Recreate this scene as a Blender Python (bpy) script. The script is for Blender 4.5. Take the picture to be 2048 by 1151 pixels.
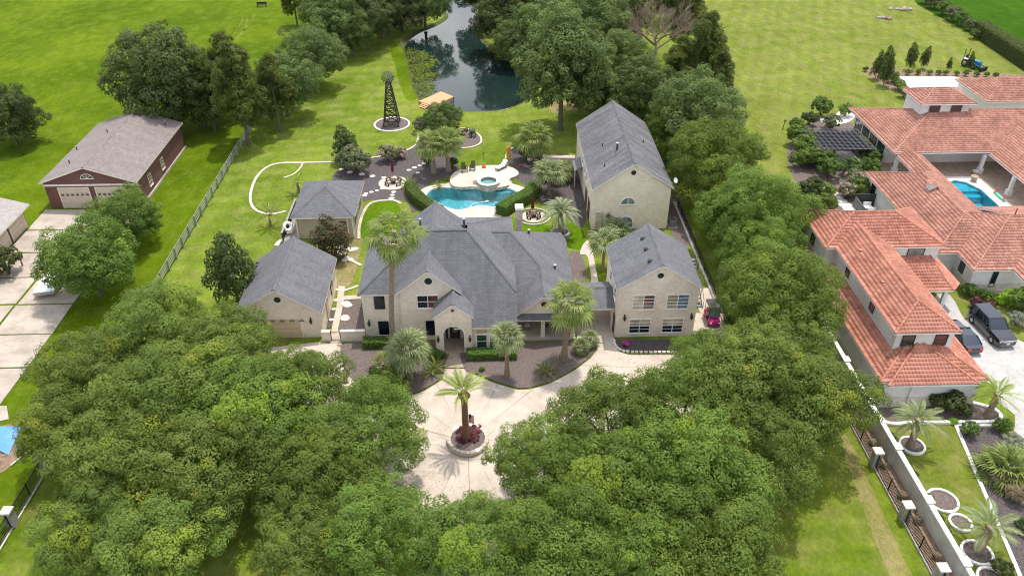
import bpy, bmesh, math, random
import numpy as np
from mathutils import Vector, Matrix
from mathutils.geometry import delaunay_2d_cdt

for o in list(bpy.data.objects):
    bpy.data.objects.remove(o)
SC = bpy.context.scene
COL = SC.collection

# ------------------------------------------------------------------ camera, sky, sun, exposure
CAM_H = 48.0
FOC = 1593.0                      # focal length in pixels of the 2048 px wide photograph
PITCH = math.atan(1095.0 / FOC)   # below the horizon
YAW = math.radians(1.84)          # right of +Y
cd = bpy.data.cameras.new('camera'); cam = bpy.data.objects.new('camera', cd); COL.objects.link(cam)
cd.sensor_width = 36.0; cd.lens = 36.0 * FOC / 2048.0
cd.clip_start = 0.5; cd.clip_end = 3000
cam.location = (0, 0, CAM_H)
cam.rotation_euler = (math.pi / 2 - PITCH, 0, -YAW)
SC.camera = cam

SUN_EL = math.radians(70.5)
SUN_AZ = math.radians(31.0)       # clockwise from +Y, where the light comes from
w = bpy.data.worlds.new('World'); SC.world = w; w.use_nodes = True
nt = w.node_tree; bg = nt.nodes['Background']
sky = nt.nodes.new('ShaderNodeTexSky'); sky.sky_type = 'NISHITA'; sky.sun_disc = False
sky.sun_elevation = SUN_EL; sky.sun_rotation = SUN_AZ
sky.air_density = 1.0; sky.dust_density = 2.5; sky.ozone_density = 1.0
# scattered cloud, as the pond mirrors; added bright all over to fill shaded walls
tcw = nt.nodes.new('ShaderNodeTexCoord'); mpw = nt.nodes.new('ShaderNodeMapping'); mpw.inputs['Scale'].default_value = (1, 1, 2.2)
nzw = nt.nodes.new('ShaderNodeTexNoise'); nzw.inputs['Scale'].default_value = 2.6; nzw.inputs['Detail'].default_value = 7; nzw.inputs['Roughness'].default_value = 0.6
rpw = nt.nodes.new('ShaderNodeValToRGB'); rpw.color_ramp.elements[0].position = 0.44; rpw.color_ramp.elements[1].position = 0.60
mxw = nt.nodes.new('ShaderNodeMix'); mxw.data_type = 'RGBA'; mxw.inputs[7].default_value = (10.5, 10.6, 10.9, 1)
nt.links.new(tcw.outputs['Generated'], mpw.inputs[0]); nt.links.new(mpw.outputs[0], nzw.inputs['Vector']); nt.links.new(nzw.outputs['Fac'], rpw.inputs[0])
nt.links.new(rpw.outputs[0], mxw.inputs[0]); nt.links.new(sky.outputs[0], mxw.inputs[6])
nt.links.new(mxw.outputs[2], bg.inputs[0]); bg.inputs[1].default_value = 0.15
sd = bpy.data.lights.new('sun', 'SUN'); so = bpy.data.objects.new('sun', sd); COL.objects.link(so)
sd.energy = 2.8; sd.angle = math.radians(0.6); sd.color = (1.0, 0.955, 0.88)
so.location = (30, 60, 90)
so.rotation_euler = (math.pi / 2 - SUN_EL, 0, -SUN_AZ + math.pi)
sv = Vector((math.sin(SUN_AZ) * math.cos(SUN_EL), math.cos(SUN_AZ) * math.cos(SUN_EL), math.sin(SUN_EL)))
so.rotation_euler = sv.to_track_quat('Z', 'Y').to_euler()
vs = SC.view_settings
vs.view_transform = 'Standard'; vs.look = 'None'; vs.gamma = 1.0; vs.exposure = 0.58; vs.use_curve_mapping = False
cy_ = SC.cycles
cy_.max_bounces = 6; cy_.diffuse_bounces = 3; cy_.glossy_bounces = 3; cy_.transmission_bounces = 4; cy_.transparent_max_bounces = 8
cy_.use_denoising = True; cy_.filter_width = 1.1

# ------------------------------------------------------------------ survey: photo pixel -> place on the level z
def G(u, v, z=0.0):
    x = (u - 1024.0) / FOC; y = -(v - 575.5) / FOC
    h = math.cos(PITCH) + y * math.sin(PITCH); c = -math.sin(PITCH) + y * math.cos(PITCH)
    X = x * math.cos(YAW) + h * math.sin(YAW); Y = -x * math.sin(YAW) + h * math.cos(YAW)
    t = (z - CAM_H) / c
    return (X * t, Y * t)
def G3(u, v, z=0.0):
    a = G(u, v, z); return (a[0], a[1], z)
def PX(pts, z=0.0):
    return [G(u, v, z) for u, v in pts]
def smooth(pts, n=4, closed=True):
    """Catmull-Rom through 2-D points."""
    P = [Vector(p) for p in pts]; out = []; m = len(P)
    rng = range(m) if closed else range(m - 1)
    for i in rng:
        p0 = P[i - 1] if closed or i > 0 else P[i]
        p1 = P[i]; p2 = P[(i + 1) % m]
        p3 = P[(i + 2) % m] if closed or i + 2 < m else p2
        for k in range(n):
            t = k / n
            q = 0.5 * ((2 * p1) + (p2 - p0) * t + (2 * p0 - 5 * p1 + 4 * p2 - p3) * t * t + (3 * p1 - p0 - 3 * p2 + p3) * t ** 3)
            out.append(tuple(q))
    if not closed: out.append(tuple(P[-1]))
    return out
def circle(cx, cy, r, n=24, ry=None, a0=0.0):
    ry = r if ry is None else ry
    return [(cx + r * math.cos(a0 + 2 * math.pi * k / n), cy + ry * math.sin(a0 + 2 * math.pi * k / n)) for k in range(n)]
def inside(p, poly):
    x, y = p; r = False; j = len(poly) - 1
    for i in range(len(poly)):
        xi, yi = poly[i][0], poly[i][1]; xj, yj = poly[j][0], poly[j][1]
        if (yi > y) != (yj > y) and x < (xj - xi) * (y - yi) / (yj - yi) + xi: r = not r
        j = i
    return r

# ------------------------------------------------------------------ materials
MATS = {}
def srgb(r, g, b):
    f = lambda c: (c / 255 / 12.92) if c / 255 <= 0.04045 else ((c / 255 + 0.055) / 1.055) ** 2.4
    return (f(r), f(g), f(b), 1.0)
class N:
    """small node-graph helper"""
    def __init__(s, name):
        m = bpy.data.materials.new(name); m.use_nodes = True; s.m = m; s.t = m.node_tree
        s.bsdf = s.t.nodes['Principled BSDF']; s.out = s.t.nodes['Material Output']; MATS[name] = m
    def n(s, typ, **kw):
        q = s.t.nodes.new(typ)
        for k, v in kw.items():
            if k.startswith('i_'):
                q.inputs[k[2:].replace('_', ' ')].default_value = v
            else: setattr(q, k, v)
        return q
    def l(s, a, b): s.t.links.new(a, b)
    def coord(s, kind='Object', scale=(1, 1, 1), rot=(0, 0, 0)):
        tc = s.n('ShaderNodeTexCoord'); mp = s.n('ShaderNodeMapping')
        mp.inputs['Scale'].default_value = scale; mp.inputs['Rotation'].default_value = rot
        if kind == 'Position':
            g = s.n('ShaderNodeNewGeometry'); s.l(g.outputs['Position'], mp.inputs[0])
        else: s.l(tc.outputs[kind], mp.inputs[0])
        return mp.outputs[0]
    def noise(s, vec, scale, detail=4, rough=0.55):
        q = s.n('ShaderNodeTexNoise'); q.inputs['Scale'].default_value = scale; q.inputs['Detail'].default_value = detail
        q.inputs['Roughness'].default_value = rough; s.l(vec, q.inputs['Vector']); return q.outputs['Fac']
    def ramp(s, fac, stops):
        q = s.n('ShaderNodeValToRGB'); e = q.color_ramp.elements
        while len(e) < len(stops): e.new(0.5)
        for k, (p, c) in enumerate(stops):
            e[k].position = p; e[k].color = c if len(c) == 4 else (*c, 1)
        s.l(fac, q.inputs[0]); return q.outputs[0]
    def mix(s, fac, a, b, mode='MIX'):
        q = s.n('ShaderNodeMix'); q.data_type = 'RGBA'; q.blend_type = mode
        for sock, v in ((q.inputs[0], fac), (q.inputs[6], a), (q.inputs[7], b)):
            if hasattr(v, 'is_linked'): s.l(v, sock)
            else: sock.default_value = v
        return q.outputs[2]
    def bump(s, h, strength=0.3, dist=0.02):
        q = s.n('ShaderNodeBump'); q.inputs['Strength'].default_value = strength; q.inputs['Distance'].default_value = dist
        s.l(h, q.inputs['Height']); s.l(q.outputs[0], s.bsdf.inputs['Normal'])
    def col(s, c):
        if hasattr(c, 'is_linked'): s.l(c, s.bsdf.inputs['Base Color'])
        else: s.bsdf.inputs['Base Color'].default_value = c
    def set(s, rough=0.7, metal=0.0, spec=0.3):
        b = s.bsdf; b.inputs['Roughness'].default_value = rough; b.inputs['Metallic'].default_value = metal
        b.inputs['Specular IOR Level'].default_value = spec
        return s.m
def rgba(c, k=1.0): return (c[0] * k, c[1] * k, c[2] * k, 1)

def plain(name, c, rough=0.6, metal=0.0, spec=0.3, var=0.12, scale=2.0):
    a = N(name); v = a.coord('Position'); f = a.noise(v, scale, 5)
    a.col(a.ramp(f, [(0.3, rgba(c, 1 - var)), (0.7, rgba(c, 1 + var))])); return a.set(rough, metal, spec)

def grass(name, base, light, dry, dryamt=0.5, stripe=None, seed=0.0):
    a = N(name); v = a.coord('Position'); 
    big = a.noise(v, 0.055, 4, 0.6); mid = a.noise(v, 0.35, 5, 0.65)
    fine = a.noise(a.coord('Position', (1, 0.6, 1)), 3.2, 4, 0.75); vf = a.noise(v, 14.0, 2, 0.7)
    c = a.mix(a.ramp(big, [(0.38, (0, 0, 0)), (0.62, (1, 1, 1))]), base, light)
    c = a.mix(a.ramp(mid, [(0.5 - 0.2 * dryamt + 0.12, (0, 0, 0)), (0.78, (dryamt, dryamt, dryamt))]), c, dry)
    if stripe:
        sv_ = a.coord('Position', (1, 1, 1), (0, 0, stripe[0])); wv = a.n('ShaderNodeTexWave'); a.l(sv_, wv.inputs['Vector'])
        wv.inputs['Scale'].default_value = stripe[1]; wv.inputs['Distortion'].default_value = 1.2; wv.inputs['Detail'].default_value = 2
        wv.inputs['Detail Scale'].default_value = 0.6
        k = 1.0 - stripe[2]
        c = a.mix(1.0, c, a.ramp(wv.outputs['Fac'], [(0.2, (k, k, k)), (0.8, (1, 1, 1))]), 'MULTIPLY')
    c = a.mix(1.0, c, a.ramp(fine, [(0.25, (0.66, 0.68, 0.6)), (0.75, (1.26, 1.24, 1.22))]), 'MULTIPLY')
    c = a.mix(1.0, c, a.ramp(vf, [(0.25, (0.8, 0.8, 0.8)), (0.75, (1.15, 1.15, 1.15))]), 'MULTIPLY')
    pt = a.noise(a.coord('Position', (1, 0.45, 1), (0, 0, 0.5)), 0.55, 6, 0.7)
    c = a.mix(1.0, c, a.ramp(pt, [(0.3, (0.74, 0.76, 0.72)), (0.7, (1.2, 1.18, 1.2))]), 'MULTIPLY')
    a.col(c); a.bump(fine, 0.5, 0.08); return a.set(0.95, 0, 0.03)

def build_materials():
    g = lambda r, gg, b: (r, gg, b, 1)
    grass('grass_home', g(0.108, 0.162, 0.014), g(0.172, 0.224, 0.030), g(0.235, 0.236, 0.082), 0.85, (1.35, 0.10, 0.10))
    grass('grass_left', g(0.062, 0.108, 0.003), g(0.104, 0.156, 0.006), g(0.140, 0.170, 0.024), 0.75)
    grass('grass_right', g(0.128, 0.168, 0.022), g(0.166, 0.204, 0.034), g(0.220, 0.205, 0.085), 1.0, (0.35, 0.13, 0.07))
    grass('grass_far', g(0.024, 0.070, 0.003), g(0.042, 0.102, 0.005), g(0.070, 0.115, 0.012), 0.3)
    grass('grass_front', g(0.098, 0.152, 0.010), g(0.140, 0.186, 0.020), g(0.210, 0.200, 0.064), 0.9, (1.57, 0.16, 0.10))
    grass('grass_lush', g(0.066, 0.135, 0.004), g(0.095, 0.165, 0.006), g(0.130, 0.165, 0.025), 0.5)
    grass('grass_dry', g(0.165, 0.155, 0.052), g(0.250, 0.200, 0.100), g(0.340, 0.265, 0.178), 0.9)
    grass('grass_worn', g(0.165, 0.165, 0.042), g(0.205, 0.185, 0.066), g(0.260, 0.220, 0.112), 0.9)
    grass('grass_villa', g(0.110, 0.145, 0.018), g(0.160, 0.180, 0.034), g(0.240, 0.212, 0.092), 0.8)
    # mulch
    a = N('mulch'); v = a.coord('Position'); f = a.noise(v, 9, 6, 0.8); f2 = a.noise(v, 0.7, 3)
    c = a.ramp(f, [(0.28, g(0.030, 0.024, 0.022)), (0.48, g(0.125, 0.100, 0.092)), (0.62, g(0.23, 0.185, 0.165)), (0.76, g(0.50, 0.42, 0.36))])
    a.col(a.mix(a.ramp(f2, [(0.4, (0, 0, 0)), (0.7, (0.35, 0.35, 0.35))]), c, g(0.16, 0.12, 0.105))); a.bump(f, 0.8, 0.08); a.set(0.95, 0, 0.1)
    a = N('mulch_dark'); v = a.coord('Position'); f = a.noise(v, 10, 6, 0.8)
    a.col(a.ramp(f, [(0.32, g(0.025, 0.021, 0.023)), (0.52, g(0.095, 0.080, 0.082)), (0.72, g(0.28, 0.24, 0.22))])); a.bump(f, 0.8, 0.08); a.set(0.95, 0, 0.1)
    a = N('soil'); v = a.coord('Position'); f = a.noise(v, 2.5, 6, 0.7)
    a.col(a.ramp(f, [(0.3, g(0.10, 0.07, 0.045)), (0.55, g(0.24, 0.165, 0.115)), (0.8, g(0.36, 0.27, 0.19))])); a.bump(f, 0.6, 0.06); a.set(0.95, 0, 0.1)
    a = N('mud'); v = a.coord('Position'); f = a.noise(v, 3, 5, 0.7); a.col(a.ramp(f, [(0.35, g(0.045, 0.055, 0.022)), (0.65, g(0.10, 0.115, 0.035))])); a.bump(f, 0.6, 0.06); a.set(0.9, 0, 0.1)
    # concretes
    def concrete(name, c, stain, amt, sc=0.6):
        a = N(name); v = a.coord('Position'); f = a.noise(v, sc, 6, 0.65); f2 = a.noise(v, 6, 5, 0.7)
        c2 = a.mix(a.ramp(f, [(0.42, (0, 0, 0)), (0.72, (amt, amt, amt))]), c, stain)
        fs = a.noise(v, sc * 0.35, 6, 0.75); c2 = a.mix(1.0, c2, a.ramp(fs, [(0.32, (0.80, 0.79, 0.78)), (0.58, (1.04, 1.04, 1.04))]), 'MULTIPLY')
        a.col(a.mix(1.0, c2, a.ramp(f2, [(0.3, (0.9, 0.9, 0.9)), (0.7, (1.07, 1.07, 1.07))]), 'MULTIPLY')); a.bump(f2, 0.15, 0.01); a.set(0.85, 0, 0.25)
    concrete('concrete', g(0.50, 0.43, 0.36), g(0.41, 0.345, 0.28), 0.8)
    concrete('concrete_old', g(0.43, 0.37, 0.31), g(0.27, 0.225, 0.18), 0.9, 0.45)
    concrete('pool_deck', g(0.54, 0.475, 0.40), g(0.45, 0.385, 0.315), 0.6)
    concrete('stamped_white', g(0.43, 0.415, 0.395), g(0.33, 0.312, 0.29), 0.9, 1.4)
    concrete('stamped_tan', g(0.42, 0.33, 0.25), g(0.27, 0.20, 0.15), 0.9, 1.4)
    concrete('patio_white', g(0.70, 0.67, 0.62), g(0.58, 0.55, 0.50), 0.6)
    concrete('edging', g(0.62, 0.54, 0.44), g(0.46, 0.39, 0.31), 0.7, 1.5)
    concrete('white_edging', g(0.80, 0.78, 0.73), g(0.62, 0.59, 0.53), 0.5, 1.5)
    concrete('stone', g(0.52, 0.45, 0.36), g(0.30, 0.25, 0.19), 0.9, 2.5)
    concrete('pale_stone', g(0.66, 0.60, 0.52), g(0.45, 0.39, 0.32), 0.8, 3)
    concrete('grey_stone', g(0.36, 0.34, 0.31), g(0.22, 0.21, 0.19), 0.9, 4)
    concrete('stucco', g(0.70, 0.675, 0.65), g(0.60, 0.57, 0.54), 0.5, 0.6)
    concrete('stucco_wall', g(0.56, 0.54, 0.49), g(0.34, 0.34, 0.26), 0.8, 0.5)
    concrete('siding_tan', g(0.46, 0.385, 0.295), g(0.37, 0.30, 0.23), 0.7, 0.8)
    # brick
    def brick(name, c1, c2, mortar, bw=0.24, rh=0.085, bumpk=0.25):
        a = N(name); uv = a.coord('UV'); b = a.n('ShaderNodeTexBrick'); a.l(uv, b.inputs['Vector'])
        b.inputs['Scale'].default_value = 1.0; b.inputs['Brick Width'].default_value = bw; b.inputs['Row Height'].default_value = rh
        b.inputs['Mortar Size'].default_value = 0.010; b.inputs['Color1'].default_value = c1; b.inputs['Color2'].default_value = c2
        b.inputs['Mortar'].default_value = mortar; b.inputs['Bias'].default_value = 0.0
        f = a.noise(a.coord('Position'), 0.8, 5, 0.7); f3 = a.noise(a.coord('Position'), 5, 4, 0.7)
        c = a.mix(1.0, b.outputs['Color'], a.ramp(f, [(0.3, (0.86, 0.86, 0.85)), (0.7, (1.08, 1.08, 1.08))]), 'MULTIPLY')
        c = a.mix(1.0, c, a.ramp(f3, [(0.3, (0.93, 0.925, 0.92)), (0.7, (1.05, 1.05, 1.05))]), 'MULTIPLY')
        a.col(c); a.bump(b.outputs['Fac'], -bumpk, 0.02); a.set(0.85, 0, 0.2)
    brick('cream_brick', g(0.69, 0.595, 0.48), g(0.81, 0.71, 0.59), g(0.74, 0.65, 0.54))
    brick('red_brick', g(0.125, 0.052, 0.044), g(0.175, 0.075, 0.062), g(0.18, 0.12, 0.10))
    # shingles
    def shingle(name, c1, c2, dark, streak=0.5):
        a = N(name); uv = a.coord('UV'); b = a.n('ShaderNodeTexBrick'); a.l(uv, b.inputs['Vector'])
        b.inputs['Scale'].default_value = 1.0; b.inputs['Brick Width'].default_value = 0.46; b.inputs['Row Height'].default_value = 0.21
        b.inputs['Mortar Size'].default_value = 0.016; b.inputs['Mortar Smooth'].default_value = 0.6; b.inputs['Color1'].default_value = c1; b.inputs['Color2'].default_value = c2
        b.inputs['Mortar'].default_value = dark
        f = a.noise(a.coord('UV', (1.1, 0.22, 1)), 0.8, 5, 0.7); f3 = a.noise(a.coord('UV'), 7, 4, 0.8)
        c = a.mix(1.0, b.outputs['Color'], a.ramp(f, [(0.3, (1 - 0.3 * streak,) * 3), (0.7, (1 + 0.2 * streak,) * 3)]), 'MULTIPLY')
        c = a.mix(1.0, c, a.ramp(f3, [(0.3, (0.9, 0.9, 0.9)), (0.7, (1.08, 1.08, 1.08))]), 'MULTIPLY')
        a.col(c); a.bump(b.outputs['Fac'], -0.5, 0.015); a.set(0.9, 0, 0.2)
    shingle('shingle_grey', g(0.124, 0.124, 0.135), g(0.154, 0.152, 0.163), g(0.078, 0.078, 0.086), 0.7)
    shingle('shingle_streak', g(0.118, 0.117, 0.125), g(0.155, 0.153, 0.161), g(0.09, 0.09, 0.096), 1.3)
    shingle('shingle_brown', g(0.185, 0.158, 0.148), g(0.235, 0.202, 0.190), g(0.15, 0.127, 0.12), 0.5)
    shingle('shingle_pale', g(0.29, 0.265, 0.245), g(0.35, 0.32, 0.30), g(0.22, 0.2, 0.19), 0.5)
    # clay tile: colour varies from tile to tile
    def clay(name, c1, c2, c3):
        a = N(name); uv = a.coord('UV', (1 / 0.30, 1 / 0.38, 1)); wn = a.n('ShaderNodeTexWhiteNoise', noise_dimensions='2D')
        fl = a.n('ShaderNodeVectorMath', operation='FLOOR'); a.l(uv, fl.inputs[0]); a.l(fl.outputs[0], wn.inputs['Vector'])
        f = a.noise(a.coord('Position'), 0.5, 4, 0.6); f2 = a.noise(a.coord('Position'), 8, 4, 0.7)
        c = a.ramp(wn.outputs['Value'], [(0.0, c1), (0.55, c2), (1.0, c3)])
        c = a.mix(1.0, c, a.ramp(f, [(0.3, (0.74, 0.72, 0.72)), (0.7, (1.12, 1.12, 1.12))]), 'MULTIPLY')
        c = a.mix(1.0, c, a.ramp(f2, [(0.3, (0.85, 0.85, 0.85)), (0.7, (1.12, 1.12, 1.12))]), 'MULTIPLY')
        a.col(c); a.set(0.8, 0, 0.25)
    clay('clay_orange', g(0.37, 0.145, 0.095), g(0.44, 0.185, 0.125), g(0.50, 0.228, 0.162))
    clay('clay_pink', g(0.33, 0.152, 0.108), g(0.40, 0.192, 0.138), g(0.47, 0.24, 0.178))
    # trim, metal, glass
    plain('trim_cream', g(0.70, 0.64, 0.55), 0.6); plain('trim_white', g(0.80, 0.79, 0.77), 0.5); plain('trim_tan', g(0.50, 0.40, 0.29), 0.6)
    plain('door_tan', g(0.56, 0.43, 0.29), 0.6, var=0.06); plain('door_cream', g(0.54, 0.45, 0.35), 0.6, var=0.06)
    plain('dark_vent', g(0.02, 0.022, 0.026), 0.6); plain('gap_shade_black', g(0.008, 0.008, 0.010), 1.0, spec=0.0); plain('iron', g(0.016, 0.015, 0.015), 0.45, spec=0.4); plain('steel', g(0.42, 0.42, 0.42), 0.4, 0.8)
    plain('dark_grey', g(0.05, 0.052, 0.056), 0.6); plain('mid_grey', g(0.17, 0.17, 0.18), 0.6); plain('slat_grey', g(0.20, 0.22, 0.24), 0.6); plain('slat_pale', g(0.12, 0.12, 0.13), 0.7)
    plain('rubber', g(0.018, 0.018, 0.018), 0.85); plain('pot_tan', g(0.42, 0.33, 0.24), 0.8)
    plain('burgundy', g(0.13, 0.010, 0.030), 0.8); plain('red_plastic', g(0.60, 0.045, 0.02), 0.4); plain('orange_plastic', g(0.70, 0.12, 0.03), 0.4)
    plain('magenta', g(0.50, 0.018, 0.18), 0.3, spec=0.5); plain('pink', g(0.75, 0.10, 0.22), 0.5); plain('mint', g(0.16, 0.55, 0.36), 0.5)
    plain('purple_pot', g(0.42, 0.05, 0.24), 0.5); plain('yellow_foam', g(0.62, 0.36, 0.08), 0.7); plain('cart_tan', g(0.55, 0.42, 0.22), 0.6)
    plain('white_plastic', g(0.80, 0.80, 0.80), 0.5); plain('white_fabric', g(0.78, 0.77, 0.75), 0.9); plain('tarp', g(0.10, 0.28, 0.68), 0.45, scale=3)
    plain('tractor_blue', g(0.02, 0.18, 0.30), 0.35, spec=0.5); plain('wood_dark', g(0.045, 0.037, 0.032), 0.8); plain('wood_grey', g(0.27, 0.25, 0.22), 0.85, var=0.25)
    plain('wood_pine', g(0.64, 0.33, 0.17), 0.7, var=0.1, scale=4); plain('wood_brown', g(0.10, 0.062, 0.04), 0.7); plain('rail_white', g(0.26, 0.26, 0.245), 0.75, var=0.3)
    plain('flag_red', g(0.50, 0.03, 0.04), 0.8); plain('flag_white', g(0.75, 0.74, 0.72), 0.8); plain('flag_blue', g(0.02, 0.03, 0.14), 0.8)
    plain('cactus', g(0.09, 0.12, 0.06), 0.7); plain('bark', g(0.13, 0.105, 0.08), 0.95, var=0.3, scale=5); plain('bark_pale', g(0.34, 0.29, 0.24), 0.95, var=0.25, scale=5)
    plain('palm_trunk', g(0.24, 0.18, 0.125), 0.95, var=0.3, scale=7); plain('dead_frond', g(0.56, 0.47, 0.36), 0.9, var=0.2, scale=3); plain('dead_twig', g(0.26, 0.195, 0.155), 0.95, var=0.2)
    plain('boot_brown', g(0.19, 0.10, 0.06), 0.95, var=0.3, scale=6); plain('rust', g(0.16, 0.06, 0.035), 0.9)
    def gloss(name, c, rough, spec, coat=0.0):
        a = N(name); a.col(c); a.set(rough, 0, spec); a.bsdf.inputs['Coat Weight'].default_value = coat; a.bsdf.inputs['Coat Roughness'].default_value = 0.05
    gloss('car_black', g(0.006, 0.007, 0.011), 0.25, 0.5, 1.0); gloss('car_navy', g(0.010, 0.014, 0.026), 0.25, 0.5, 1.0)
    def glass(name, c, mixw):
        a = N(name); f = a.noise(a.coord('Position'), 0.7, 3); a.col(a.ramp(f, [(0.35, rgba(c, 0.6)), (0.7, rgba(c, 1.5))])); a.set(0.06, 0, 0.9)
        a.bsdf.inputs['IOR'].default_value = 1.6
    glass('glass', g(0.022, 0.030, 0.034), 0.2); glass('glass_navy', g(0.006, 0.012, 0.026), 0.1); glass('glass_blind', g(0.42, 0.36, 0.25), 0.1)
    glass('glass_green', g(0.03, 0.075, 0.062), 0.2); glass('glass_pale', g(0.20, 0.23, 0.20), 0.2); glass('glass_red', g(0.13, 0.05, 0.045), 0.2); glass('glass_sky', g(0.12, 0.19, 0.23), 0.2)
    # water
    a = N('pond_water'); v = a.coord('Position', (1, 0.35, 1)); f = a.noise(v, 1.6, 4, 0.6); f2 = a.noise(a.coord('Position'), 0.05, 3)
    a.col(a.ramp(f2, [(0.3, g(0.006, 0.014, 0.013)), (0.7, g(0.012, 0.024, 0.021))])); a.set(0.04, 0, 0.5); a.bsdf.inputs['IOR'].default_value = 1.33
    a.bump(f, 0.16, 0.05)
    for nm, tint, bs in (('pool_water', g(0.40, 0.74, 0.79), 0.35), ('spa_water', g(0.48, 0.84, 0.92), 0.3), ('villa_water', g(0.14, 0.68, 0.82), 0.1)):
        a = N(nm); tr = a.n('ShaderNodeBsdfTransparent'); tr.inputs[0].default_value = tint; gl = a.n('ShaderNodeBsdfGlossy'); gl.inputs['Roughness'].default_value = 0.03
        fr = a.n('ShaderNodeFresnel'); fr.inputs['IOR'].default_value = 1.33; mx = a.n('ShaderNodeMixShader')
        f = a.noise(a.coord('Position'), 3.0, 3, 0.6); bp = a.n('ShaderNodeBump'); bp.inputs['Strength'].default_value = bs; bp.inputs['Distance'].default_value = 0.05
        a.l(f, bp.inputs['Height']); a.l(bp.outputs[0], gl.inputs['Normal']); a.l(bp.outputs[0], fr.inputs['Normal'])
        a.l(fr.outputs[0], mx.inputs[0]); a.l(tr.outputs[0], mx.inputs[1]); a.l(gl.outputs[0], mx.inputs[2]); a.l(mx.outputs[0], a.out.inputs['Surface'])
    a = N('pool_plaster'); v = a.coord('Position'); vo = a.n('ShaderNodeTexVoronoi'); vo.feature = 'SMOOTH_F1'; vo.inputs['Scale'].default_value = 2.0; a.l(v, vo.inputs['Vector'])
    a.col(a.ramp(vo.outputs['Distance'], [(0.1, g(0.30, 0.42, 0.44)), (0.5, g(0.42, 0.54, 0.56)), (0.75, g(0.56, 0.66, 0.67))])); a.set(0.7)
    # leaves: own colour by clump (attribute tint) and by plant
    def leaf(name, dark, light, yellow, trans=0.35, rough=0.5):
        a = N(name); at = a.n('ShaderNodeAttribute'); at.attribute_name = 'tint'; sp = a.n('ShaderNodeSeparateColor'); a.l(at.outputs['Color'], sp.inputs[0])
        c = a.mix(sp.outputs[0], dark, light); c = a.mix(sp.outputs[1], c, yellow)
        oi = a.n('ShaderNodeObjectInfo'); hs = a.n('ShaderNodeHueSaturation')
        mr = a.n('ShaderNodeMapRange'); mr.inputs['To Min'].default_value = 0.85; mr.inputs['To Max'].default_value = 1.15; a.l(oi.outputs['Random'], mr.inputs[0]); a.l(mr.outputs[0], hs.inputs['Value'])
        mh = a.n('ShaderNodeMapRange'); mh.inputs['To Min'].default_value = 0.49; mh.inputs['To Max'].default_value = 0.507; a.l(oi.outputs['Random'], mh.inputs[0]); a.l(mh.outputs[0], hs.inputs['Hue'])
        a.l(c, hs.inputs['Color']); c = hs.outputs[0]
        a.col(c); a.set(rough + 0.1, 0, 0.18)
        tl = a.n('ShaderNodeBsdfTranslucent'); a.l(a.mix(1.0, c, (1.25, 1.3, 0.7, 1), 'MULTIPLY'), tl.inputs[0]); mx = a.n('ShaderNodeMixShader'); mx.inputs[0].default_value = trans
        a.l(a.bsdf.outputs[0], mx.inputs[1]); a.l(tl.outputs[0], mx.inputs[2]); a.l(mx.outputs[0], a.out.inputs['Surface'])
    leaf('leaf_oak', g(0.098, 0.150, 0.032), g(0.196, 0.262, 0.058), g(0.275, 0.320, 0.040), 0.42)
    leaf('leaf_oak_green', g(0.092, 0.146, 0.028), g(0.182, 0.260, 0.052), g(0.255, 0.325, 0.036), 0.42)
    leaf('leaf_dark', g(0.050, 0.075, 0.025), g(0.115, 0.148, 0.048), g(0.16, 0.175, 0.04), 0.4)
    leaf('leaf_pine', g(0.055, 0.080, 0.018), g(0.132, 0.162, 0.032), g(0.18, 0.2, 0.04), 0.3)
    leaf('leaf_gum', g(0.082, 0.122, 0.040), g(0.175, 0.232, 0.078), g(0.22, 0.27, 0.09), 0.45)
    leaf('leaf_bright', g(0.080, 0.138, 0.026), g(0.170, 0.255, 0.050), g(0.24, 0.31, 0.055), 0.4)
    leaf('leaf_olive', g(0.100, 0.115, 0.058), g(0.185, 0.2, 0.105), g(0.24, 0.24, 0.11))
    leaf('leaf_bronze', g(0.040, 0.050, 0.022), g(0.105, 0.108, 0.045), g(0.20, 0.125, 0.06))
    leaf('leaf_hedge', g(0.055, 0.105, 0.018), g(0.115, 0.185, 0.032), g(0.17, 0.24, 0.05), 0.25)
    leaf('leaf_lime', g(0.16, 0.30, 0.012), g(0.25, 0.42, 0.02), g(0.35, 0.5, 0.04))
    leaf('leaf_purple', g(0.055, 0.018, 0.024), g(0.15, 0.045, 0.06), g(0.30, 0.10, 0.10), 0.2)
    leaf('leaf_rose', g(0.085, 0.105, 0.04), g(0.15, 0.18, 0.07), g(0.62, 0.42, 0.40), 0.2)
    leaf('leaf_silver', g(0.16, 0.18, 0.13), g(0.27, 0.29, 0.22), g(0.36, 0.36, 0.27), 0.2)
    leaf('leaf_tan', g(0.22, 0.17, 0.10), g(0.36, 0.29, 0.18), g(0.42, 0.36, 0.2), 0.2)
    leaf('frond_green', g(0.095, 0.150, 0.032), g(0.215, 0.275, 0.068), g(0.46, 0.44, 0.18), 0.35, 0.4)
    leaf('frond_blue', g(0.170, 0.215, 0.125), g(0.320, 0.365, 0.220), g(0.46, 0.46, 0.26), 0.2, 0.45)
    leaf('frond_date', g(0.125, 0.195, 0.026), g(0.250, 0.330, 0.055), g(0.40, 0.42, 0.09), 0.3, 0.4)
    leaf('frond_grey', g(0.140, 0.180, 0.075), g(0.250, 0.295, 0.140), g(0.36, 0.38, 0.18), 0.25, 0.4)
build_materials()

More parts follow.
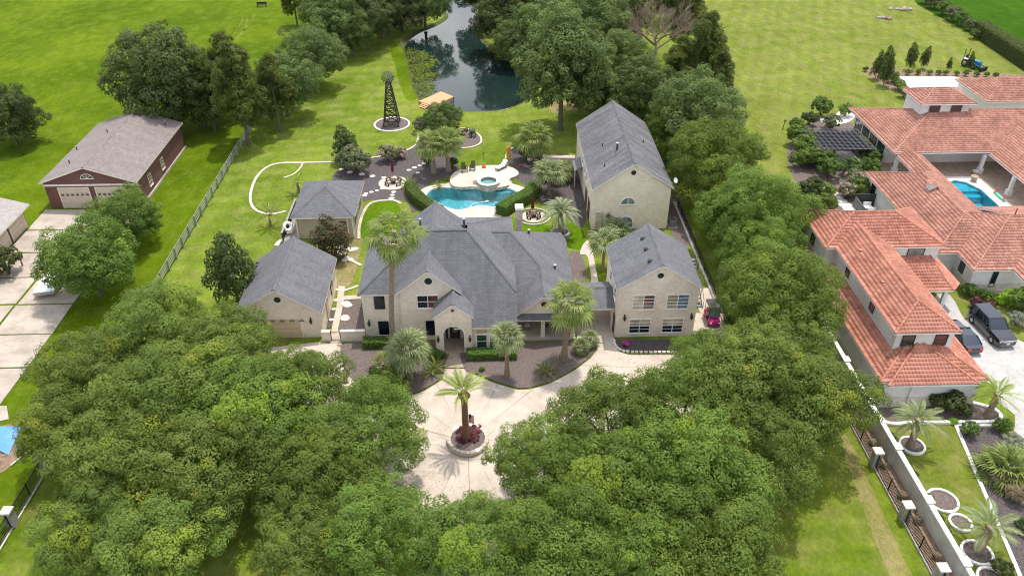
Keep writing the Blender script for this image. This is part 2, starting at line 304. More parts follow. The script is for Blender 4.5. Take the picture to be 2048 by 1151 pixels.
# ------------------------------------------------------------------ mesh helpers
ORG = {}
def setp(o, label=None, cat=None, group=None, kind=None):
    if label: o['label'] = label
    if cat: o['category'] = cat
    if group: o['group'] = group
    if kind: o['kind'] = kind
    return o
def thing(name, label, cat, loc=(0, 0, 0), rz=0.0, group=None, kind=None):
    o = bpy.data.objects.new(name, None); COL.objects.link(o); o.empty_display_size = 0.3
    o.location = loc if len(loc) == 3 else (loc[0], loc[1], 0); o.rotation_euler = (0, 0, rz)
    return setp(o, label, cat, group, kind)
def root_loc(p):
    v = Vector((0, 0, 0))
    while p is not None: v += p.location; p = p.parent
    return v
class MB:
    """collects shapes; build() links them as one mesh object"""
    def __init__(s): s.v = []; s.f = []; s.m = []; s.sm = []
    def add(s, vs_, fs, mat=0, smooth_=False):
        b = len(s.v); s.v += [tuple(q) for q in vs_]
        for f in fs: s.f.append([b + i for i in f]); s.m.append(mat); s.sm.append(smooth_)
        return s
    def box(s, x0, y0, z0, x1, y1, z1, mat=0):
        return s.add([(x0, y0, z0), (x1, y0, z0), (x1, y1, z0), (x0, y1, z0), (x0, y0, z1), (x1, y0, z1), (x1, y1, z1), (x0, y1, z1)],
                     [(0, 3, 2, 1), (4, 5, 6, 7), (0, 1, 5, 4), (1, 2, 6, 5), (2, 3, 7, 6), (3, 0, 4, 7)], mat)
    def obox(s, c, ax, half, mat=0):
        """oriented box: centre, three axis vectors (unit), half sizes"""
        c = Vector(c); A = [Vector(a).normalized() * h for a, h in zip(ax, half)]
        vv = [c + A[0] * i + A[1] * j + A[2] * k for k in (-1, 1) for j, i in ((-1, -1), (-1, 1), (1, 1), (1, -1))]
        return s.add(vv, [(0, 3, 2, 1), (4, 5, 6, 7), (0, 1, 5, 4), (1, 2, 6, 5), (2, 3, 7, 6), (3, 0, 4, 7)], mat)
    def bar(s, p, q, w_, h_, mat=0):
        p = Vector(p); q = Vector(q); d = (q - p); L = d.length; d.normalize()
        up = Vector((0, 0, 1)) if abs(d.z) < 0.95 else Vector((0, 1, 0))
        side = d.cross(up).normalized(); up = side.cross(d)
        return s.obox((p + q) / 2, (d, side, up), (L / 2, w_ / 2, h_ / 2), mat)
    def prism(s, poly, z0, z1, mat=0, side=None, bottom=True):
        """polygon (2-D, any winding) extruded from z0 to z1"""
        a = sum(poly[i - 1][0] * poly[i][1] - poly[i][0] * poly[i - 1][1] for i in range(len(poly)))
        if a < 0: poly = poly[::-1]
        n = len(poly); vv = [(p[0], p[1], z0) for p in poly] + [(p[0], p[1], z1) for p in poly]
        s.add(vv, [tuple(range(n, 2 * n))], mat)
        if bottom: s.add([vv[i] for i in range(n)], [tuple(range(n - 1, -1, -1))], mat)
        b = [(i, (i + 1) % n, n + (i + 1) % n, n + i) for i in range(n)]
        return s.add(vv, b, mat if side is None else side)
    def ring(s, outer, inner, z0, z1, mat=0):
        """band between two closed outlines with the same number of points"""
        n = len(outer); vv = [(p[0], p[1], z) for z in (z0, z1) for p in outer] + [(p[0], p[1], z) for z in (z0, z1) for p in inner]
        fs = []
        for i in range(n):
            j = (i + 1) % n
            fs += [(i, j, n + j, n + i), (n + i, n + j, 3 * n + j, 3 * n + i), (3 * n + i, 3 * n + j, 2 * n + j, 2 * n + i), (2 * n + i, 2 * n + j, j, i)]
        return s.add(vv, fs, mat)
    def tube(s, pts, rads, n=8, mat=0, cap=True, smooth_=True):
        P = [Vector(p) for p in pts]; vv = []; fs = []
        for i, p in enumerate(P):
            d = (P[min(i + 1, len(P) - 1)] - P[max(i - 1, 0)]).normalized()
            up = Vector((0, 0, 1)) if abs(d.z) < 0.9 else Vector((1, 0, 0))
            a = d.cross(up).normalized(); b = d.cross(a)
            r = rads[i] if hasattr(rads, '__len__') else rads
            vv += [p + (a * math.cos(2 * math.pi * k / n) + b * math.sin(2 * math.pi * k / n)) * r for k in range(n)]
        for i in range(len(P) - 1):
            for k in range(n):
                fs.append((i * n + k, (i + 1) * n + k, (i + 1) * n + (k + 1) % n, i * n + (k + 1) % n))
        s.add(vv, fs, mat, smooth_)
        if cap:
            s.add(vv[:n], [tuple(range(n))], mat); s.add(vv[-n:], [tuple(range(n - 1, -1, -1))], mat)
        return s
    def lathe(s, prof, n=16, c=(0, 0, 0), mat=0, smooth_=True):
        vv = []; fs = []
        for r, z in prof: vv += [(c[0] + r * math.cos(2 * math.pi * k / n), c[1] + r * math.sin(2 * math.pi * k / n), c[2] + z) for k in range(n)]
        for i in range(len(prof) - 1):
            for k in range(n): fs.append((i * n + k, i * n + (k + 1) % n, (i + 1) * n + (k + 1) % n, (i + 1) * n + k))
        return s.add(vv, fs, mat, smooth_)
    def mesh(s, name, mats, off=(0, 0, 0)):
        me = bpy.data.meshes.new(name)
        V = np.array(s.v, dtype=np.float64).reshape(-1, 3) - np.array(off)
        me.from_pydata(V.tolist(), [], s.f)
        for mm in mats: me.materials.append(MATS[mm])
        if len(mats) > 1: me.polygons.foreach_set('material_index', s.m)
        me.polygons.foreach_set('use_smooth', s.sm)
        # metre-scaled UVs: u level, v up the slope
        uv = me.uv_layers.new(name='UVMap'); me.calc_loop_triangles() if False else None
        data = np.zeros((len(me.loops), 2))
        off = Vector(off)
        for p in me.polygons:
            n = p.normal
            if abs(n.z) > 0.985: ua = Vector((1, 0, 0)); va = Vector((0, 1, 0))
            else:
                ua = Vector((0, 0, 1)).cross(n).normalized(); va = n.cross(ua)
            for li in p.loop_indices:
                c = me.vertices[me.loops[li].vertex_index].co + off
                data[li] = (c.dot(ua), c.dot(va))
        uv.data.foreach_set('uv', data.ravel())
        return me
    def build(s, name, mats, parent=None, local=False, **kw):
        if isinstance(mats, str): mats = [mats]
        off = Vector((0, 0, 0)) if local or parent is None else root_loc(parent)
        o = bpy.data.objects.new(name, s.mesh(name, mats, off)); COL.objects.link(o); o.parent = parent
        return setp(o, **kw)
def link(name, mesh, parent=None, loc=(0, 0, 0), rot=(0, 0, 0), sc=(1, 1, 1), **kw):
    o = bpy.data.objects.new(name, mesh); COL.objects.link(o); o.parent = parent
    o.location = loc; o.rotation_euler = rot; o.scale = sc if hasattr(sc, '__len__') else (sc, sc, sc)
    return setp(o, **kw)
def copy_tree(o, parent=None, loc=None, rz=None, sc=None, label=None, group=None):
    c = o.copy(); COL.objects.link(c); c.parent = parent
    if loc is not None: c.location = loc if len(loc) == 3 else (loc[0], loc[1], 0)
    if rz is not None: c.rotation_euler = (0, 0, rz)
    if sc is not None: c.scale = (sc, sc, sc)
    if label: c['label'] = label
    if group: c['group'] = group
    for ch in list(o.children): copy_tree(ch, c)
    return c
def sheet(name, poly, z, mat, holes=(), parent=None, **kw):
    """flat surface of any outline, with holes"""
    coords = []; edges = []; loops = [poly] + list(holes)
    for L in loops:
        b = len(coords); coords += [Vector((p[0], p[1])) for p in L]
        edges += [(b + i, b + (i + 1) % len(L)) for i in range(len(L))]
    V, E_, F, _, _, _ = delaunay_2d_cdt(coords, edges, [], 0, 1e-5)
    fs = []
    for f in F:
        c = sum((V[i] for i in f), Vector((0, 0))) / len(f)
        if inside(c, poly) and not any(inside(c, h) for h in holes):
            a = (V[f[1]] - V[f[0]]).cross(V[f[2]] - V[f[0]])
            fs.append(f if a > 0 else f[::-1])
    m = MB(); m.add([(q.x, q.y, z) for q in V], fs)
    return m.build(name, mat, parent, **kw)
def offset_line(pts, d):
    """offset an open or closed polyline sideways (closed when first==last is not repeated is not assumed)"""
    P = [Vector(p) for p in pts]; out = []
    for i in range(len(P)):
        t = (P[min(i + 1, len(P) - 1)] - P[max(i - 1, 0)]); t.normalize()
        out.append((P[i].x - t.y * d, P[i].y + t.x * d))
    return out
def offset_loop(pts, d):
    P = [Vector(p) for p in pts]; out = []; n = len(P)
    a = sum(pts[i - 1][0] * pts[i][1] - pts[i][0] * pts[i - 1][1] for i in range(n)); sg = 1 if a > 0 else -1
    for i in range(n):
        t = P[(i + 1) % n] - P[i - 1]; t.normalize(); out.append((P[i].x + sg * t.y * d, P[i].y - sg * t.x * d))
    return out
def strip(name, pts, width, z0, z1, mat, parent=None, **kw):
    """kerb-like strip along an open line"""
    a = offset_line(pts, width / 2); b = offset_line(pts, -width / 2); n = len(a); m = MB()
    vv = [(p[0], p[1], z) for z in (z0, z1) for p in a] + [(p[0], p[1], z) for z in (z0, z1) for p in b]; fs = []
    for i in range(n - 1):
        j = i + 1
        fs += [(n + i, 3 * n + i, 3 * n + j, n + j)[::-1][::-1], (i, n + i, n + j, j), (2 * n + i, 2 * n + j, 3 * n + j, 3 * n + i)]
    fs += [(0, 2 * n, 3 * n, n), (n - 1, 2 * n - 1, 4 * n - 1, 3 * n - 1)]
    m.add(vv, fs)
    return m.build(name, mat, parent, **kw)

# ------------------------------------------------------------------ the ground and everything laid on it
def zc(pts, ox, oy, s): return [(ox + x / s, oy + y / s) for x, y in pts]
POND = smooth(PX([(930, -30), (985, -30), (972, 10), (968, 40), (960, 63), (962, 80), (972, 88), (995, 109), (1020, 122), (1045, 150), (1060, 183), (1046, 199),
           (1018, 212), (992, 217), (955, 219), (917, 219), (880, 214), (855, 203), (838, 188), (828, 165), (822, 140), (815, 115), (808, 97), (816, 80),
           (838, 64), (862, 54), (884, 43), (897, 31), (890, 18), (885, 5), (890, -30)]), 3)
POOL = smooth(PX(zc([(466, 392), (478, 365), (510, 345), (560, 335), (620, 335), (668, 326), (720, 332), (790, 335), (840, 345), (930, 345), (985, 335), (1040, 340),
           (1085, 360), (1112, 385), (1112, 402), (1080, 415), (1030, 430), (975, 455), (930, 470), (880, 462), (830, 460), (780, 470), (730, 483), (675, 488),
           (620, 478), (565, 450), (510, 422), (480, 408)], 720, 280, 3.488)), 3)
VPOOL = [(60.2, 92.3), (61.6, 93.0), (62.8, 92.4), (63.7, 90.3), (63.7, 83.8), (58.6, 83.8), (58.6, 92.0)]
BIG = 1500
pond_hole = offset_loop(POND, 0.9)
sheet('ground', [(-BIG, -400), (BIG, -400), (BIG, BIG), (-BIG, BIG)], 0.0, 'grass_home', [pond_hole, offset_loop(POOL, 0.25), VPOOL], kind='structure')
# pond: bank, water
n = len(POND); m = MB(); mid = offset_loop(POND, 0.35)
m.add([(p[0], p[1], 0.0) for p in pond_hole] + [(p[0], p[1], -0.18) for p in mid] + [(p[0], p[1], -0.5) for p in offset_loop(POND, -0.3)],
      [f for i in range(n) for f in ((i, (i + 1) % n, n + (i + 1) % n, n + i), (n + i, n + (i + 1) % n, 2 * n + (i + 1) % n, 2 * n + i))])
m.build('pond_bank', 'mud', kind='structure')
sheet('pond_water', POND, -0.32, 'pond_water', kind='structure')
# neighbouring fields
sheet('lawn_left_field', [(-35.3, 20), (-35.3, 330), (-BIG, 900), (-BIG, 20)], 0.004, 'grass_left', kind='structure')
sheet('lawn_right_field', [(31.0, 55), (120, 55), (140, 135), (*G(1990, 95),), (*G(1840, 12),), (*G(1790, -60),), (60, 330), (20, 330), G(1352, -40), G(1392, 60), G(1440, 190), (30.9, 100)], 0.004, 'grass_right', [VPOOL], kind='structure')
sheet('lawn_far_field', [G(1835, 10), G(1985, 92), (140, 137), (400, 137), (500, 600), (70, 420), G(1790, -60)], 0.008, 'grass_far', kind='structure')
sheet('lawn_front_strip', [(13.5, 20), (30.2, 20), (30.2, 56), (22.5, 56), (20, 45)], 0.004, 'grass_front', kind='structure')
sheet('lawn_left_front', [(-35.7, 20), (-26, 20), (-26, 60), (-35.2, 60)], 0.005, 'grass_front', kind='structure')
sheet('mown_bank', smooth(PX([(780, 96), (800, 92), (812, 118), (818, 150), (826, 178), (834, 196), (815, 200), (800, 170), (790, 130)])), 0.006, 'grass_left', kind='structure')
for k, pts in enumerate(([(430, 108), (452, 84), (470, 66), (482, 46), (486, 32)], [(470, 78), (490, 58), (503, 42), (508, 28)], [(462, 88), (480, 72), (492, 52), (494, 34)])):
    strip('tyre_track', smooth(PX(pts), 5, False), 0.22, 0, 0.012, 'grass_villa', kind='structure')
# bare soil under the grove and along the fences
sheet('bare_soil', smooth(PX([(1098, 212), (1122, 200), (1150, 204), (1168, 196), (1180, 210), (1150, 222), (1128, 216), (1110, 228)])), 0.008, 'grass_dry', kind='structure')
sheet('bare_soil', smooth(PX([(778, 38), (800, 25), (840, 22), (850, 38), (820, 52), (790, 58)])), 0.008, 'soil', kind='structure')
sheet('bare_soil', smooth(PX([(0, 852), (36, 845), (48, 870), (42, 905), (10, 940), (-20, 940), (-20, 860)])), 0.012, 'soil', kind='structure')
sheet('worn_track', smooth(PX([(1682, 880), (1700, 880), (1748, 985), (1800, 1100), (1840, 1190), (1800, 1190), (1752, 1085), (1715, 985)])), 0.012, 'grass_worn', kind='structure')
sheet('dry_patch', smooth(PX([(1485, 200), (1550, 190), (1560, 225), (1545, 262), (1500, 250)])), 0.008, 'grass_villa', kind='structure')
sheet('worn_lawn', smooth(PX([(640, 478), (722, 466), (716, 520), (706, 560), (690, 578), (676, 590), (668, 540), (660, 510)]), 3), 0.010, 'grass_dry', kind='structure')
sheet('lush_lawn', smooth(PX([(716, 474), (720, 448), (732, 420), (748, 407), (786, 403), (798, 414), (812, 436), (806, 462), (770, 478)]), 3), 0.014, 'grass_lush', kind='structure')
sheet('lush_lawn', smooth(PX([(1020, 470), (1028, 436), (1062, 446), (1110, 452), (1150, 446), (1166, 462), (1172, 492), (1148, 498), (1100, 484)]), 3), 0.014, 'grass_lush', kind='structure')

def bed(name, pxs, mat='mulch', z=0.02, sm=True, rim=None, **kw):
    P = PX(pxs); P = smooth(P, 4) if sm else P
    o = sheet(name, P, z, mat, kind='structure', **kw)
    if rim:
        m = MB(); m.ring(offset_loop(P, rim[0]), P, 0.0, rim[1]); m.build('bed_edging', rim[2], None, kind='structure')
    return P
bed('mulch_bed_by_pool', [(684, 338), (735, 319), (775, 312), (800, 306), (822, 298), (834, 286), (838, 272), (870, 262), (905, 285), (912, 310), (905, 345),
    (880, 352), (852, 362), (842, 385), (850, 398), (842, 415), (825, 425), (818, 408), (800, 400), (770, 399), (740, 400), (722, 402), (700, 380), (664, 357)], 'mulch_dark')
bed('mulch_bed_by_guest_house', [(1013, 318), (1020, 300), (1045, 290), (1080, 308), (1150, 312), (1160, 355), (1168, 400), (1172, 440), (1160, 455), (1140, 440), (1112, 418), (1085, 408), (1062, 388), (1055, 362), (1030, 350), (1020, 335)], 'mulch_dark')
bed('mulch_bed_by_wall', [(1338, 390), (1352, 385), (1372, 430), (1390, 480), (1380, 492), (1345, 470)], 'mulch')
bed('mulch_poolside', [(838, 358), (870, 338), (905, 322), (918, 338), (900, 352), (866, 364), (850, 380), (846, 402), (834, 398)], 'mulch_dark', 0.024)
bed('mulch_poolside', [(1016, 340), (1034, 330), (1056, 345), (1070, 372), (1064, 392), (1050, 372), (1030, 356)], 'mulch_dark', 0.024)
WM = G(784, 249)
m = MB(); m.ring(circle(*WM, 2.75, 36), circle(*WM, 2.5, 36), 0, 0.12); m.build('bed_edging', 'white_edging', kind='structure')
sheet('windmill_bed', circle(*WM, 2.5, 36), 0.05, 'mulch', kind='structure')
CACT = bed('cactus_bed', [(903, 290), (898, 275), (905, 262), (930, 258), (955, 270), (961, 283), (950, 292), (925, 296)], 'mulch', rim=(0.25, 0.12, 'edging'))
def edging(pxs, w_=0.26, mat='edging', h=0.1):
    strip('bed_edging', smooth(PX(pxs), 5, False), w_, 0, h, mat, kind='structure')
edging([(690, 324), (640, 325), (600, 326), (560, 327), (534, 335), (514, 354), (503, 380), (501, 402), (508, 417), (524, 426), (548, 428), (572, 423)], 0.32)
edging([(606, 327), (598, 340), (585, 350), (568, 356)], 0.22)
edging([(684, 338 - 16), (735, 317), (775, 311), (800, 305), (822, 297), (834, 285), (837, 270)], 0.28)
edging([(718, 478), (719, 452), (729, 422), (746, 405), (785, 401), (802, 408)], 0.35, 'stone')
edging([(672, 511), (690, 516), (706, 523), (722, 531)], 0.30)
edging([(668, 578), (684, 582), (700, 578), (716, 572)], 0.30)
edging([(552, 492), (562, 482), (580, 476), (600, 474)], 0.5)
edging([(1012, 318), (1016, 302), (1026, 296)], 0.3)
strip('concrete_walk', [(*G(1086, 313),), (*G(1150, 314),)], 0.9, 0, 0.07, 'concrete', kind='structure')
strip('fence_footing', [(23.3, 88.0), (23.3, 57.5)], 0.35, 0, 0.22, 'pale_stone', kind='structure')
# garden walks
def walk(name, pxs, mat='concrete', z=0.07, sm=False):
    P = PX(pxs); P = smooth(P, 4) if sm else P
    m = MB(); m.prism(P, 0.0, z); return m.build(name, mat, kind='structure')
walk('concrete_walk', [(660, 690), (664, 656), (673, 615), (677, 572), (690, 573), (688, 592), (722, 590), (722, 598), (688, 600), (680, 640), (676, 658), (684, 690)])
walk('concrete_walk', [(1166, 490), (1176, 482), (1184, 500), (1192, 540), (1198, 580), (1186, 580), (1180, 540), (1174, 512), (1160, 508)], sm=True)
bed('mulch_courtyard', [(688, 600), (722, 600), (732, 660), (678, 660)], 'mulch', 0.03, False)
bed('mulch_courtyard', [(660, 620), (671, 612), (662, 656), (654, 656)], 'mulch_dark', 0.03, False)
bed('mulch_front_bed', [(686, 690), (740, 684), (888, 690), (888, 735), (882, 757), (850, 777), (800, 797), (760, 796), (715, 768), (692, 745), (684, 720)], 'mulch', 0.1)
bed('mulch_front_bed', [(928, 690), (1045, 684), (1150, 684), (1188, 690), (1190, 700), (1178, 715), (1148, 738), (1100, 764), (1060, 775), (1035, 776), (990, 763), (952, 747), (930, 740)], 'mulch', 0.1)
bed('mulch_side_bed', [(1140, 505), (1162, 508), (1170, 530), (1172, 560), (1146, 560)], 'mulch', 0.03)
CB = PX([(1231, 680), (1231, 690), (1240, 699), (1258, 703), (1310, 704), (1390, 703), (1392, 680)])
sheet('mulch_carriage_bed', CB, 0.12, 'mulch_dark', kind='structure')
kr = thing('stone_kerb', 'pale stone block kerb curving round the mulch bed before the carriage house', 'kerb', G3(1240, 700))
L = smooth(PX([(1229, 679), (1229, 690), (1239, 700.5), (1258, 705), (1310, 706), (1360, 705.5), (1392, 705)]), 12, False)
acc = 0; last = Vector(L[0])
for a_, b_ in zip(L, L[1:]):
    d = Vector(b_) - Vector(a_); acc += d.length
    if acc > 0.33:
        acc = 0; c_ = Vector(b_); dn = d.normalized(); m = MB()
        m.obox((c_.x, c_.y, 0.11), ((dn.x, dn.y, 0), (-dn.y, dn.x, 0), (0, 0, 1)), (0.15, 0.11, 0.12 + random.Random(len(bpy.data.objects)).uniform(-.01, .015))); m.build('kerb_block', 'pale_stone', kr)

# ---- the drive: slabs cut by joints that run out from the round planter
PLC = G(936, 884)
DRIVE = PX([(470, 735), (500, 700), (640, 684), (663, 688), (684, 690), (688, 722), (696, 750), (717, 772), (762, 801), (800, 801), (851, 781), (885, 760), (890, 738), (928, 738), (951, 751), (990, 767), (1035, 780),
            (1061, 779), (1102, 767), (1151, 740), (1181, 717), (1194, 700), (1192, 688), (1228, 684), (1238, 704), (1258, 710), (1393, 710), (1440, 710), (1500, 800), (1420, 870), (1250, 910), (1080, 985), (1010, 1040), (1000, 1151), (980, 1330), (850, 1330), (850, 1151), (820, 1040), (740, 960), (620, 880), (520, 800)])
base = sheet('driveway', DRIVE, 0.035, 'soil', kind='structure')
def split_poly(poly, co, no):
    """cut a polygon by a line; both sides"""
    A = [[], []]; D = [(p[0] - co[0]) * no[0] + (p[1] - co[1]) * no[1] for p in poly]
    for i in range(len(poly)):
        p, q, dp, dq = poly[i - 1], poly[i], D[i - 1], D[i]
        if (dp > 0) != (dq > 0):
            t_ = dp / (dp - dq); c2 = (p[0] + (q[0] - p[0]) * t_, p[1] + (q[1] - p[1]) * t_); A[0].append(c2); A[1].append(c2)
        A[0 if dq > 0 else 1].append(q)
    return [x for x in A if len(x) > 2]
def area2(P): return abs(sum(P[i - 1][0] * P[i][1] - P[i][0] * P[i - 1][1] for i in range(len(P)))) / 2
pieces = [DRIVE]
cuts = [(PLC, (-math.sin(math.radians(a)), math.cos(math.radians(a)))) for a in (3, 26, 48, 70, 92, 112, 134, 158)] + [((9.9, 62), (1, 0)), ((-16, 58.0), (0.25, 1)), ((14.5, 56.2), (0.1, 1)), ((0, 66.0), (0, 1))]
for co, no in cuts: pieces = [q for p in pieces for q in (split_poly(p, co, no) if (no != (1, 0) or min(y for x, y in p) > 57) and (no != (0.25, 1) or min(x for x, y in p) < -9) and (no != (0.1, 1) or max(x for x, y in p) > 11) else [p])]
for p in pieces:
    if area2(p) < 0.5: continue
    q = [p[0]]
    for c2 in p[1:]:
        if math.dist(c2, q[-1]) > .05: q.append(c2)
    if math.dist(q[0], q[-1]) < .05: q.pop()
    if len(q) > 2: m = MB(); m.prism(offset_loop(q, -0.02), 0.0, 0.075, bottom=False); m.build('slab', 'concrete', base)
for x0, x1, y0, y1 in ((8.3, 10.1, 60.1, 63.2), (10.14, 11.93, 60.1, 63.2), (8.3, 10.1, 63.24, 66.3), (10.14, 11.93, 63.24, 66.3), (8.3, 11.93, 66.34, 69.5), (19.75, 23.1, 58.6, 61.6), (19.75, 23.1, 61.64, 64.6), (21.2, 23.1, 64.64, 69)):
    m = MB(); m.box(x0, y0, 0, x1, y1, .078); m.build('slab', 'concrete', base)
walk('door_walk', [(889, 736), (893, 690), (925, 690), (928, 736)], 'stamped_tan', 0.09)

# ---- old slab drive at the left, weeds in its joints
XS = [-55.0, -49.0, -43.2]; ld = sheet('slab_driveway', [(-55.2, 30), (-43.0, 30), (-43.0, 88.7), (-55.2, 88.7)], 0.01, 'grass_left', kind='structure')
ys = [88.7]; 
while ys[-1] > 40: ys.append(ys[-1] - 5.1)
rd = random.Random(3)
for i in range(len(ys) - 1):
    for (x0, x1) in ((-55.0, -49.1), (-48.9, -43.1)):
        m = MB(); j = lambda: rd.uniform(-.06, .06)
        m.prism([(x0 + .05 + j(), ys[i + 1] + .12 + j()), (x1 - .05 + j(), ys[i + 1] + .12 + j()), (x1 - .05 + j(), ys[i] - .1 + j()), (x0 + .05 + j(), ys[i] - .1 + j())], 0.0, 0.06 + rd.uniform(0, .02)); m.build('slab', 'concrete_old', ld)
m = MB(); m.prism(PX([(-30, 812), (14, 812), (18, 838), (-30, 850)]), 0, 0.07); m.build('concrete_pad', 'concrete_old', kind='structure')

# ---- swimming pool: shell, deck, raised patio, spa
shell = MB(); n = len(POOL); shell.add([(p[0], p[1], 0.05) for p in POOL] + [(p[0], p[1], -1.35) for p in offset_loop(POOL, -0.25)], [((i + 1) % n, i, n + i, n + (i + 1) % n) for i in range(n)])
pool = thing('swimming_pool', 'freeform turquoise swimming pool behind the grey roofed main house', 'pool', (POOL[0][0], POOL[0][1], 0))
shell.build('pool_wall', 'pool_plaster', pool); sheet('pool_floor', offset_loop(POOL, -0.2), -1.35, 'pool_plaster', parent=pool)
sheet('water_surface', offset_loop(POOL, 0.05), -0.06, 'pool_water', parent=pool)
m = MB(); m.ring(offset_loop(POOL, 0.28), POOL, -0.25, 0.10); m.build('coping', 'pale_stone', pool)
def shelf(pxs, z):
    P = smooth(PX(zc(pxs, 720, 280, 3.488), z), 3); m = MB(); m.prism(P, -1.35, z); m.build('pool_step', 'pool_plaster', pool)
shelf([(940, 345), (985, 337), (1040, 342), (1075, 358), (1050, 365), (1000, 368), (955, 365)], -0.28)
shelf([(650, 338), (700, 334), (780, 336), (835, 345), (820, 352), (740, 356), (690, 352)], -0.35)
hose = MB(); hp = [G3(720 + x / 3.488, 280 + y / 3.488, -0.02) for x, y in ((765, 468), (780, 450), (800, 440), (830, 434), (860, 432), (885, 430))]
hose.tube(hp, 0.035, 6); hose.box(*[a - b for a, b in zip(hp[-1], (.15, .12, .05))], *[a + b for a, b in zip(hp[-1], (.2, .12, .12))])
hose.build('pool_cleaner', 'white_plastic', None, label='white floating pool cleaner with its curved hose in the pool', cat='pool cleaner')
DECK = smooth(PX(zc([(415, 372), (425, 350), (470, 327), (540, 312), (600, 302), (660, 292), (760, 270), (900, 262), (1040, 275), (1060, 305), (1105, 318), (1152, 340), (1175, 372), (1160, 402), (1100, 432), (1020, 465),
      (985, 490), (965, 548), (640, 548), (560, 500), (480, 440), (430, 405)], 720, 280, 3.488)), 3)
sheet('pool_deck', DECK, 0.06, 'pool_deck', [offset_loop(POOL, 0.2)], kind='structure')
PATIO = smooth(PX(zc([(628, 292), (632, 258), (655, 228), (700, 204), (760, 187), (850, 178), (940, 174), (1010, 180), (1065, 192), (1100, 215), (1106, 235), (1085, 252), (1045, 268), (1042, 300), (1036, 314), (990, 326), (930, 332),
      (850, 328), (780, 324), (700, 327), (650, 318)], 720, 280, 3.488), 0.4), 3)
m = MB(); m.prism(PATIO, 0.0, 0.4, 0, 1); m.build('raised_patio', ['pool_deck', 'stone'], None, kind='structure')
SPA = G(977, 364, 0.6)
spa = thing('spa', 'round raised stone spa with pale blue water between patio and pool', 'spa', (SPA[0], SPA[1], 0))
m = MB(); m.ring(circle(*SPA, 1.45, 28), circle(*SPA, 1.08, 28), -1.3, 0.78); m.build('stone_rim', 'stone', spa)
m = MB()
for k in range(20):
    a = 2 * math.pi * k / 20; b = MB(); P = [(SPA[0] + r * math.cos(a + t), SPA[1] + r * math.sin(a + t)) for r, t in ((1.04, -.14), (1.52, -.14), (1.52, .14), (1.04, .14))]
    b.prism(P, 0.785, 0.86); b.build('cap_stone', 'pale_stone', spa)
sheet('spa_floor', circle(*SPA, 1.1, 24), 0.05, 'pool_plaster', parent=spa)
sheet('spa_water', circle(*SPA, 1.1, 24), 0.68, 'spa_water', parent=spa)
m = MB(); P = [G(951 - 3, 362, .4), G(951 + 3, 362, .4), G(951 + 3, 368, .4), G(951 - 3, 368, .4)]; m.prism(P, 0.4, 1.0); m.build('stone_pillar', 'pale_stone', spa)

# ---- fire-pit circles
FP1 = G(787, 367); FP2 = G(1067, 434)
for c_, r_ in ((FP1, 1.95), (FP2, 1.45)):
    m = MB(); m.prism(circle(*c_, r_, 30), 0.0, 0.11); m.build('round_patio', 'pool_deck', kind='structure')
m = MB(); P = circle(*FP2, 1.9, 30); m.ring(offset_loop(P, .2), P, 0, .16); m.build('bed_edging', 'stone', kind='structure')
# stepping stones
def stones(name, pxs, mat, r=0.28, ry=None):
    t = thing(name, None, None, G3(*pxs[0]), kind='structure'); rr = random.Random(len(pxs) * 7 + int(pxs[0][0]))
    for k, p in enumerate(pxs):
        c_ = G(*p); m = MB(); nn = 9; s_ = r * rr.uniform(.8, 1.25)
        m.prism([(c_[0] + s_ * 1.25 * math.cos(2 * math.pi * q / nn) * rr.uniform(.85, 1.1), c_[1] + s_ * math.sin(2 * math.pi * q / nn) * rr.uniform(.85, 1.1)) for q in range(nn)], 0.0, 0.09 + rr.uniform(0, .02)); m.build('stepping_stone', mat, t)
stones('stepping_stone_path', [(683, 339), (700, 345), (724, 349), (745, 353), (768, 356)], 'patio_white', .28)
stones('stepping_stone_path', [(818, 341), (829, 336), (840, 332), (848, 328), (836, 346)], 'patio_white', .28)
stones('stepping_stone_path', [(765, 378), (754, 382), (743, 385), (732, 388), (729, 392)], 'patio_white', .25)
stones('stepping_stone_path', [(787, 385), (785, 391), (783, 397)], 'patio_white', .3)
stones('flagstone_path', [(684, 492), (681, 500), (686, 508), (693, 515), (701, 520), (689, 521), (678, 512), (698, 498), (704, 500), (672, 505), (710, 498), (676, 496)], 'pale_stone', .33)
stones('stepping_stone_path', [(672, 601), (668, 619), (663, 640)], 'patio_white', .22)
stones('stepping_stone_path', [(690, 634), (691, 638), (692, 608), (696, 611)], 'patio_white', .34)

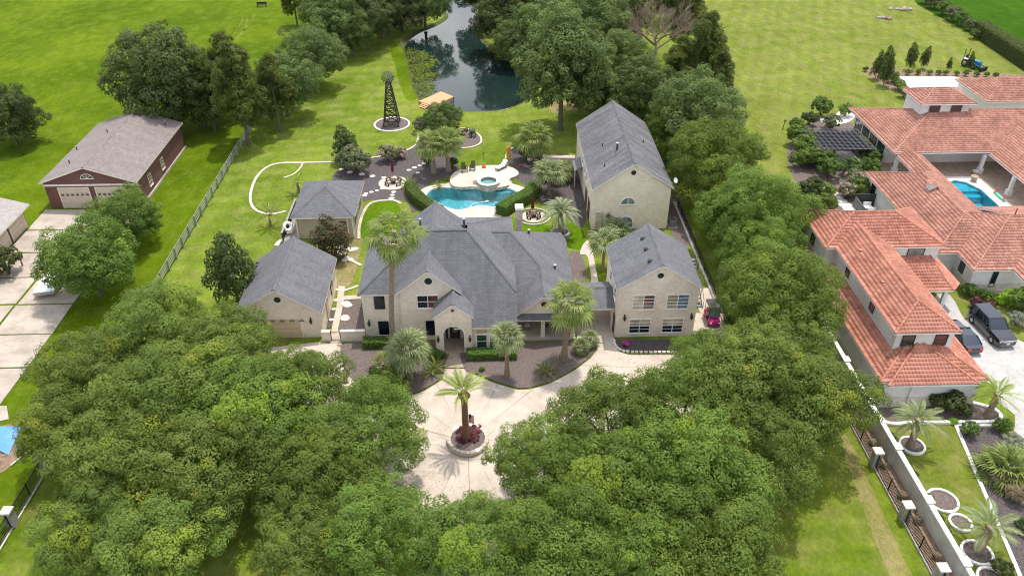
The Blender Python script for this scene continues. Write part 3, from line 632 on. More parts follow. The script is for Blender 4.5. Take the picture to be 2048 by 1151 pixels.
# ------------------------------------------------------------------ building helpers
def roof_face(parent, pts, mat, t=0.16, fascia='trim_cream', name='roof_slope'):
    """one planar slope (3-D corners) as a slab with fascia edges"""
    P = [Vector(p) for p in pts]; nrm = Vector((0, 0, 0))
    for i in range(len(P)): nrm += P[i - 1].cross(P[i])
    if nrm.z < 0: P = P[::-1]
    n = len(P); vv = [tuple(p) for p in P] + [(p.x, p.y, p.z - t) for p in P]; m = MB()
    m.add(vv, [tuple(range(n))], 0); m.add(vv, [tuple(range(2 * n - 1, n - 1, -1))], 1)
    m.add(vv, [(i, n + i, n + (i + 1) % n, (i + 1) % n) for i in range(n)], 1)
    return m.build(name, [mat, fascia], parent)
def ridge_cap(parent, p, q, mat='shingle_grey', w_=0.34):
    P = Vector(p); Q = Vector(q); d = (Q - P).normalized(); s = d.cross(Vector((0, 0, 1))).normalized() * w_ / 2; m = MB()
    lo = Vector((0, 0, -.75 * w_ / 2)); z = Vector((0, 0, .075))
    V = [P + s + lo + z, P + z, P - s + lo + z, Q + s + lo + z, Q + z, Q - s + lo + z]; W = [v - Vector((0, 0, .1)) for v in V]
    m.add(V + W, [(0, 3, 4, 1)[::-1], (1, 4, 5, 2)[::-1], (0, 6, 9, 3), (2, 5, 11, 8), (0, 1, 2, 8, 7, 6), (3, 9, 10, 11, 5, 4)]); return m.build('ridge_cap', mat, parent)
def gable_roof(parent, x0, x1, y0, y1, ze, zr, mat, axis='y', fascia='trim_cream', xr=None, cap=True):
    xr = (x0 + x1) / 2 if xr is None else xr
    if axis == 'y':
        roof_face(parent, [(x0, y0, ze), (xr, y0, zr), (xr, y1, zr), (x0, y1, ze)], mat, fascia=fascia)
        roof_face(parent, [(x1, y0, ze), (x1, y1, ze), (xr, y1, zr), (xr, y0, zr)], mat, fascia=fascia)
        if cap: ridge_cap(parent, (xr, y0, zr), (xr, y1, zr), mat)
    else:
        yr = (y0 + y1) / 2
        roof_face(parent, [(x0, y0, ze), (x1, y0, ze), (x1, yr, zr), (x0, yr, zr)], mat, fascia=fascia)
        roof_face(parent, [(x0, y1, ze), (x1, y1, ze), (x1, yr, zr), (x0, yr, zr)], mat, fascia=fascia)
        if cap: ridge_cap(parent, (x0, yr, zr), (x1, yr, zr), mat)
def gable_body(parent, x0, x1, y0, y1, ze, zr, mat, name='wall', xr=None):
    """walls with gable ends facing -Y / +Y"""
    xr = (x0 + x1) / 2 if xr is None else xr
    m = MB(); vv = [(x0, y0, 0), (x1, y0, 0), (x1, y0, ze), (xr, y0, zr), (x0, y0, ze), (x0, y1, 0), (x1, y1, 0), (x1, y1, ze), (xr, y1, zr), (x0, y1, ze)]
    m.add(vv, [(0, 1, 2, 3, 4), (6, 5, 9, 8, 7), (1, 6, 7, 2), (5, 0, 4, 9)]); return m.build(name, mat, parent)
def house_window(parent, c, w_, h_, face='-y', pane='glass', frame='trim_white', cols=2, rows=2, arch=False, sill=True, surround=None, ft=0.07):
    """window on a wall: c = centre on the wall plane; frame, panes, muntins, sill"""
    A = {'-y': (Vector((1, 0, 0)), Vector((0, -1, 0))), '+x': (Vector((0, 1, 0)), Vector((1, 0, 0))), '-x': (Vector((0, -1, 0)), Vector((-1, 0, 0)))}[face]
    u, nrm = A; c = Vector(c); up = Vector((0, 0, 1))
    def quadbox(m, a0, a1, b0, b1, d0, d1, mat=0):
        m.obox(c + u * (a0 + a1) / 2 + up * (b0 + b1) / 2 + nrm * (d0 + d1) / 2, (u, nrm, up), ((a1 - a0) / 2, abs(d1 - d0) / 2, (b1 - b0) / 2), mat)
    W = w_ / 2; Hh = h_ / 2
    f = MB()
    if not arch:
        quadbox(f, -W, -W + ft, -Hh, Hh, -.02, .06); quadbox(f, W - ft, W, -Hh, Hh, -.02, .06); quadbox(f, -W + ft, W - ft, Hh - ft, Hh, -.02, .06); quadbox(f, -W + ft, W - ft, -Hh, -Hh + ft, -.02, .06)
    else:
        nn = 14; out = [(W * math.cos(math.pi * k / nn), Hh * math.sin(math.pi * k / nn) * arch) for k in range(nn + 1)]; b0 = -Hh if arch != 2 else 0
        out = [(x, y + (Hh - Hh * 1.0) if False else y) for x, y in out]
        prof = [(W, -Hh)] + [(x, (Hh - W) + W * math.sin(math.pi * k / nn)) for k, (x, y) in enumerate(out)] + [(-W, -Hh)]
        inn = [(x * (1 - ft / W), (y - 0) * 1 - (ft if y > Hh - W + .01 else 0) * math.copysign(1, 1)) for x, y in prof]; inn[0] = (W - ft, -Hh + ft); inn[-1] = (-W + ft, -Hh + ft)
        P3 = lambda q, d: c + u * q[0] + up * q[1] + nrm * d
        k = len(prof); vv = [P3(q, .06) for q in prof] + [P3(q, .06) for q in inn] + [P3(q, -.02) for q in prof]
        fs = [(i, (i + 1) % k, k + (i + 1) % k, k + i) for i in range(k)] + [(2 * k + i, 2 * k + (i + 1) % k, (i + 1) % k, i) for i in range(k)]
        f.add(vv, fs)
    fo = f.build('window', frame, parent)
    g = MB()
    if not arch:
        cw = (w_ - 2 * ft) / cols; 
        for i in range(cols):
            g = MB(); quadbox(g, -W + ft + i * cw + .012, -W + ft + (i + 1) * cw - .012, -Hh + ft, Hh - ft, -.02, .025); g.build('pane', pane if isinstance(pane, str) else pane[i % len(pane)], fo)
        mu = MB()
        for i in range(1, cols): quadbox(mu, -W + ft + i * cw - .03, -W + ft + i * cw + .03, -Hh + ft, Hh - ft, .0, .05)
        for j in range(1, rows): quadbox(mu, -W + ft, W - ft, -Hh + ft + j * (h_ - 2 * ft) / rows - .025, -Hh + ft + j * (h_ - 2 * ft) / rows + .025, .0, .047)
        if mu.v: mu.build('muntin', frame, fo)
    else:
        k = len(inn); g.add([P3(q, .022) for q in inn], [tuple(range(k))]); g.build('pane', pane, fo)
        mu = MB(); quadbox(mu, -.03, .03, -Hh + ft, Hh - ft, .0, .05)
        if h_ > w_ * .7: quadbox(mu, -W + ft, W - ft, Hh - W - .03, Hh - W + .03, .0, .047)
        mu.build('muntin', frame, fo)
    if sill:
        s_ = MB(); quadbox(s_, -W - .08, W + .08, -Hh - .1, -Hh - .002, 0, .1); s_.build('sill', surround or frame, fo)
    return fo
def round_vent(parent, c, r, face='-y', mat='dark_vent', rim='trim_cream'):
    m = MB(); c = Vector(c); nn = 20; P = [c + Vector((math.cos(2 * math.pi * k / nn) * r, -.03, math.sin(2 * math.pi * k / nn) * r)) for k in range(nn)]
    Q = [c + Vector((math.cos(2 * math.pi * k / nn) * (r + .09), -.05, math.sin(2 * math.pi * k / nn) * (r + .09))) for k in range(nn)]; R_ = [Vector((q.x, q.y + .06, q.z)) for q in Q]
    ri = MB(); ri.add(P + Q + R_, [f for i in range(nn) for f in ((i, nn + i, nn + (i + 1) % nn, (i + 1) % nn)[::-1], (nn + i, 2 * nn + i, 2 * nn + (i + 1) % nn, nn + (i + 1) % nn)[::-1])])
    v = ri.build('gable_vent', rim, parent); m.add(P, [tuple(range(nn))]); m.build('louvre', mat, v)
def wall_lamp(parent, c, face='-y'):
    c = Vector(c); m = MB(); m.box(c.x - .05, c.y - .1, c.z - .05, c.x + .05, c.y, c.z + .4); lo = m.build('wall_lamp', 'iron', parent)
    m = MB(); m.lathe([(.02, -.28), (.1, -.18), (.13, .12), (.03, .24)], 8, (c.x, c.y - .2, c.z)); m.lathe([(.16, .12), (.02, .3)], 8, (c.x, c.y - .2, c.z)); m.build('lantern', 'iron', lo)
    m = MB(); m.lathe([(.095, -.16), (.12, .1)], 8, (c.x, c.y - .2, c.z)); m.build('lantern_glass', 'glass_pale', lo)
def pipe_vent(parent, x, y, z, h=0.55, r=0.09, cap=True):
    m = MB(); m.tube([(x, y, z - .3), (x, y, z + h)], r, 10)
    if cap: m.tube([(x, y, z + h), (x, y, z + h + .14)], r * 1.6, 10, 1)
    m.build('vent_pipe', ['dark_grey', 'steel'] , parent)
def roll_door(parent, x0, x1, y, z1, mat, lites=0, face='-y', xw=None):
    """sectional garage door recessed a little in its opening; each panel row its own piece"""
    d = None; rows = 4; fr = MB()
    if face == '-y':
        fr.box(x0 - .1, y - .06, 0, x0, y + .02, z1 + .1); fr.box(x1, y - .06, 0, x1 + .1, y + .02, z1 + .1); fr.box(x0, y - .06, z1, x1, y + .02, z1 + .1)
    else:
        fr.box(y - .02, x0 - .1, 0, y + .06, x0, z1 + .1); fr.box(y - .02, x1, 0, y + .06, x1 + .1, z1 + .1); fr.box(y - .02, x0, z1, y + .06, x1, z1 + .1)
    d = fr.build('garage_door', 'trim_cream', parent)
    for i in range(rows):
        m = MB(); za = i * z1 / rows + .015; zb = (i + 1) * z1 / rows - .015
        if face == '-y': m.box(x0, y - .025, za, x1, y + .02, zb)
        else: m.box(y - .02, x0, za, y + .025, x1, zb)
        m.build('door_panel', mat, d)
    for k in range(lites):
        m = MB(); ww = (x1 - x0) / lites; a = x0 + (k + .2) * ww; b = a + ww * .6; zz = z1 * (2.35 / 4 if False else .62)
        if face == '-y': m.box(a, y - .04, zz, b, y, zz + z1 * .10)
        else: m.box(y, a, zz, y + .04, b, zz + z1 * .10)
        m.build('door_window', 'glass_navy', d)

# ------------------------------------------------------------------ detached garage (left front)
h = thing('detached_garage', 'cream brick garage with grey gable roof and tan door, west of the main house', 'garage', (-20.2, 61.9, 0))
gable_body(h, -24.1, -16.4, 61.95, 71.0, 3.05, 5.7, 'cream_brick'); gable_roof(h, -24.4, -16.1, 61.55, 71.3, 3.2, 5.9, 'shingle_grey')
round_vent(h, (-20.15, 61.93, 4.55), .33)
roll_door(h, -22.6, -18.4, 61.93, 2.3, 'door_tan')
m = MB()
for k in range(5):
    a = -22.2 + k * .92; dl = MB(); nn = 8; dl.add([(a + .28 + .28 * math.cos(math.pi * q / nn), 61.86, 1.98 + .2 * math.sin(math.pi * q / nn)) for q in range(nn + 1)], [tuple(range(nn, -1, -1))]); dl.build('door_window', 'glass_navy', h)
wall_lamp(h, (-17.35, 61.95, 2.0))
m = MB(); m.box(-16.4, 64.6, 0.0, -16.3, 65.5, 2.1); m.build('side_door', 'trim_tan', h)
m = MB(); m.box(-16.4, 67.6, 1.0, -16.3, 68.6, 2.2); m.build('side_window', 'glass', h)
# ------------------------------------------------------------------ carriage house (right front)
h = thing('carriage_house', 'two storey cream brick carriage house with grey gable roof and four paired windows', 'house', (15.8, 61.0, 0))
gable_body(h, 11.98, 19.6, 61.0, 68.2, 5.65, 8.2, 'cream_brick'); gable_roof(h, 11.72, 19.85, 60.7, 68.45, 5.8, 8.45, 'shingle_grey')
round_vent(h, (15.75, 60.98, 7.15), .3)
for x, pn in ((14.42, ('glass_blind', 'glass_red')), (17.68, ('glass_blind', 'glass_sky'))): house_window(h, (x, 60.99, 4.15), 2.15, 1.7, pane=pn, rows=4, surround='trim_cream')
for x in (14.3, 17.5): house_window(h, (x, 60.99, 1.35), 2.1, 1.7, pane=('glass_blind', 'glass_blind'), rows=4, surround='trim_cream')
for x in (14.3, 17.5):
    m = MB(); m.box(x - .93, 60.95, .58, x - .05, 60.968, 1.28); m.box(x + .05, 60.95, .58, x + .93, 60.968, 1.28); m.build('window_shade', 'glass_navy', h)
for x in (12.75, 19.2): wall_lamp(h, (x, 61.0, 2.35))
for y in (62.3, 64.4, 66.4):
    m = MB(); z = 8.45 - (15.785 - 14.9) * .652; m.lathe([(.22, -.1), (.22, .12), (.1, .24), (.0, .27)], 10, (14.9, y, z)); m.build('roof_vent', 'dark_grey', h)
m = MB(); m.box(11.88, 61.6, 0, 11.99, 62.6, 2.1); m.build('side_door', 'wood_brown', h)
for y in (62.5, 65.5):
    house_window(h, (11.98, y, 4.2), .9, 1.3, face='-x', pane='glass', cols=1)
# stair of dark treads on the right side of the carriage house
st = thing('outdoor_stair', 'dark grey open stair descending beside the carriage house', 'stair', (20.7, 65.6, 0))
for k in range(14):
    m = MB(); y = 65.6 + k * .36; z = .2 + k * .2; m.box(19.85, y, z - .05, 21.6, y + .27, z); m.build('tread', 'slat_grey', st)
for x in (19.8, 21.63):
    m = MB(); m.bar((x, 65.5, .05), (x, 70.6, 2.85), .05, .2); m.build('stringer', 'iron', st)
for x in (19.9, 21.5):
    m = MB(); m.tube([(x, 70.3, 0), (x, 70.3, 2.7)], .05, 6); m.build('post', 'iron', st)
m = MB(); m.bar((21.68, 65.5, 1.05), (21.68, 70.6, 3.85), .05, .05); [m.bar((21.68, 65.5 + q * 1.27, .1 + q * .7), (21.68, 65.5 + q * 1.27, 1.05 + q * .7), .04, .04) for q in range(5)]; m.build('handrail', 'iron', st)
# ------------------------------------------------------------------ guest house (behind, right)
h = thing('guest_house', 'large cream brick guest house with long streaked grey gable roof beyond the pool', 'house', (16.5, 82, 0))
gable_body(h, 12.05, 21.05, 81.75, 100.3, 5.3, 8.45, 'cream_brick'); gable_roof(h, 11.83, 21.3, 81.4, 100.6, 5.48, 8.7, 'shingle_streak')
round_vent(h, (16.5, 81.73, 7.4), .3)
house_window(h, (16.15, 81.74, 3.8), 1.75, .95, pane='glass_sky', arch=1, surround='trim_cream'); house_window(h, (16.1, 81.74, 1.0), 1.75, 1.55, pane='glass_sky', arch=1, surround='trim_cream')
m = MB(); m.box(12.5, 81.70, .1, 13.45, 81.76, 2.3); m.build('wall_panel', 'stone', h)
for y, z in ((84.0, .0), (86.8, 0.0)):
    m = MB(); m.box(11.97, y, .05, 12.06, y + 1.5, 2.4); m.build('side_door', 'wood_brown', h)
for y in (88.0, 90.0, 92.5): house_window(h, (12.05, y, 3.9), .9, 1.3, face='-x', pane='glass', cols=1)
sr = thing('wall_medallion', 'dark iron sunburst medallion on the guest house wall', 'wall ornament', (13.95, 81.72, 1.9)); m = MB(); m.lathe([(.0, .0), (.16, .0)], 12); 
m = MB(); c_ = Vector((13.95, 81.70, 1.9)); nn = 12
m.add([c_ + Vector((.15 * math.cos(2 * math.pi * q / nn), -.03, .15 * math.sin(2 * math.pi * q / nn))) for q in range(nn)], [tuple(range(nn))]); m.build('disc', 'rust', sr)
for q in range(12):
    a = 2 * math.pi * q / 12; m = MB(); m.bar(c_ + Vector((.17 * math.cos(a), -.02, .17 * math.sin(a))), c_ + Vector((.38 * math.cos(a), -.02, .38 * math.sin(a))), .05, .03); m.build('ray', 'rust', sr)
for x, y in ((15.3, 87.0), (13.6, 84.9), (14.0, 90.0), (19.2, 91.0)):
    zz = 8.7 - abs(x - 16.56) * .68; pipe_vent(h, x, y, zz, .35 if x != 15.3 else .75, .07 if x != 15.3 else .12, x == 15.3)
aw = MB(); aw.add([(11.0, 92.6, 2.35), (12.04, 92.6, 2.95), (12.04, 95.6, 2.95), (11.0, 95.6, 2.35), (11.0, 92.6, 2.25), (12.04, 92.6, 2.85), (12.04, 95.6, 2.85), (11.0, 95.6, 2.25)], [(0, 1, 2, 3), (7, 6, 5, 4), (0, 4, 5, 1), (3, 2, 6, 7), (0, 3, 7, 4)])
aw.build('awning', 'mid_grey', h)
for y in (92.75, 95.45):
    m = MB(); m.bar((11.1, y, .0), (11.1, y, 2.3), .1, .1); m.build('awning_post', 'trim_cream', h)
ds = thing('satellite_dish', 'small grey satellite dish on the guest house eave', 'satellite dish', (21.35, 82.6, 5.5)); m = MB(); m.tube([(21.3, 82.6, 5.3), (21.5, 82.5, 5.9)], .03, 6); m.build('mast', 'steel', ds)
m = MB(); m.lathe([(.0, 0), (.2, .03), (.34, .1)], 14); d_ = m.build('dish', 'white_plastic', ds, local=True); d_.location = (.2, -.15, .5); d_.rotation_euler = (1.0, .3, .6)
m = MB(); m.tube([(.2, -.15, .5), (.45, -.45, .55)], .02, 5); m.build('feed_arm', 'steel', ds, local=True)
ac = thing('air_conditioner', 'grey square air conditioning unit beside the guest house', 'air conditioner', (21.9, 82.4, 0)); m = MB(); m.box(21.45, 81.9, .06, 22.3, 82.75, .95); m.build('housing', 'mid_grey', ac); m = MB(); m.lathe([(.36, .96), (.36, 1.0), (.3, 1.02), (0, 1.02)], 14, (21.88, 82.32, 0)); m.build('fan_guard', 'dark_grey', ac); m = MB(); m.box(21.3, 81.75, 0, 22.45, 82.9, .06); m.build('base_slab', 'concrete', ac)
# ------------------------------------------------------------------ pool house
h = thing('pool_house', 'small tan pool house with grey hip roof behind the detached garage', 'pool house', (-19.1, 81, 0))
m = MB(); m.box(-22.3, 80.75, 0, -15.85, 89.1, 2.9); m.build('wall', 'siding_tan', h)
a, b, c_, d_, e_, f_ = (-22.85, 80.3, 3.0), (-15.45, 80.3, 3.0), (-15.45, 89.5, 3.0), (-22.85, 89.5, 3.0), (-19.15, 84.0, 5.05), (-19.15, 85.6, 5.05)
for q in ([a, b, e_], [b, c_, f_, e_], [c_, d_, f_], [d_, a, e_, f_]): roof_face(h, q, 'shingle_grey')
ridge_cap(h, e_, f_)
for p in (a, b): ridge_cap(h, p, e_, 'shingle_grey', .26)
m = MB(); m.box(-17.4, 80.68, .9, -16.6, 80.77, 2.2); m.build('window', 'glass', h)
for y in (82.2, 86.0):
    m = MB(); m.box(-15.86, y, .9, -15.78, y + 1.2, 2.3); m.build('window', 'glass', h)
for x in (-22.3, -15.85, -16.45):
    m = MB(); m.box(x - .07, 80.66, 0, x + .07, 80.80, 2.85); m.build('corner_board', 'trim_cream', h)
# deck rail and ring float at the pool house
rl = thing('deck_rail', 'dark wooden deck railing beside the pool house', 'railing', (-23.9, 84, 0))
m = MB(); m.prism([(-24.0, 79.8), (-22.35, 79.8), (-22.35, 88.0), (-24.0, 88.0)], 0, .16); m.build('deck', 'wood_grey', rl)
for k in range(6):
    m = MB(); m.box(-24.0, 79.9 + k * 1.6, .16, -23.88, 80.02 + k * 1.6, 1.3); m.build('post', 'wood_dark', rl)
for z in (1.3,):
    m = MB(); m.box(-24.06, 79.8, z, -23.82, 88.1, z + .07); m.build('rail', 'wood_grey', rl)
for k in range(38):
    m = MB(); y = 80.15 + k * .21; m.box(-23.96, y, .25, -23.91, y + .05, 1.3); m.build('baluster', 'wood_dark', rl)
def torus(mb, R_, r_, n1=20, n2=8, mat=0):
    vv = []; fs = []
    for i in range(n1):
        a = 2 * math.pi * i / n1
        for j in range(n2):
            b = 2 * math.pi * j / n2; vv.append(((R_ + r_ * math.cos(b)) * math.cos(a), (R_ + r_ * math.cos(b)) * math.sin(a), r_ * math.sin(b)))
    for i in range(n1):
        for j in range(n2): fs.append((i * n2 + j, ((i + 1) % n1) * n2 + j, ((i + 1) % n1) * n2 + (j + 1) % n2, i * n2 + (j + 1) % n2))
    mb.add(vv, fs, mat, True); return mb
m = MB(); torus(m, .45, .2); o = m.build('ring_float', 'white_plastic', None, label='white inflatable ring hanging on the deck railing', cat='pool float'); o.location = (-23.6, 81.6, 1.15); o.rotation_euler = (1.0, 0.5, 0.5)
m = MB(); m.lathe([(0, 0), (.35, .04), (.42, .25), (.40, .3)], 12); o = m.build('wading_basin', 'tarp', None, label='blue basin leaning inside the deck railing', cat='basin'); o.location = (-23.2, 86.8, .6); o.rotation_euler = (1.2, 0, .9)
# ------------------------------------------------------------------ main house
h = thing('main_house', 'sprawling cream brick main house with grey shingle hip roof and arched entry', 'house', (-2, 61, 0))
S = 'shingle_grey'
def zF(y): return 3.0 + .95 * (y - 59.0)
RA = (-6.5, 65.93, zF(65.93)); RB = (-2.27, 65.93, zF(65.93)); HE = (2.4, 61.45, zF(61.45))
roof_face(h, [(-12.5, 61.4, zF(61.4)), (-3.5, 61.4, zF(61.4)), (-3.5, 59.0, 3.0), (2.4, 59.0, 3.0), HE, RB, RA], S)
roof_face(h, [(-12.5, 61.4, zF(61.4)), RA, (-12.5, 71.9, zF(61.4))], S)
roof_face(h, [(-12.5, 71.9, zF(61.4)), RA, RB, (2.4, 71.9, zF(61.4))], S)
roof_face(h, [RB, HE, (2.4, 71.9, HE[2])], S)
ridge_cap(h, RA, RB, S); ridge_cap(h, RB, HE, S, .26); ridge_cap(h, RA, (-12.5, 61.4, zF(61.4)), S, .26)
zB = lambda x: 7.4 - .74 * (x - 2.0)
roof_face(h, [(-1, 69.1, 7.4), (2, 69.1, 7.4), (5, 65.65, zB(5)), (2.42, 62.5, 3.05), (-1, 62.5, 3.05)], S)
roof_face(h, [(2, 69.1, 7.4), (5, 65.65, zB(5)), (5, 60.75, zB(5)), (8.35, 60.75, zB(8.35)), (8.35, 74.9, zB(8.35)), (7.85, 76.0, zB(7.85))], S)
roof_face(h, [(5, 60.75, zB(5)), (5, 65.65, zB(5)), (2.42, 62.5, 3.05), (2.42, 60.75, 3.05)], S)
roof_face(h, [(-1, 69.1, 7.4), (2, 69.1, 7.4), (7.85, 76, zB(7.85)), (-1, 76, zB(7.85))], S)
ridge_cap(h, (0.0, 69.1, 7.4), (2, 69.1, 7.4), S); ridge_cap(h, (2, 69.1, 7.4), (5, 65.65, zB(5)), S, .26); ridge_cap(h, (5, 60.75, zB(5)), (5, 65.65, zB(5)), S, .3)
gable_roof(h, -9.8, -1.9, 66.5, 76.3, 3.9, 7.0, S, xr=-5.85)
roof_face(h, [(2.58, 79.8, 3.0), (2.58, 70, 3.0), (-2.4, 70, 5.05), (-2.4, 74.8, 5.05)], S); roof_face(h, [(2.58, 79.8, 3.0), (-2.4, 74.8, 5.05), (-5.0, 74.8, 5.05), (-5.0, 79.8, 3.0)], S)
ridge_cap(h, (2.58, 79.8, 3.0), (-2.4, 74.8, 5.05), S, .26)
# front gable and entry gable
roof_face(h, [(-8.85, 60.9, 5.62), (-5.8, 60.9, 8.1), (-5.8, 64.5, 8.1), (-8.85, 61.8, 5.62)], S); roof_face(h, [(-2.75, 60.9, 5.62), (-2.75, 61.8, 5.62), (-5.8, 64.5, 8.1), (-5.8, 60.9, 8.1)], S)
ridge_cap(h, (-5.8, 60.9, 8.1), (-5.8, 64.5, 8.1), S)
roof_face(h, [(-5.4, 58.7, 4.42), (-3.52, 58.7, 5.9), (-3.52, 62.2, 5.9), (-5.4, 61.2, 4.42)], S); roof_face(h, [(-1.64, 58.7, 4.42), (-1.64, 60.6, 4.42), (-3.52, 62.2, 5.9), (-3.52, 58.7, 5.9)], S)
ridge_cap(h, (-3.52, 58.7, 5.9), (-3.52, 62.1, 5.9), S)
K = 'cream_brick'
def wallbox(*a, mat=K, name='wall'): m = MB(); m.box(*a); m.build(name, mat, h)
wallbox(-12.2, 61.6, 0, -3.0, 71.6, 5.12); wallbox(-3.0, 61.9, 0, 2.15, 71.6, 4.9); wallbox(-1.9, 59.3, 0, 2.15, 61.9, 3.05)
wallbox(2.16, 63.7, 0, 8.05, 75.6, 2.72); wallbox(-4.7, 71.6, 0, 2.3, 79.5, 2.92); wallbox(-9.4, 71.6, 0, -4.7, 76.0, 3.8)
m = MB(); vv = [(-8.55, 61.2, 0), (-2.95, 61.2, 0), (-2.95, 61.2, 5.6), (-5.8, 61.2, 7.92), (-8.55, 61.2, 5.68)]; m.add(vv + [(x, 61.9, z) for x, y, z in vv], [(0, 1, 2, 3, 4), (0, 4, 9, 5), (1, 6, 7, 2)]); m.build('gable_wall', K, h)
# entry porch front with an arch opening
m = MB(); xa, xb = -4.5, -2.6; xc = (xa + xb) / 2; ra = (xb - xa) / 2; zs = 2.35; nn = 14; y0, y1 = 58.9, 59.25
out = [(-5.25, 0), (-5.25, 4.4), (-3.52, 5.75), (-1.85, 4.42), (-1.85, 0)]
arc = [(xb, 0)] + [(xc + ra * math.cos(math.pi * k / nn), zs + ra * math.sin(math.pi * k / nn)) for k in range(nn + 1)] + [(xa, 0)]
loop = out + arc; n = len(loop)
m.add([(x, y0, z) for x, z in loop], [tuple(range(n))[::-1]]); m.add([(x, y, z) for y in (y0, y1) for x, z in arc], [(i, i + 1, len(arc) + i + 1, len(arc) + i)[::-1] for i in range(len(arc) - 1)])
m.box(-5.25, 59.25, 0, -4.6, 61.3, 4.4); m.box(-2.5, 59.25, 0, -1.85, 61.3, 4.4); m.box(-4.6, 59.25, 3.4, -2.5, 61.3, 4.4)
m.add([(x, y0 + .0, z) for x, z in out[:2]] + [(x, 59.26, z) for x, z in out[:2]] + [(x, y0, z) for x, z in out[3:]] + [(x, 59.26, z) for x, z in out[3:]], [(0, 1, 3, 2), (4, 5, 7, 6)])
m.build('entry_porch', K, h)
tr = MB(); A2 = [(xc + (ra + .22) * math.cos(math.pi * k / nn), zs + (ra + .22) * math.sin(math.pi * k / nn)) for k in range(nn + 1)]; A1 = [(xc + ra * math.cos(math.pi * k / nn), zs + ra * math.sin(math.pi * k / nn)) for k in range(nn + 1)]
tr.add([(x, y0 - .04, z) for x, z in A1 + A2], [(i, nn + 1 + i, nn + 2 + i, i + 1)[::-1] for i in range(nn)]); tr.box(xc - .12, y0 - .08, zs + ra - .05, xc + .12, y0, zs + ra + .38); tr.build('arch_trim', 'trim_cream', h)
m = MB(); m.box(-4.58, 61.15, 0, -2.52, 61.19, 2.95); m.build('entry_surround', 'trim_cream', h)
m = MB(); m.box(-4.05, 61.08, .18, -3.05, 61.14, 2.45); dr = m.build('front_door', 'wood_dark', h)
m = MB(); nn = 16; m.add([(-3.55 + .27 * math.cos(2 * math.pi * k / nn), 61.06, 1.45 + .58 * math.sin(2 * math.pi * k / nn)) for k in range(nn)], [tuple(range(nn))]); m.build('oval_glass', 'glass_pale', dr)
m = MB(); m.box(-4.45, 61.08, .18, -4.2, 61.14, 2.3); m.build('sidelight', 'glass', h)
m = MB(); m.prism([(-4.58, 58.9), (-2.52, 58.9), (-2.52, 61.15), (-4.58, 61.15)], 0, .16); m.build('porch_floor', 'stamped_tan', h)
m = MB(); m.box(-3.66, 58.83, 5.0, -3.44, 58.9, 5.22); m.build('gable_vent', 'dark_vent', h)
round_vent(h, (-5.78, 61.18, 6.85), .36)
house_window(h, (-5.95, 61.19, 4.55), 2.05, 1.5, pane=('glass', 'glass_red'), surround='trim_cream')
for x, z, hh in ((-10.55, 4.28, 1.55), (-10.4, 1.25, 1.6)):
    m = MB(); m.box(x - .5, 61.53, z - hh / 2, x + .5, 61.6, z + hh / 2); m.build('solar_screen', 'glass_navy', h)
    m = MB(); m.box(x - .58, 61.5, z - hh / 2 - .1, x + .58, 61.6, z - hh / 2 - .002); m.build('sill', 'trim_cream', h)
m = MB(); m.box(-5.0 - 1.3, 61.13, .6, -5.0 - .4, 61.2, 2.3); m.build('solar_screen', 'glass_navy', h)
m = MB(); m.box(-12.05, 61.44, 5.25, -11.6 + .5, 61.5, 5.3); 
m = MB(); m.lathe([(0, -.14), (.12, -.1), (.14, .05), (.05, .12)], 10, (-9.35, 61.35, 5.2)); m.build('floodlight', 'white_plastic', h)
for x in (-11.75, -5.0, -2.05): wall_lamp(h, (x, 61.6 if x < -10 else 58.9, 1.85))
for x in (-.95, .25, 1.45):
    house_window(h, (x, 59.29, 1.2), 1.05, 1.65, pane='glass_green', cols=1, surround='trim_cream', sill=x == .25); m = MB(); m.box(x - .5, 59.22, 2.2, x + .5, 59.29, 2.75); m.build('transom', 'glass_blind', h)
# covered porch on the right
m = MB(); m.prism([(2.16, 60.7), (8.1, 60.7), (8.1, 63.7), (2.16, 63.7)], 0, .22); m.build('porch_floor', 'concrete', h)
m = MB(); m.add([(2.45, 61.05, 2.72), (7.95, 61.05, 2.72), (7.95, 61.05, 3.05), (5, 61.05, zB(5) - .18), (2.45, 61.05, 3.0)], [(0, 1, 2, 3, 4)]); m.box(2.45, 61.06, 2.45, 8.05, 61.36, 2.78); m.build('porch_gable', K, h)
roof_face(h, [(2.35, 60.45, 2.62), (8.1, 60.45, 2.62), (8.1, 61.04, 3.02), (2.35, 61.04, 3.02)], S, .1)
round_vent(h, (5.0, 61.03, 4.1), .3)
for x in (4.75, 7.65):
    m = MB(); m.box(x, 61.0, .22, x + .4, 61.4, 2.5); m.box(x - .04, 60.96, .22, x + .44, 61.44, .35); m.build('column', K, h)
house_window(h, (3.3, 63.69, 1.4), 1.3, 1.6, pane='glass', surround='trim_cream'); house_window(h, (6.4, 63.69, 1.4), 1.3, 1.6, pane='glass', surround='trim_cream')
wall_lamp(h, (7.85, 60.98, 1.75))
# chimney, vents
m = MB(); m.box(2.82, 74.9, 0, 3.55, 75.8, 6.55); ch_ = m.build('chimney', 'stone', h); m = MB(); m.box(2.74, 74.82, 6.55, 3.63, 75.88, 6.8); m.build('chimney_cap', 'patio_white', ch_)
for x, y, z, hh_ in ((-6.75, 67.6, 8.7, 1.0), (-2.5, 67.6, 8.6, 1.05), (4.05, 71.2, zB(4.05), .3), (6.5, 67.3, zB(6.5), .25)): pipe_vent(h, x, y, z, hh_, .1)
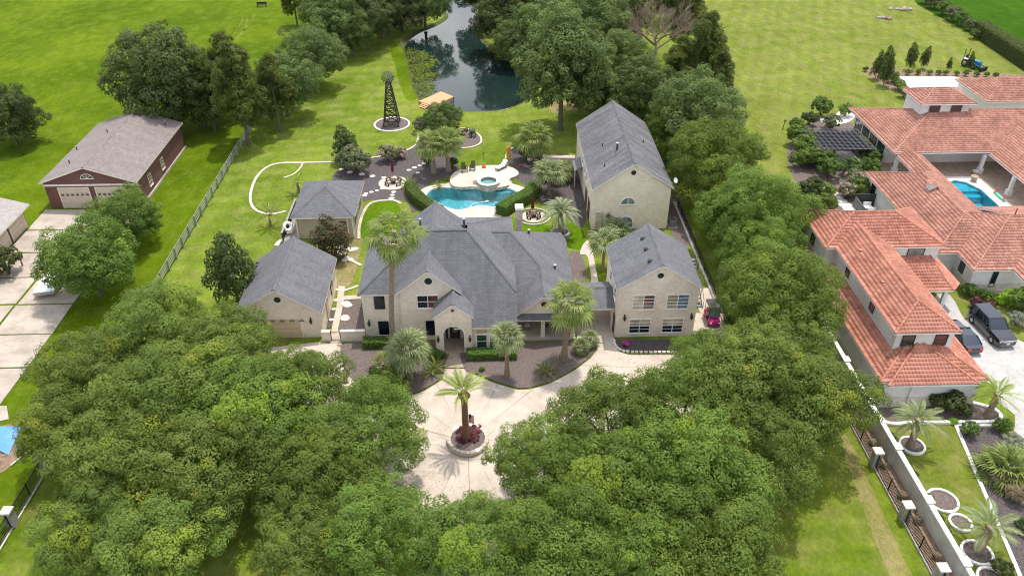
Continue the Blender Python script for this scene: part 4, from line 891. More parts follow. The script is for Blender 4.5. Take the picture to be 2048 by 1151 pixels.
# breezeway roof between the main house and the carriage house
bw = thing('breezeway', 'low grey shingle breezeway roof joining main house and carriage house', 'breezeway', (10.1, 63, 0))
gable_roof(bw, 8.36, 11.96, 62.0, 66.6, 2.75, 3.65, S, 'x')
for y in (62.35, 66.2):
    m = MB(); m.box(8.4, y - .12, 2.35, 11.95, y + .12, 2.62); m.build('beam', 'trim_cream', bw)
for y in (62.35, 66.2):
    for x in (8.5, 11.7):
        m = MB(); m.box(x, y - .13, 0, x + .24, y + .13, 2.35); m.build('column', 'trim_cream', bw)
# low garden walls with the iron gate
gw = thing('garden_wall', 'low cream brick garden wall with pale cap left of the main house', 'wall', (-13.3, 61.2, 0))
m = MB(); m.box(-14.55, 61.15, 0, -12.22, 61.4, 1.15); m.build('wall', K, gw); m = MB(); m.box(-14.6, 61.1, 1.15, -12.22, 61.45, 1.25); m.build('coping', 'trim_cream', gw)
gw = thing('garden_wall', 'short cream brick garden wall stub against the detached garage', 'wall', (-16, 61.2, 0))
m = MB(); m.box(-16.38, 61.15, 0, -15.55, 61.4, 1.15); m.build('wall', K, gw); m = MB(); m.box(-16.38, 61.1, 1.15, -15.5, 61.45, 1.25); m.build('coping', 'trim_cream', gw)
gt = thing('iron_gate', 'small black iron gate between the two garden walls', 'gate', (-15.05, 61.2, 0))
for x in (-15.5, -14.62):
    m = MB(); m.box(x - .03, 61.2, 0, x + .03, 61.26, 1.35); m.build('gate_post', 'iron', gt)
for z in (.15, 1.15):
    m = MB(); m.box(-15.5, 61.21, z, -14.6, 61.25, z + .05); m.build('gate_rail', 'iron', gt)
for k in range(8):
    m = MB(); m.box(-15.42 + k * .1, 61.22, .15, -15.40 + k * .1, 61.24, 1.2); m.build('gate_bar', 'iron', gt)

# ------------------------------------------------------------------ brick barn and garage at the left
h = thing('brick_barn', 'red brick barn garage with long brown gable roof and two cream doors', 'barn', (-48.9, 89, 0))
gable_body(h, -54.4, -43.35, 89.1, 106.8, 3.45, 5.45, 'red_brick'); gable_roof(h, -54.8, -43.0, 88.75, 107.1, 3.6, 5.65, 'shingle_brown')
m = MB(); m.box(-54.43, 89.02, 3.05, -43.32, 89.1, 3.28); m.build('band_course', 'trim_cream', h)
roll_door(h, -52.8, -49.2, 89.08, 2.75, 'door_cream', 6); roll_door(h, -48.3, -44.7, 89.08, 2.75, 'door_cream', 6)
m = MB(); nn = 10; m.add([(-48.9 + .75 * math.cos(math.pi * k / nn), 89.06, 4.05 + .6 * math.sin(math.pi * k / nn)) for k in range(nn + 1)], [tuple(range(nn, -1, -1))]); w_ = m.build('arch_window', 'glass', h)
m = MB(); m.box(-49.75, 89.0, 3.95, -48.05, 89.08, 4.05)
for k in (2.5, 5, 7.5):
    a = math.pi * k / nn; m.bar((-48.9, 89.04, 4.05), (-48.9 + .75 * math.cos(a), 89.04, 4.05 + .6 * math.sin(a)), .04, .04)
for k in range(nn):
    a = math.pi * k / nn; b = math.pi * (k + 1) / nn; m.bar((-48.9 + .75 * math.cos(a), 89.04, 4.05 + .6 * math.sin(a)), (-48.9 + .75 * math.cos(b), 89.04, 4.05 + .6 * math.sin(b)), .05, .07)
m.build('muntin', 'trim_cream', w_)
for y in (93.3, 98.0): house_window(h, (-43.34, y, 1.7), 1.0, 1.5, face='+x', pane='glass', frame='trim_cream', rows=3)
m = MB(); m.box(-43.34, 89.1, 0, -43.14, 106.8, .25); m.build('footing', 'concrete_old', h)
for x, y in ((-52.3, 92.5), (-50.5, 100.5), (-53.6, 97.5), (-44.6, 105.0)):
    pipe_vent(h, x, y, 5.65 - abs(x + 48.9) * .35, .45, .07)
m = MB(); m.box(-43.2, 89.08, .0, -43.1, 89.18, 3.4); m.build('downspout', 'trim_cream', h)
h = thing('neighbour_garage', 'pale grey roofed garage with row of cream doors by the slab drive', 'garage', (-60, 82, 0))
m = MB(); m.box(-66, 60, 0, -55.3, 84.7, 2.65); m.build('wall', 'red_brick', h); 
roof_face(h, [(-54.4, 58, 2.8), (-54.4, 85.05, 2.8), (-60.4, 85.05, 4.6), (-60.4, 58, 4.6)], 'shingle_pale'); roof_face(h, [(-66.5, 58, 2.8), (-66.5, 85.05, 2.8), (-60.4, 85.05, 4.6), (-60.4, 58, 4.6)], 'shingle_pale')
for y0_ in (81.2, 77.3, 73.4): roll_door(h, y0_, y0_ + 3.2, -55.28, 2.2, 'door_cream', 0, '+x')
m = MB(); m.lathe([(0, 0), (.25, .04), (.45, .14)], 14); o = m.build('satellite_dish', 'white_plastic', None, label='white dish antenna above the pale garage roof', cat='satellite dish'); o.location = (-59.6, 85.2, 4.9); o.rotation_euler = (.6, -.5, 0)

# ------------------------------------------------------------------ foliage
def leaf_mesh(name, C, Nn, L, W, tint, mat, axis=None, rng=None):
    """one small pointed face per leaf; C centres, Nn normals, L/W lengths, tint (n,2)"""
    n = len(C); rng = rng or np.random.default_rng(1)
    Nn = Nn / (np.linalg.norm(Nn, axis=1, keepdims=True) + 1e-9)
    t = rng.normal(size=(n, 3)) if axis is None else axis
    t = t - (t * Nn).sum(1, keepdims=True) * Nn; t /= (np.linalg.norm(t, axis=1, keepdims=True) + 1e-9)
    b = np.cross(Nn, t)
    Lh = (L * 0.5).reshape(-1, 1); Wh = (W * 0.5).reshape(-1, 1)
    V = np.stack([C - t * Lh, C - b * Wh + Nn * Wh * .25, C + t * Lh, C + b * Wh + Nn * Wh * .25], 1).reshape(-1, 3)
    me = bpy.data.meshes.new(name)
    me.vertices.add(4 * n); me.vertices.foreach_set('co', V.astype(np.float32).ravel())
    me.loops.add(4 * n); me.loops.foreach_set('vertex_index', np.arange(4 * n, dtype=np.int32))
    me.polygons.add(n); me.polygons.foreach_set('loop_start', np.arange(0, 4 * n, 4, dtype=np.int32))
    me.update(calc_edges=True)
    ca = me.color_attributes.new('tint', 'FLOAT_COLOR', 'POINT')
    cc = np.ones((n, 4), np.float32); cc[:, 0] = tint[:, 0]; cc[:, 1] = tint[:, 1]; cc[:, 2] = 0
    ca.data.foreach_set('color', np.repeat(cc, 4, 0).ravel())
    me.materials.append(MATS[mat]); return me
def crown_leaves(seed, lobes, nclump, nleaf, rc, L, W, yellow=.12, up=.5, lowcut=-.45, radial=False, flat=.8, spread=.8, dmin=1.15, fill=.18):
    """leaves in rounded clumps set apart over the outsides of the lobes, plus a thin inner fill"""
    rng = np.random.default_rng(seed); Cs, Ns, Ts, Ax = [], [], [], []
    LB = np.array([l[:4] for l in lobes]); cent = np.zeros((0, 3)); cols = {}
    for li, (x, y, z, r) in enumerate(lobes):
        k = max(6, int(nclump * r * r * 2.2)); d = rng.normal(size=(k, 3)); d /= np.linalg.norm(d, axis=1, keepdims=True)
        d = d[d[:, 2] > lowcut]; lt = np.clip(rng.normal(.5, .2), 0, 1); ly = rng.uniform(.25, .9) if rng.random() < yellow else 0.0
        P = np.array([x, y, z]) + d * (r * rng.uniform(.70, 1.10, (len(d), 1)))
        for p, dd in zip(P, d):
            dist = np.linalg.norm((LB[:, :3] - p), axis=1)
            if ((dist < LB[:, 3] * .60) & (dist > 1e-6)).sum() > 0: continue
            rcl = rc * rng.uniform(.65, 1.35)
            if len(cent) and np.min(np.linalg.norm(cent - p, axis=1)) < rcl * dmin: continue
            cent = np.vstack([cent, p]); q = int(nleaf * rng.uniform(.75, 1.25) * (rcl / rc) ** 2)
            ax0 = dd + np.array([0, 0, .7]); ax0 /= np.linalg.norm(ax0)
            u = rng.normal(size=(q * 2, 3)); u /= np.linalg.norm(u, axis=1, keepdims=True); u = u[(u @ ax0) > rng.uniform(-.45, .05, len(u))][:q]; q = len(u)
            off = u * np.array([1, 1, flat]) * (rcl * rng.uniform(.62, 1.12, (q, 1)))
            Cs.append(p + off); Ns.append(u * .75 + ax0 * .35 + np.array([0, 0, up * .4]) + rng.normal(size=(q, 3)) * spread * .36)
            Ax.append(u + dd * .4 + rng.normal(size=(q, 3)) * .35)
            t0 = np.clip(lt + rng.normal(0, .2), 0, 1); ye = np.clip(ly * rng.uniform(.5, 1.1) + (rng.uniform(.3, .8) if rng.random() < yellow * .4 else 0) + rng.uniform(0, .1), 0, 1)
            T = np.zeros((q, 2)); T[:, 0] = np.clip(t0 + rng.normal(0, .16, q), 0, 1); T[:, 1] = np.clip(ye + rng.normal(0, .08, q), 0, 1); Ts.append(T)
        q = int(nleaf * fill * r * r * 8); u = rng.normal(size=(q, 3)); u /= np.linalg.norm(u, axis=1, keepdims=True)
        Cs.append(np.array([x, y, z]) + u * (r * rng.uniform(.35, .85, (q, 1)))); Ns.append(u + rng.normal(size=(q, 3)) * .5); Ax.append(u); T = np.zeros((q, 2)); T[:, 0] = np.clip(lt + rng.normal(0, .16, q), 0, 1); Ts.append(T)
    C = np.concatenate(Cs); n = len(C)
    return C, np.concatenate(Ns), L * rng.uniform(.7, 1.3, n), W * rng.uniform(.7, 1.3, n), np.concatenate(Ts), (np.concatenate(Ax) if radial else None), rng
def limb_mesh(name, H0, r0, targets, mat='bark', seed=0, lean=(0, 0), n=8):
    rd = random.Random(seed); m = MB()
    p0 = Vector((0, 0, -.1)); p1 = Vector((lean[0], lean[1], H0))
    m.tube([p0, p0.lerp(p1, .08) + Vector((0, 0, .1)), p0.lerp(p1, .5) + Vector((rd.uniform(-.1, .1), rd.uniform(-.1, .1), 0)), p1], [r0 * 1.45, r0 * 1.05, r0 * .88, r0 * .75], n)
    for k, t in enumerate(targets):
        t = Vector(t); st = p0.lerp(p1, rd.uniform(.75, 1.0)); md = st.lerp(t, .5) + Vector((rd.uniform(-.3, .3), rd.uniform(-.3, .3), rd.uniform(.1, .5)))
        m.tube([st, md, t], [r0 * .5, r0 * .3, r0 * .12], 6)
    return m.mesh(name, [mat])
CROWN = {}
def make_kind(kind, variants, builder):
    CROWN[kind] = [builder(v) for v in range(variants)]
def oak_builder(mat, R=4.3, zc=4.5, rz=3.3, nl=18, leafL=.155, leafW=.098, seed0=10, nclump=14, nleaf=185, rc=.60, yellow=.11, bark='bark', radial=False, lowcut=-.55, low=-.55, sh=1.0):
    """broad crown: lobes spread over an ellipsoid, each clothed in leaf clumps; sh < 1 narrows the top"""
    def b(v):
        rd = random.Random(seed0 + v); lobes = []
        for k in range(nl):
            zd = 1 - (1 - low) * (k + .5) / nl; a = k * 2.39996 + rd.uniform(-.35, .35); rr = math.sqrt(max(0, 1 - zd * zd)); q = rd.uniform(.52, .84); tp = 1 - (1 - sh) * max(0, zd)
            lobes.append((R * q * rr * math.cos(a) * tp, R * q * rr * math.sin(a) * tp, zc + rz * q * zd + rd.uniform(-.25, .25), R * rd.uniform(.24, .40) * tp))
        C = crown_leaves(seed0 * 7 + v, lobes, nclump, nleaf, rc, leafL, leafW, yellow, radial=radial, lowcut=lowcut)
        cm = leaf_mesh('crown', C[0], C[1], C[2], C[3], C[4], mat, C[5], C[6])
        tm = limb_mesh('trunk', zc * .6, R * .055, [(l[0] * .8, l[1] * .8, l[2] - .2) for l in lobes[::4]], bark, seed0 + v)
        return cm, tm
    return b
make_kind('oak', 4, oak_builder('leaf_oak'))
make_kind('oak_green', 4, oak_builder('leaf_oak_green', seed0=40, yellow=.09))
make_kind('oak_far', 3, oak_builder('leaf_gum', seed0=60, leafL=.21, leafW=.14, nleaf=100, yellow=.05, zc=4.2, rz=3.6, low=-.8))
make_kind('oak_soft', 2, oak_builder('leaf_oak_green', seed0=80, leafL=.24, leafW=.085, nleaf=140, yellow=.05, radial=True, zc=4.2, rz=3.6, low=-.8))
make_kind('dark', 3, oak_builder('leaf_dark', seed0=100, leafL=.22, leafW=.14, nleaf=100, yellow=.03, zc=4.4, rz=3.9, low=-.85))
make_kind('gum', 2, oak_builder('leaf_gum', seed0=120, leafL=.23, leafW=.165, nleaf=96, R=4.0, zc=6.0, rz=5.0, nl=30, yellow=.05, low=-.8, sh=.7))
make_kind('bright', 2, oak_builder('leaf_bright', seed0=140, leafL=.20, leafW=.10, nleaf=150, R=3.4, zc=3.4, rz=2.9, nl=26, radial=True, yellow=.1, low=-.8))
make_kind('magnolia', 1, oak_builder('leaf_dark', seed0=160, leafL=.28, leafW=.16, nleaf=46, R=2.3, zc=3.3, rz=3.6, nl=26, rc=.5, nclump=30, yellow=.05, low=-.85, sh=.4))
make_kind('bronze', 1, oak_builder('leaf_bronze', seed0=170, leafL=.2, leafW=.13, nleaf=50, R=1.6, zc=1.9, rz=1.8, nl=18, rc=.4, nclump=60, yellow=.25, low=-.9))
def pine_builder(v):
    rd = random.Random(200 + v); lobes = []; Hh = 12.5
    for k in range(24):
        f = k / 23; z = 4.0 + f * (Hh - 4.2); rad = (2.9 * (1 - f) ** .65 + .3) * rd.uniform(.6, 1.05); a = k * 2.4 + rd.uniform(-.5, .5)
        lobes.append((rad * math.cos(a), rad * math.sin(a), z + rd.uniform(-.3, .3), rd.uniform(.85, 1.25) * (1 - .35 * f)))
    C = crown_leaves(900 + v, lobes, 16, 46, .5, .55, .10, .04, radial=True, lowcut=-.7, spread=1.2, dmin=.8)
    cm = leaf_mesh('crown', *C[:5], 'leaf_pine', C[5], C[6])
    m = MB(); m.tube([(0, 0, -.1), (.05, 0, 4), (0, .08, 8), (0, 0, Hh - .6)], [.26, .2, .14, .04], 8)
    for l in lobes[::2]: m.tube([(0, 0, l[2] - .5), (l[0] * .5, l[1] * .5, l[2] - .2), (l[0], l[1], l[2])], [.06, .05, .02], 5)
    return cm, m.mesh('trunk', ['bark'])
make_kind('pine', 3, pine_builder)
def shrub_builder(mat, R=1.0, zc=.62, leafL=.17, leafW=.10, seed0=300, nl=9, nclump=70, nleaf=44, rc=.2, yellow=.1, radial=False, up=.5, squash=1.0):
    def b(v):
        rd = random.Random(seed0 + v); lobes = []
        for k in range(nl):
            a = k * 2.4 + rd.uniform(-.5, .5); rr = R * .58 * math.sqrt(k / nl) * rd.uniform(.8, 1.15); lobes.append((rr * math.cos(a), rr * math.sin(a), (zc + .45 * R * (1 - (rr / R) ** 2) * rd.uniform(.6, 1.1)) * squash, R * rd.uniform(.34, .5)))
        C = crown_leaves(seed0 * 3 + v, lobes, nclump, nleaf, rc, leafL, leafW, yellow, up=up, radial=radial, lowcut=-.85)
        cm = leaf_mesh('foliage', *C[:5], mat, C[5], C[6])
        m = MB(); [m.tube([(0, 0, -.05), (l[0] * .5, l[1] * .5, l[2] * .5), (l[0], l[1], l[2])], [.045, .03, .012], 5) for l in lobes[::2]]
        return cm, m.mesh('stem', ['bark'])
    return b
for nm, mt, kw in (('shrub', 'leaf_hedge', {}), ('shrub_bright', 'leaf_bright', {}), ('shrub_olive', 'leaf_olive', {}), ('shrub_dark', 'leaf_dark', {}), ('shrub_lime', 'leaf_lime', {}), ('shrub_silver', 'leaf_silver', dict(radial=True, leafW=.06)),
                   ('shrub_purple', 'leaf_purple', dict(yellow=.2)), ('shrub_rose', 'leaf_rose', dict(yellow=.35)), ('shrub_tan', 'leaf_tan', dict(radial=True, leafW=.03, leafL=.4)), ('grass_clump', 'leaf_olive', dict(radial=True, leafW=.04, leafL=.5)),
                   ('shrub_wispy', 'leaf_oak_green', dict(radial=True, leafW=.07, leafL=.26, nleaf=26))):
    make_kind(nm, 2, shrub_builder(mt, seed0=300 + 11 * len(CROWN), **kw))
RK = random.Random(77); CNT = {}
def plant(kind, pos, size, label, cat='tree', name='tree', group=None, zs=1.0, v=None, top='crown', stem='trunk'):
    """a tree or shrub: trunk and crown under an Empty at its foot"""
    i = CNT.get(kind, 0); CNT[kind] = i + 1; cm, tm = CROWN[kind][(i if v is None else v) % len(CROWN[kind])]
    t = thing(name, label, cat, (pos[0], pos[1], pos[2] if len(pos) > 2 else 0), RK.uniform(0, 6.28), group); s_ = size
    link(top, cm, t, sc=(s_, s_, s_ * zs)); link(stem, tm, t, sc=(s_, s_, s_ * zs)); return t
DIST = lambda x, y, z: math.sqrt(x * x + y * y + (CAM_H - z) ** 2)
def tree_px(kind, u, v, rpx, label, R0, zc0, zs=1.0, name='oak_tree', group=None, cat='tree'):
    """crown centre and radius read off the photo; R0, zc0: radius and crown-centre height of the model at size 1"""
    s_ = 1.0
    for _ in range(4):
        z = zc0 * s_ * zs; x, y = G(u, v, z); s_ = (rpx / FOC * DIST(x, y, z)) / R0
    return plant(kind, (x, y), s_, label, cat, name, group, zs)
OL = [ # left front grove
 ('oak', 325, 645, 92, 'live oak of the left front grove at the lower end of the white rail fence'),
 ('oak', 186, 748, 92, 'live oak of the left front grove overhanging the slab drive'),
 ('oak', 452, 690, 90, 'live oak of the left front grove just below the magnolia'),
 ('oak_green', 592, 768, 92, 'live oak covering the front of the detached garage door'),
 ('oak', 345, 782, 118, 'live oak in the middle back of the left front grove'),
 ('oak', 128, 848, 82, 'live oak of the left front grove beside the blue tarp'),
 ('oak_green', 505, 815, 118, 'live oak in the heart of the left front grove below the garage oak'),
 ('oak_green', 738, 848, 108, 'live oak of the left front grove reaching over the drive toward the round planter'),
 ('oak', 255, 925, 112, 'live oak of the left front grove beside the stone pillars of the iron fence'),
 ('oak', 420, 930, 118, 'yellowish live oak above the dark trunk gap of the left front grove'),
 ('oak_green', 640, 950, 105, 'live oak of the left front grove at the drive edge below the planter'),
 ('oak', 195, 1040, 88, 'live oak of the left front grove at the lower fence, over open lawn'),
 ('oak', 330, 1085, 110, 'live oak at the bottom picture edge, left of the bare trunk'),
 ('oak_green', 765, 1060, 112, 'live oak at the bottom picture edge, left side of the drive mouth'),
 ('oak', 605, 1105, 92, 'live oak at the bottom picture edge, right of the bare trunk')]
ORR = [ # right front grove
 ('oak_green', 962, 1085, 104, 'live oak in the bottom middle, right where the drive narrows'),
 ('oak_green', 1135, 1080, 122, 'live oak at the bottom picture edge of the right front grove'),
 ('oak_green', 1085, 925, 100, 'live oak of the right front grove closest to the round planter'),
 ('oak_green', 1225, 835, 112, 'live oak of the right front grove below the palm bed curve'),
 ('oak_green', 1235, 965, 118, 'bright live oak in the centre of the right front grove'),
 ('oak_green', 1375, 800, 118, 'live oak of the right front grove before the carriage house'),
 ('oak_green', 1385, 945, 132, 'live oak of the right front grove, inner tree beside the lawn shadow'),
 ('oak', 1525, 765, 122, 'live oak of the right front grove below the golf cart'),
 ('oak', 1510, 905, 98, 'live oak of the right front grove with its shadow on the front lawn'),
 ('oak', 1632, 800, 104, 'live oak of the right front grove hanging toward the white boundary wall'),
 ('oak_green', 1425, 1080, 122, 'live oak at the bottom picture edge beside the open front lawn'),
 ('oak_green', 1290, 1115, 104, 'live oak at the bottom picture edge, second from the open front lawn'),
 ('oak_green', 1404, 702, 54, 'small live oak between golf cart and carriage house bed'),
 ('oak', 1552, 690, 88, 'live oak beside the golf cart, behind the right front grove')]
for lst, gr in ((OL, 'live oaks of the left front grove'), (ORR, 'live oaks of the right front grove')):
    for k_, u, v, r_, lb in lst: tree_px(k_, u, v + 4, r_ * 1.06, lb, 4.3, 4.9, RK.uniform(.92, 1.06), group=gr)
for k_, u, v, r_, lb in (
 ('oak_green', 1560, 592, 112, 'large oak next to the villa wing with the orange roof, along the boundary wall'),
 ('oak_soft', 1516, 502, 72, 'oak between golf cart stair and villa corner'),
 ('oak_green', 1515, 425, 96, 'oak facing the villa stepping slab path'),
 ('oak_soft', 1430, 318, 92, 'feathery pale oak right of the guest house roof'),
 ('oak_far', 1400, 228, 88, 'round oak behind the guest house at the open right field'),
 ('oak_far', 1282, 165, 60, 'leafy tree at the back end of the guest house ridge'),
 ('oak_far', 1235, 120, 66, 'leafy tree left of the bare brown tree'),
 ('gum', 1125, 118, 88, 'tall pale sweetgum tree on the right bank of the pond'),
 ('oak_far', 1180, 40, 70, 'leafy tree at the top edge, right of the pond sweetgum'),
 ('dark', 1010, 30, 58, 'dark tree on the far right bank of the pond with lawn at its foot'),
 ('dark', 1085, 18, 60, 'dark tree at the top edge behind the pond sweetgum'),
 ('dark', 1235, 25, 58, 'dark tree at the top edge left of the bare brown tree'),
 ('dark', 1352, -12, 46, 'dark tree at the top edge above the bare brown tree'),
 ('dark', 318, 148, 92, 'broad dark oak standing behind the brick barn'),
 ('dark', 395, 180, 62, 'dark oak squeezed between barn oak and pines'),
 ('oak_far', 565, 165, 60, 'leafy oak on the right flank of the pine clump'),
 ('oak_far', 622, 108, 60, 'lone round oak on the lawn left of the windmill'),
 ('gum', 672, 30, 48, 'tree at the top edge above the lone round oak'),
 ('dark', 722, 30, 54, 'dark tree at the top edge, left of the pond soil bank'),
 ('oak_far', 648, 18, 44, 'pale tree at the top edge nearest the open left field'),
 ('dark', 772, 15, 46, 'dark tree at the top edge by the bare soil of the pond bank'),
 ('oak_far', 848, 2, 48, 'tree on the pond bank at the top edge, left of the water'),
 ('dark', 12, 225, 50, 'dark tree cut by the left picture edge on the open field'),
 ('dark', 958, -28, 46, 'dark tree at the far head of the pond'), ('oak_far', 1032, 78, 44, 'leafy tree overhanging the right pond bank'),
 ('bright', 254, 428, 56, 'bright green tree in front of the barn door'),
 ('bright', 176, 512, 76, 'wide bright green tree over the parked white trailer'),
 ('oak_far', 884, 232, 38, 'greyish round tree before the pond dock'),
 ('oak_far', 1350, 190, 52, 'leafy tree between guest house roof end and the dark field pine'), ('dark', 1180, 165, 50, 'low dark tree left of the guest house ridge end'), ('oak_far', 1255, 190, 44, 'young leafy tree just behind the guest house roof'), ('oak_soft', 1340, 262, 56, 'feathery tree tucked behind the guest house right eave'),
 ('oak_green', 1515, 590, 52, 'smaller oak leaning over the golf cart stair'), ('oak_soft', 1458, 420, 62, 'feathery oak beside the guest house air conditioner'), ('oak_far', 1075, 60, 58, 'leafy tree between pond and sweetgum at the top'), ('oak_far', 1150, 5, 56, 'pale tree on the top edge right of the pond grove'), ('dark', 800, 0, 50, 'dark tree at the top edge directly left of the pond head'), ('oak_far', 700, 60, 46, 'leafy tree right of the lone round oak, toward the pond')):
    R0, z0 = {'gum': (4.0, 6.2), 'dark': (4.3, 4.6), 'bright': (3.4, 3.6)}.get(k_, (4.3, 4.4)); nm = 'sweetgum_tree' if k_ == 'gum' else 'oak_tree'
    tree_px(k_, u, v + 2, r_ * 1.04, lb, R0, z0, 1.0 if r_ > 40 else .8, nm)
for u, v, s_, lb in ((430, 262, .95, 'pine tree of the clump nearest the barn'), (498, 290, 1.15, 'tall pine tree at the far end of the white rail fence'), (560, 262, .92, 'pine tree of the clump nearest the windmill lawn'), (470, 225, 1.0, 'pine tree at the back of the pine clump'),
                     (1395, 215, 1.15, 'dark pine at the edge of the open right field behind the guest house'), (1352, 225, .95, 'pine tree in front of the bare brown tree'), (1425, 232, .85, 'smaller pine right of the dark field pine'),
                     (595, 52, .8, 'thin pine standing alone at the top edge of the left field'), (765, 78, 1.1, 'pine by the pond bank soil'), (1370, 110, 1.0, 'pine tree at the top edge by the right field'), (722, 88, .9, 'pine behind the lone round oak'), (1060, 100, 1.0, 'pine tree on the right pond bank behind the sweetgum'), (1000, 40, .9, 'pine on the far right pond bank')):
    x, y = G(u, v); plant('pine', (x, y), s_, lb, 'tree', 'pine_tree')
for u, v, rp, k_, lb, R0, z0, nm in ((458, 530, 49, 'magnolia', 'glossy dark magnolia left of the detached garage roof', 2.3, 3.4, 'magnolia_tree'), (660, 472, 36, 'bronze', 'bronze leaved tree in front of the pool house', 1.6, 2.2, 'ornamental_tree')):
    tree_px(k_, u, v, rp, lb, R0, z0, 1.35 if k_ == 'magnolia' else 1.0, nm)
# bare brown tree
def bare_tree(pos, Hh, label, r0=.17):
    rd = random.Random(9); t = thing('bare_tree', label, 'tree', (*pos, 0)); m = MB(); tw = MB()
    m.tube([(0, 0, -.1), (.1, 0, 2), (0, .1, 4)], [.3, .24, .18], 8); m.build('trunk', 'bark_pale', t, local=True)
    def grow(p, d, L, r, lv):
        q = p + d * L; md = p.lerp(q, .5) + Vector((rd.uniform(-1, 1), rd.uniform(-1, 1), rd.uniform(-.3, .6))) * L * .08; tw.tube([p, md, q], [r, r * .8, r * .6], 5 if lv < 2 else 3, cap=False)
        if lv < 4:
            for _ in range(4 if lv < 3 else 5):
                dd = (d + Vector((rd.uniform(-1, 1), rd.uniform(-1, 1), rd.uniform(-.35, .7))) * .75).normalized(); grow(p.lerp(q, rd.uniform(.55, 1)), dd, L * rd.uniform(.55, .78), r * .55, lv + 1)
    for k in range(7):
        a = k * .9; grow(Vector((0, .05, 2.6 + k * .2)), Vector((math.cos(a), math.sin(a), .75)).normalized(), Hh * .3, r0, 0)
    tw.build('branches', 'dead_twig', t, local=True)
bare_tree(G(1308, 128), 13.5, 'bare brown leafless tree in the grove behind the guest house')

# ---- hedges
def hedge(label, line, wd, ht, seed=0, mat='leaf_hedge', L=.15):
    rng = np.random.default_rng(seed); t = thing('hedge', label, 'hedge', (*line[0], 0))
    strip('hedge_core', line, wd * .86, 0, ht * .93, 'leaf_hedge', t)
    P = np.array(line); seg = np.linalg.norm(np.diff(P, axis=0), axis=1); tot = seg.sum(); cum = np.concatenate([[0], np.cumsum(seg)])
    n = int(tot * (wd + 2 * ht) * 190); s = rng.uniform(-.15, tot + .15, n); i = np.clip(np.searchsorted(cum, s) - 1, 0, len(seg) - 1); f = (s - cum[i]) / seg[i]
    base_ = P[i] + (P[i + 1] - P[i]) * f[:, None]; d = (P[i + 1] - P[i]) / seg[i][:, None]; nr = np.stack([-d[:, 1], d[:, 0]], 1)
    u = rng.uniform(0, wd + 2 * ht, n); side = np.where(u < ht, -1, np.where(u > ht + wd, 1, 0)); off = np.where(side == 0, u - ht - wd / 2, side * wd / 2); z = np.where(side == -1, u, np.where(side == 1, 2 * ht + wd - u, ht))
    edge = 1 - .06 * np.clip((np.abs(off) / (wd / 2) + z / ht - 1.6) / .4, 0, 1); off = off * edge + rng.normal(0, .035, n); z = z * edge + rng.normal(0, .03, n)
    C = np.stack([base_[:, 0] + nr[:, 0] * off, base_[:, 1] + nr[:, 1] * off, np.maximum(z, .02)], 1)
    Nn = np.stack([nr[:, 0] * side, nr[:, 1] * side, (side == 0) * 1.0 + .35], 1) + rng.normal(0, .45, (n, 3)); T = np.clip(np.stack([rng.normal(.5, .28, n), rng.uniform(0, .3, n)], 1), 0, 1)
    C -= np.array([line[0][0], line[0][1], 0]); me = leaf_mesh('leaves', C, Nn, L * rng.uniform(.7, 1.3, n), L * .65 * rng.uniform(.7, 1.3, n), T, mat, None, rng); link('leaves', me, t)
hedge('curved clipped hedge on the left shore of the pool', smooth(PX([(822, 380), (828, 396), (842, 410), (862, 424), (880, 434)]), 6, False), 1.5, 1.35, 1)
hedge('curved clipped hedge on the right shore of the pool', smooth(PX([(1070, 382), (1062, 396), (1042, 408), (1018, 420), (1002, 432)]), 6, False), 1.6, 1.45, 2)
hedge('box hedge under the two small front windows left of the tall palm', [(-12.2, 60.3), (-8.2, 60.3)], 1.1, .9, 3)
hedge('box hedge left of the arched entry', [(-7.2, 58.9), (-5.55, 58.4), (-4.75, 57.9)], 1.0, .85, 4)
hedge('box hedge under the green tinted windows right of the entry', [(-2.3, 58.3), (2.2, 58.3)], 1.1, .85, 5)

# ---- palms
def fan_frond_mesh(name, mat, pet=1.0, bl=1.0, seed=0, droop=.5, nseg=17, fold=.25):
    rd = random.Random(seed); V = []; T = []; F = []
    def quad(*q):
        b = len(V); V.extend(q); F.append((b, b + 1, b + 2, b + 3)); tt = (min(1, max(0, rd.gauss(.5, .22))), rd.uniform(0, .25)); T.extend([tt] * 4)
    w_ = .025; sag = lambda x: -droop * .10 * x * x
    quad((0, -w_, 0), (0, w_, 0), (pet, w_ * .7, sag(pet)), (pet, -w_ * .7, sag(pet)))
    hub = Vector((pet, 0, sag(pet)))
    for k in range(nseg):
        a = math.radians(-125 + 250 * k / (nseg - 1)) + rd.uniform(-.04, .04); Ls = bl * (1 - .22 * abs(a) / 2.2) * rd.uniform(.88, 1.08)
        d = Vector((math.cos(a), math.sin(a), fold * abs(math.sin(a)) * .6)).normalized(); s = Vector((-math.sin(a), math.cos(a), 0)); wd = bl * .058
        m1 = hub + d * Ls * .55; m1.z -= droop * .08 * Ls; e = hub + d * Ls * .97; e.z -= droop * .60 * Ls
        up = Vector((0, 0, .03 * (1 if k % 2 else -1)))
        quad(tuple(hub), tuple(m1 - s * wd + up), tuple(m1 + up * 0), tuple(m1 + s * wd - up)) if False else None
        b = len(V); V.extend([tuple(hub), tuple(m1 - s * wd + up), tuple(m1 + s * wd - up), tuple(e)]); F.append((b, b + 1, b + 2)); F.append((b + 1, b + 3, b + 2)); tt = (min(1, max(0, rd.gauss(.5, .25))), rd.uniform(0, .3)); T.extend([tt] * 4)
    return tint_mesh(name, V, F, T, mat)
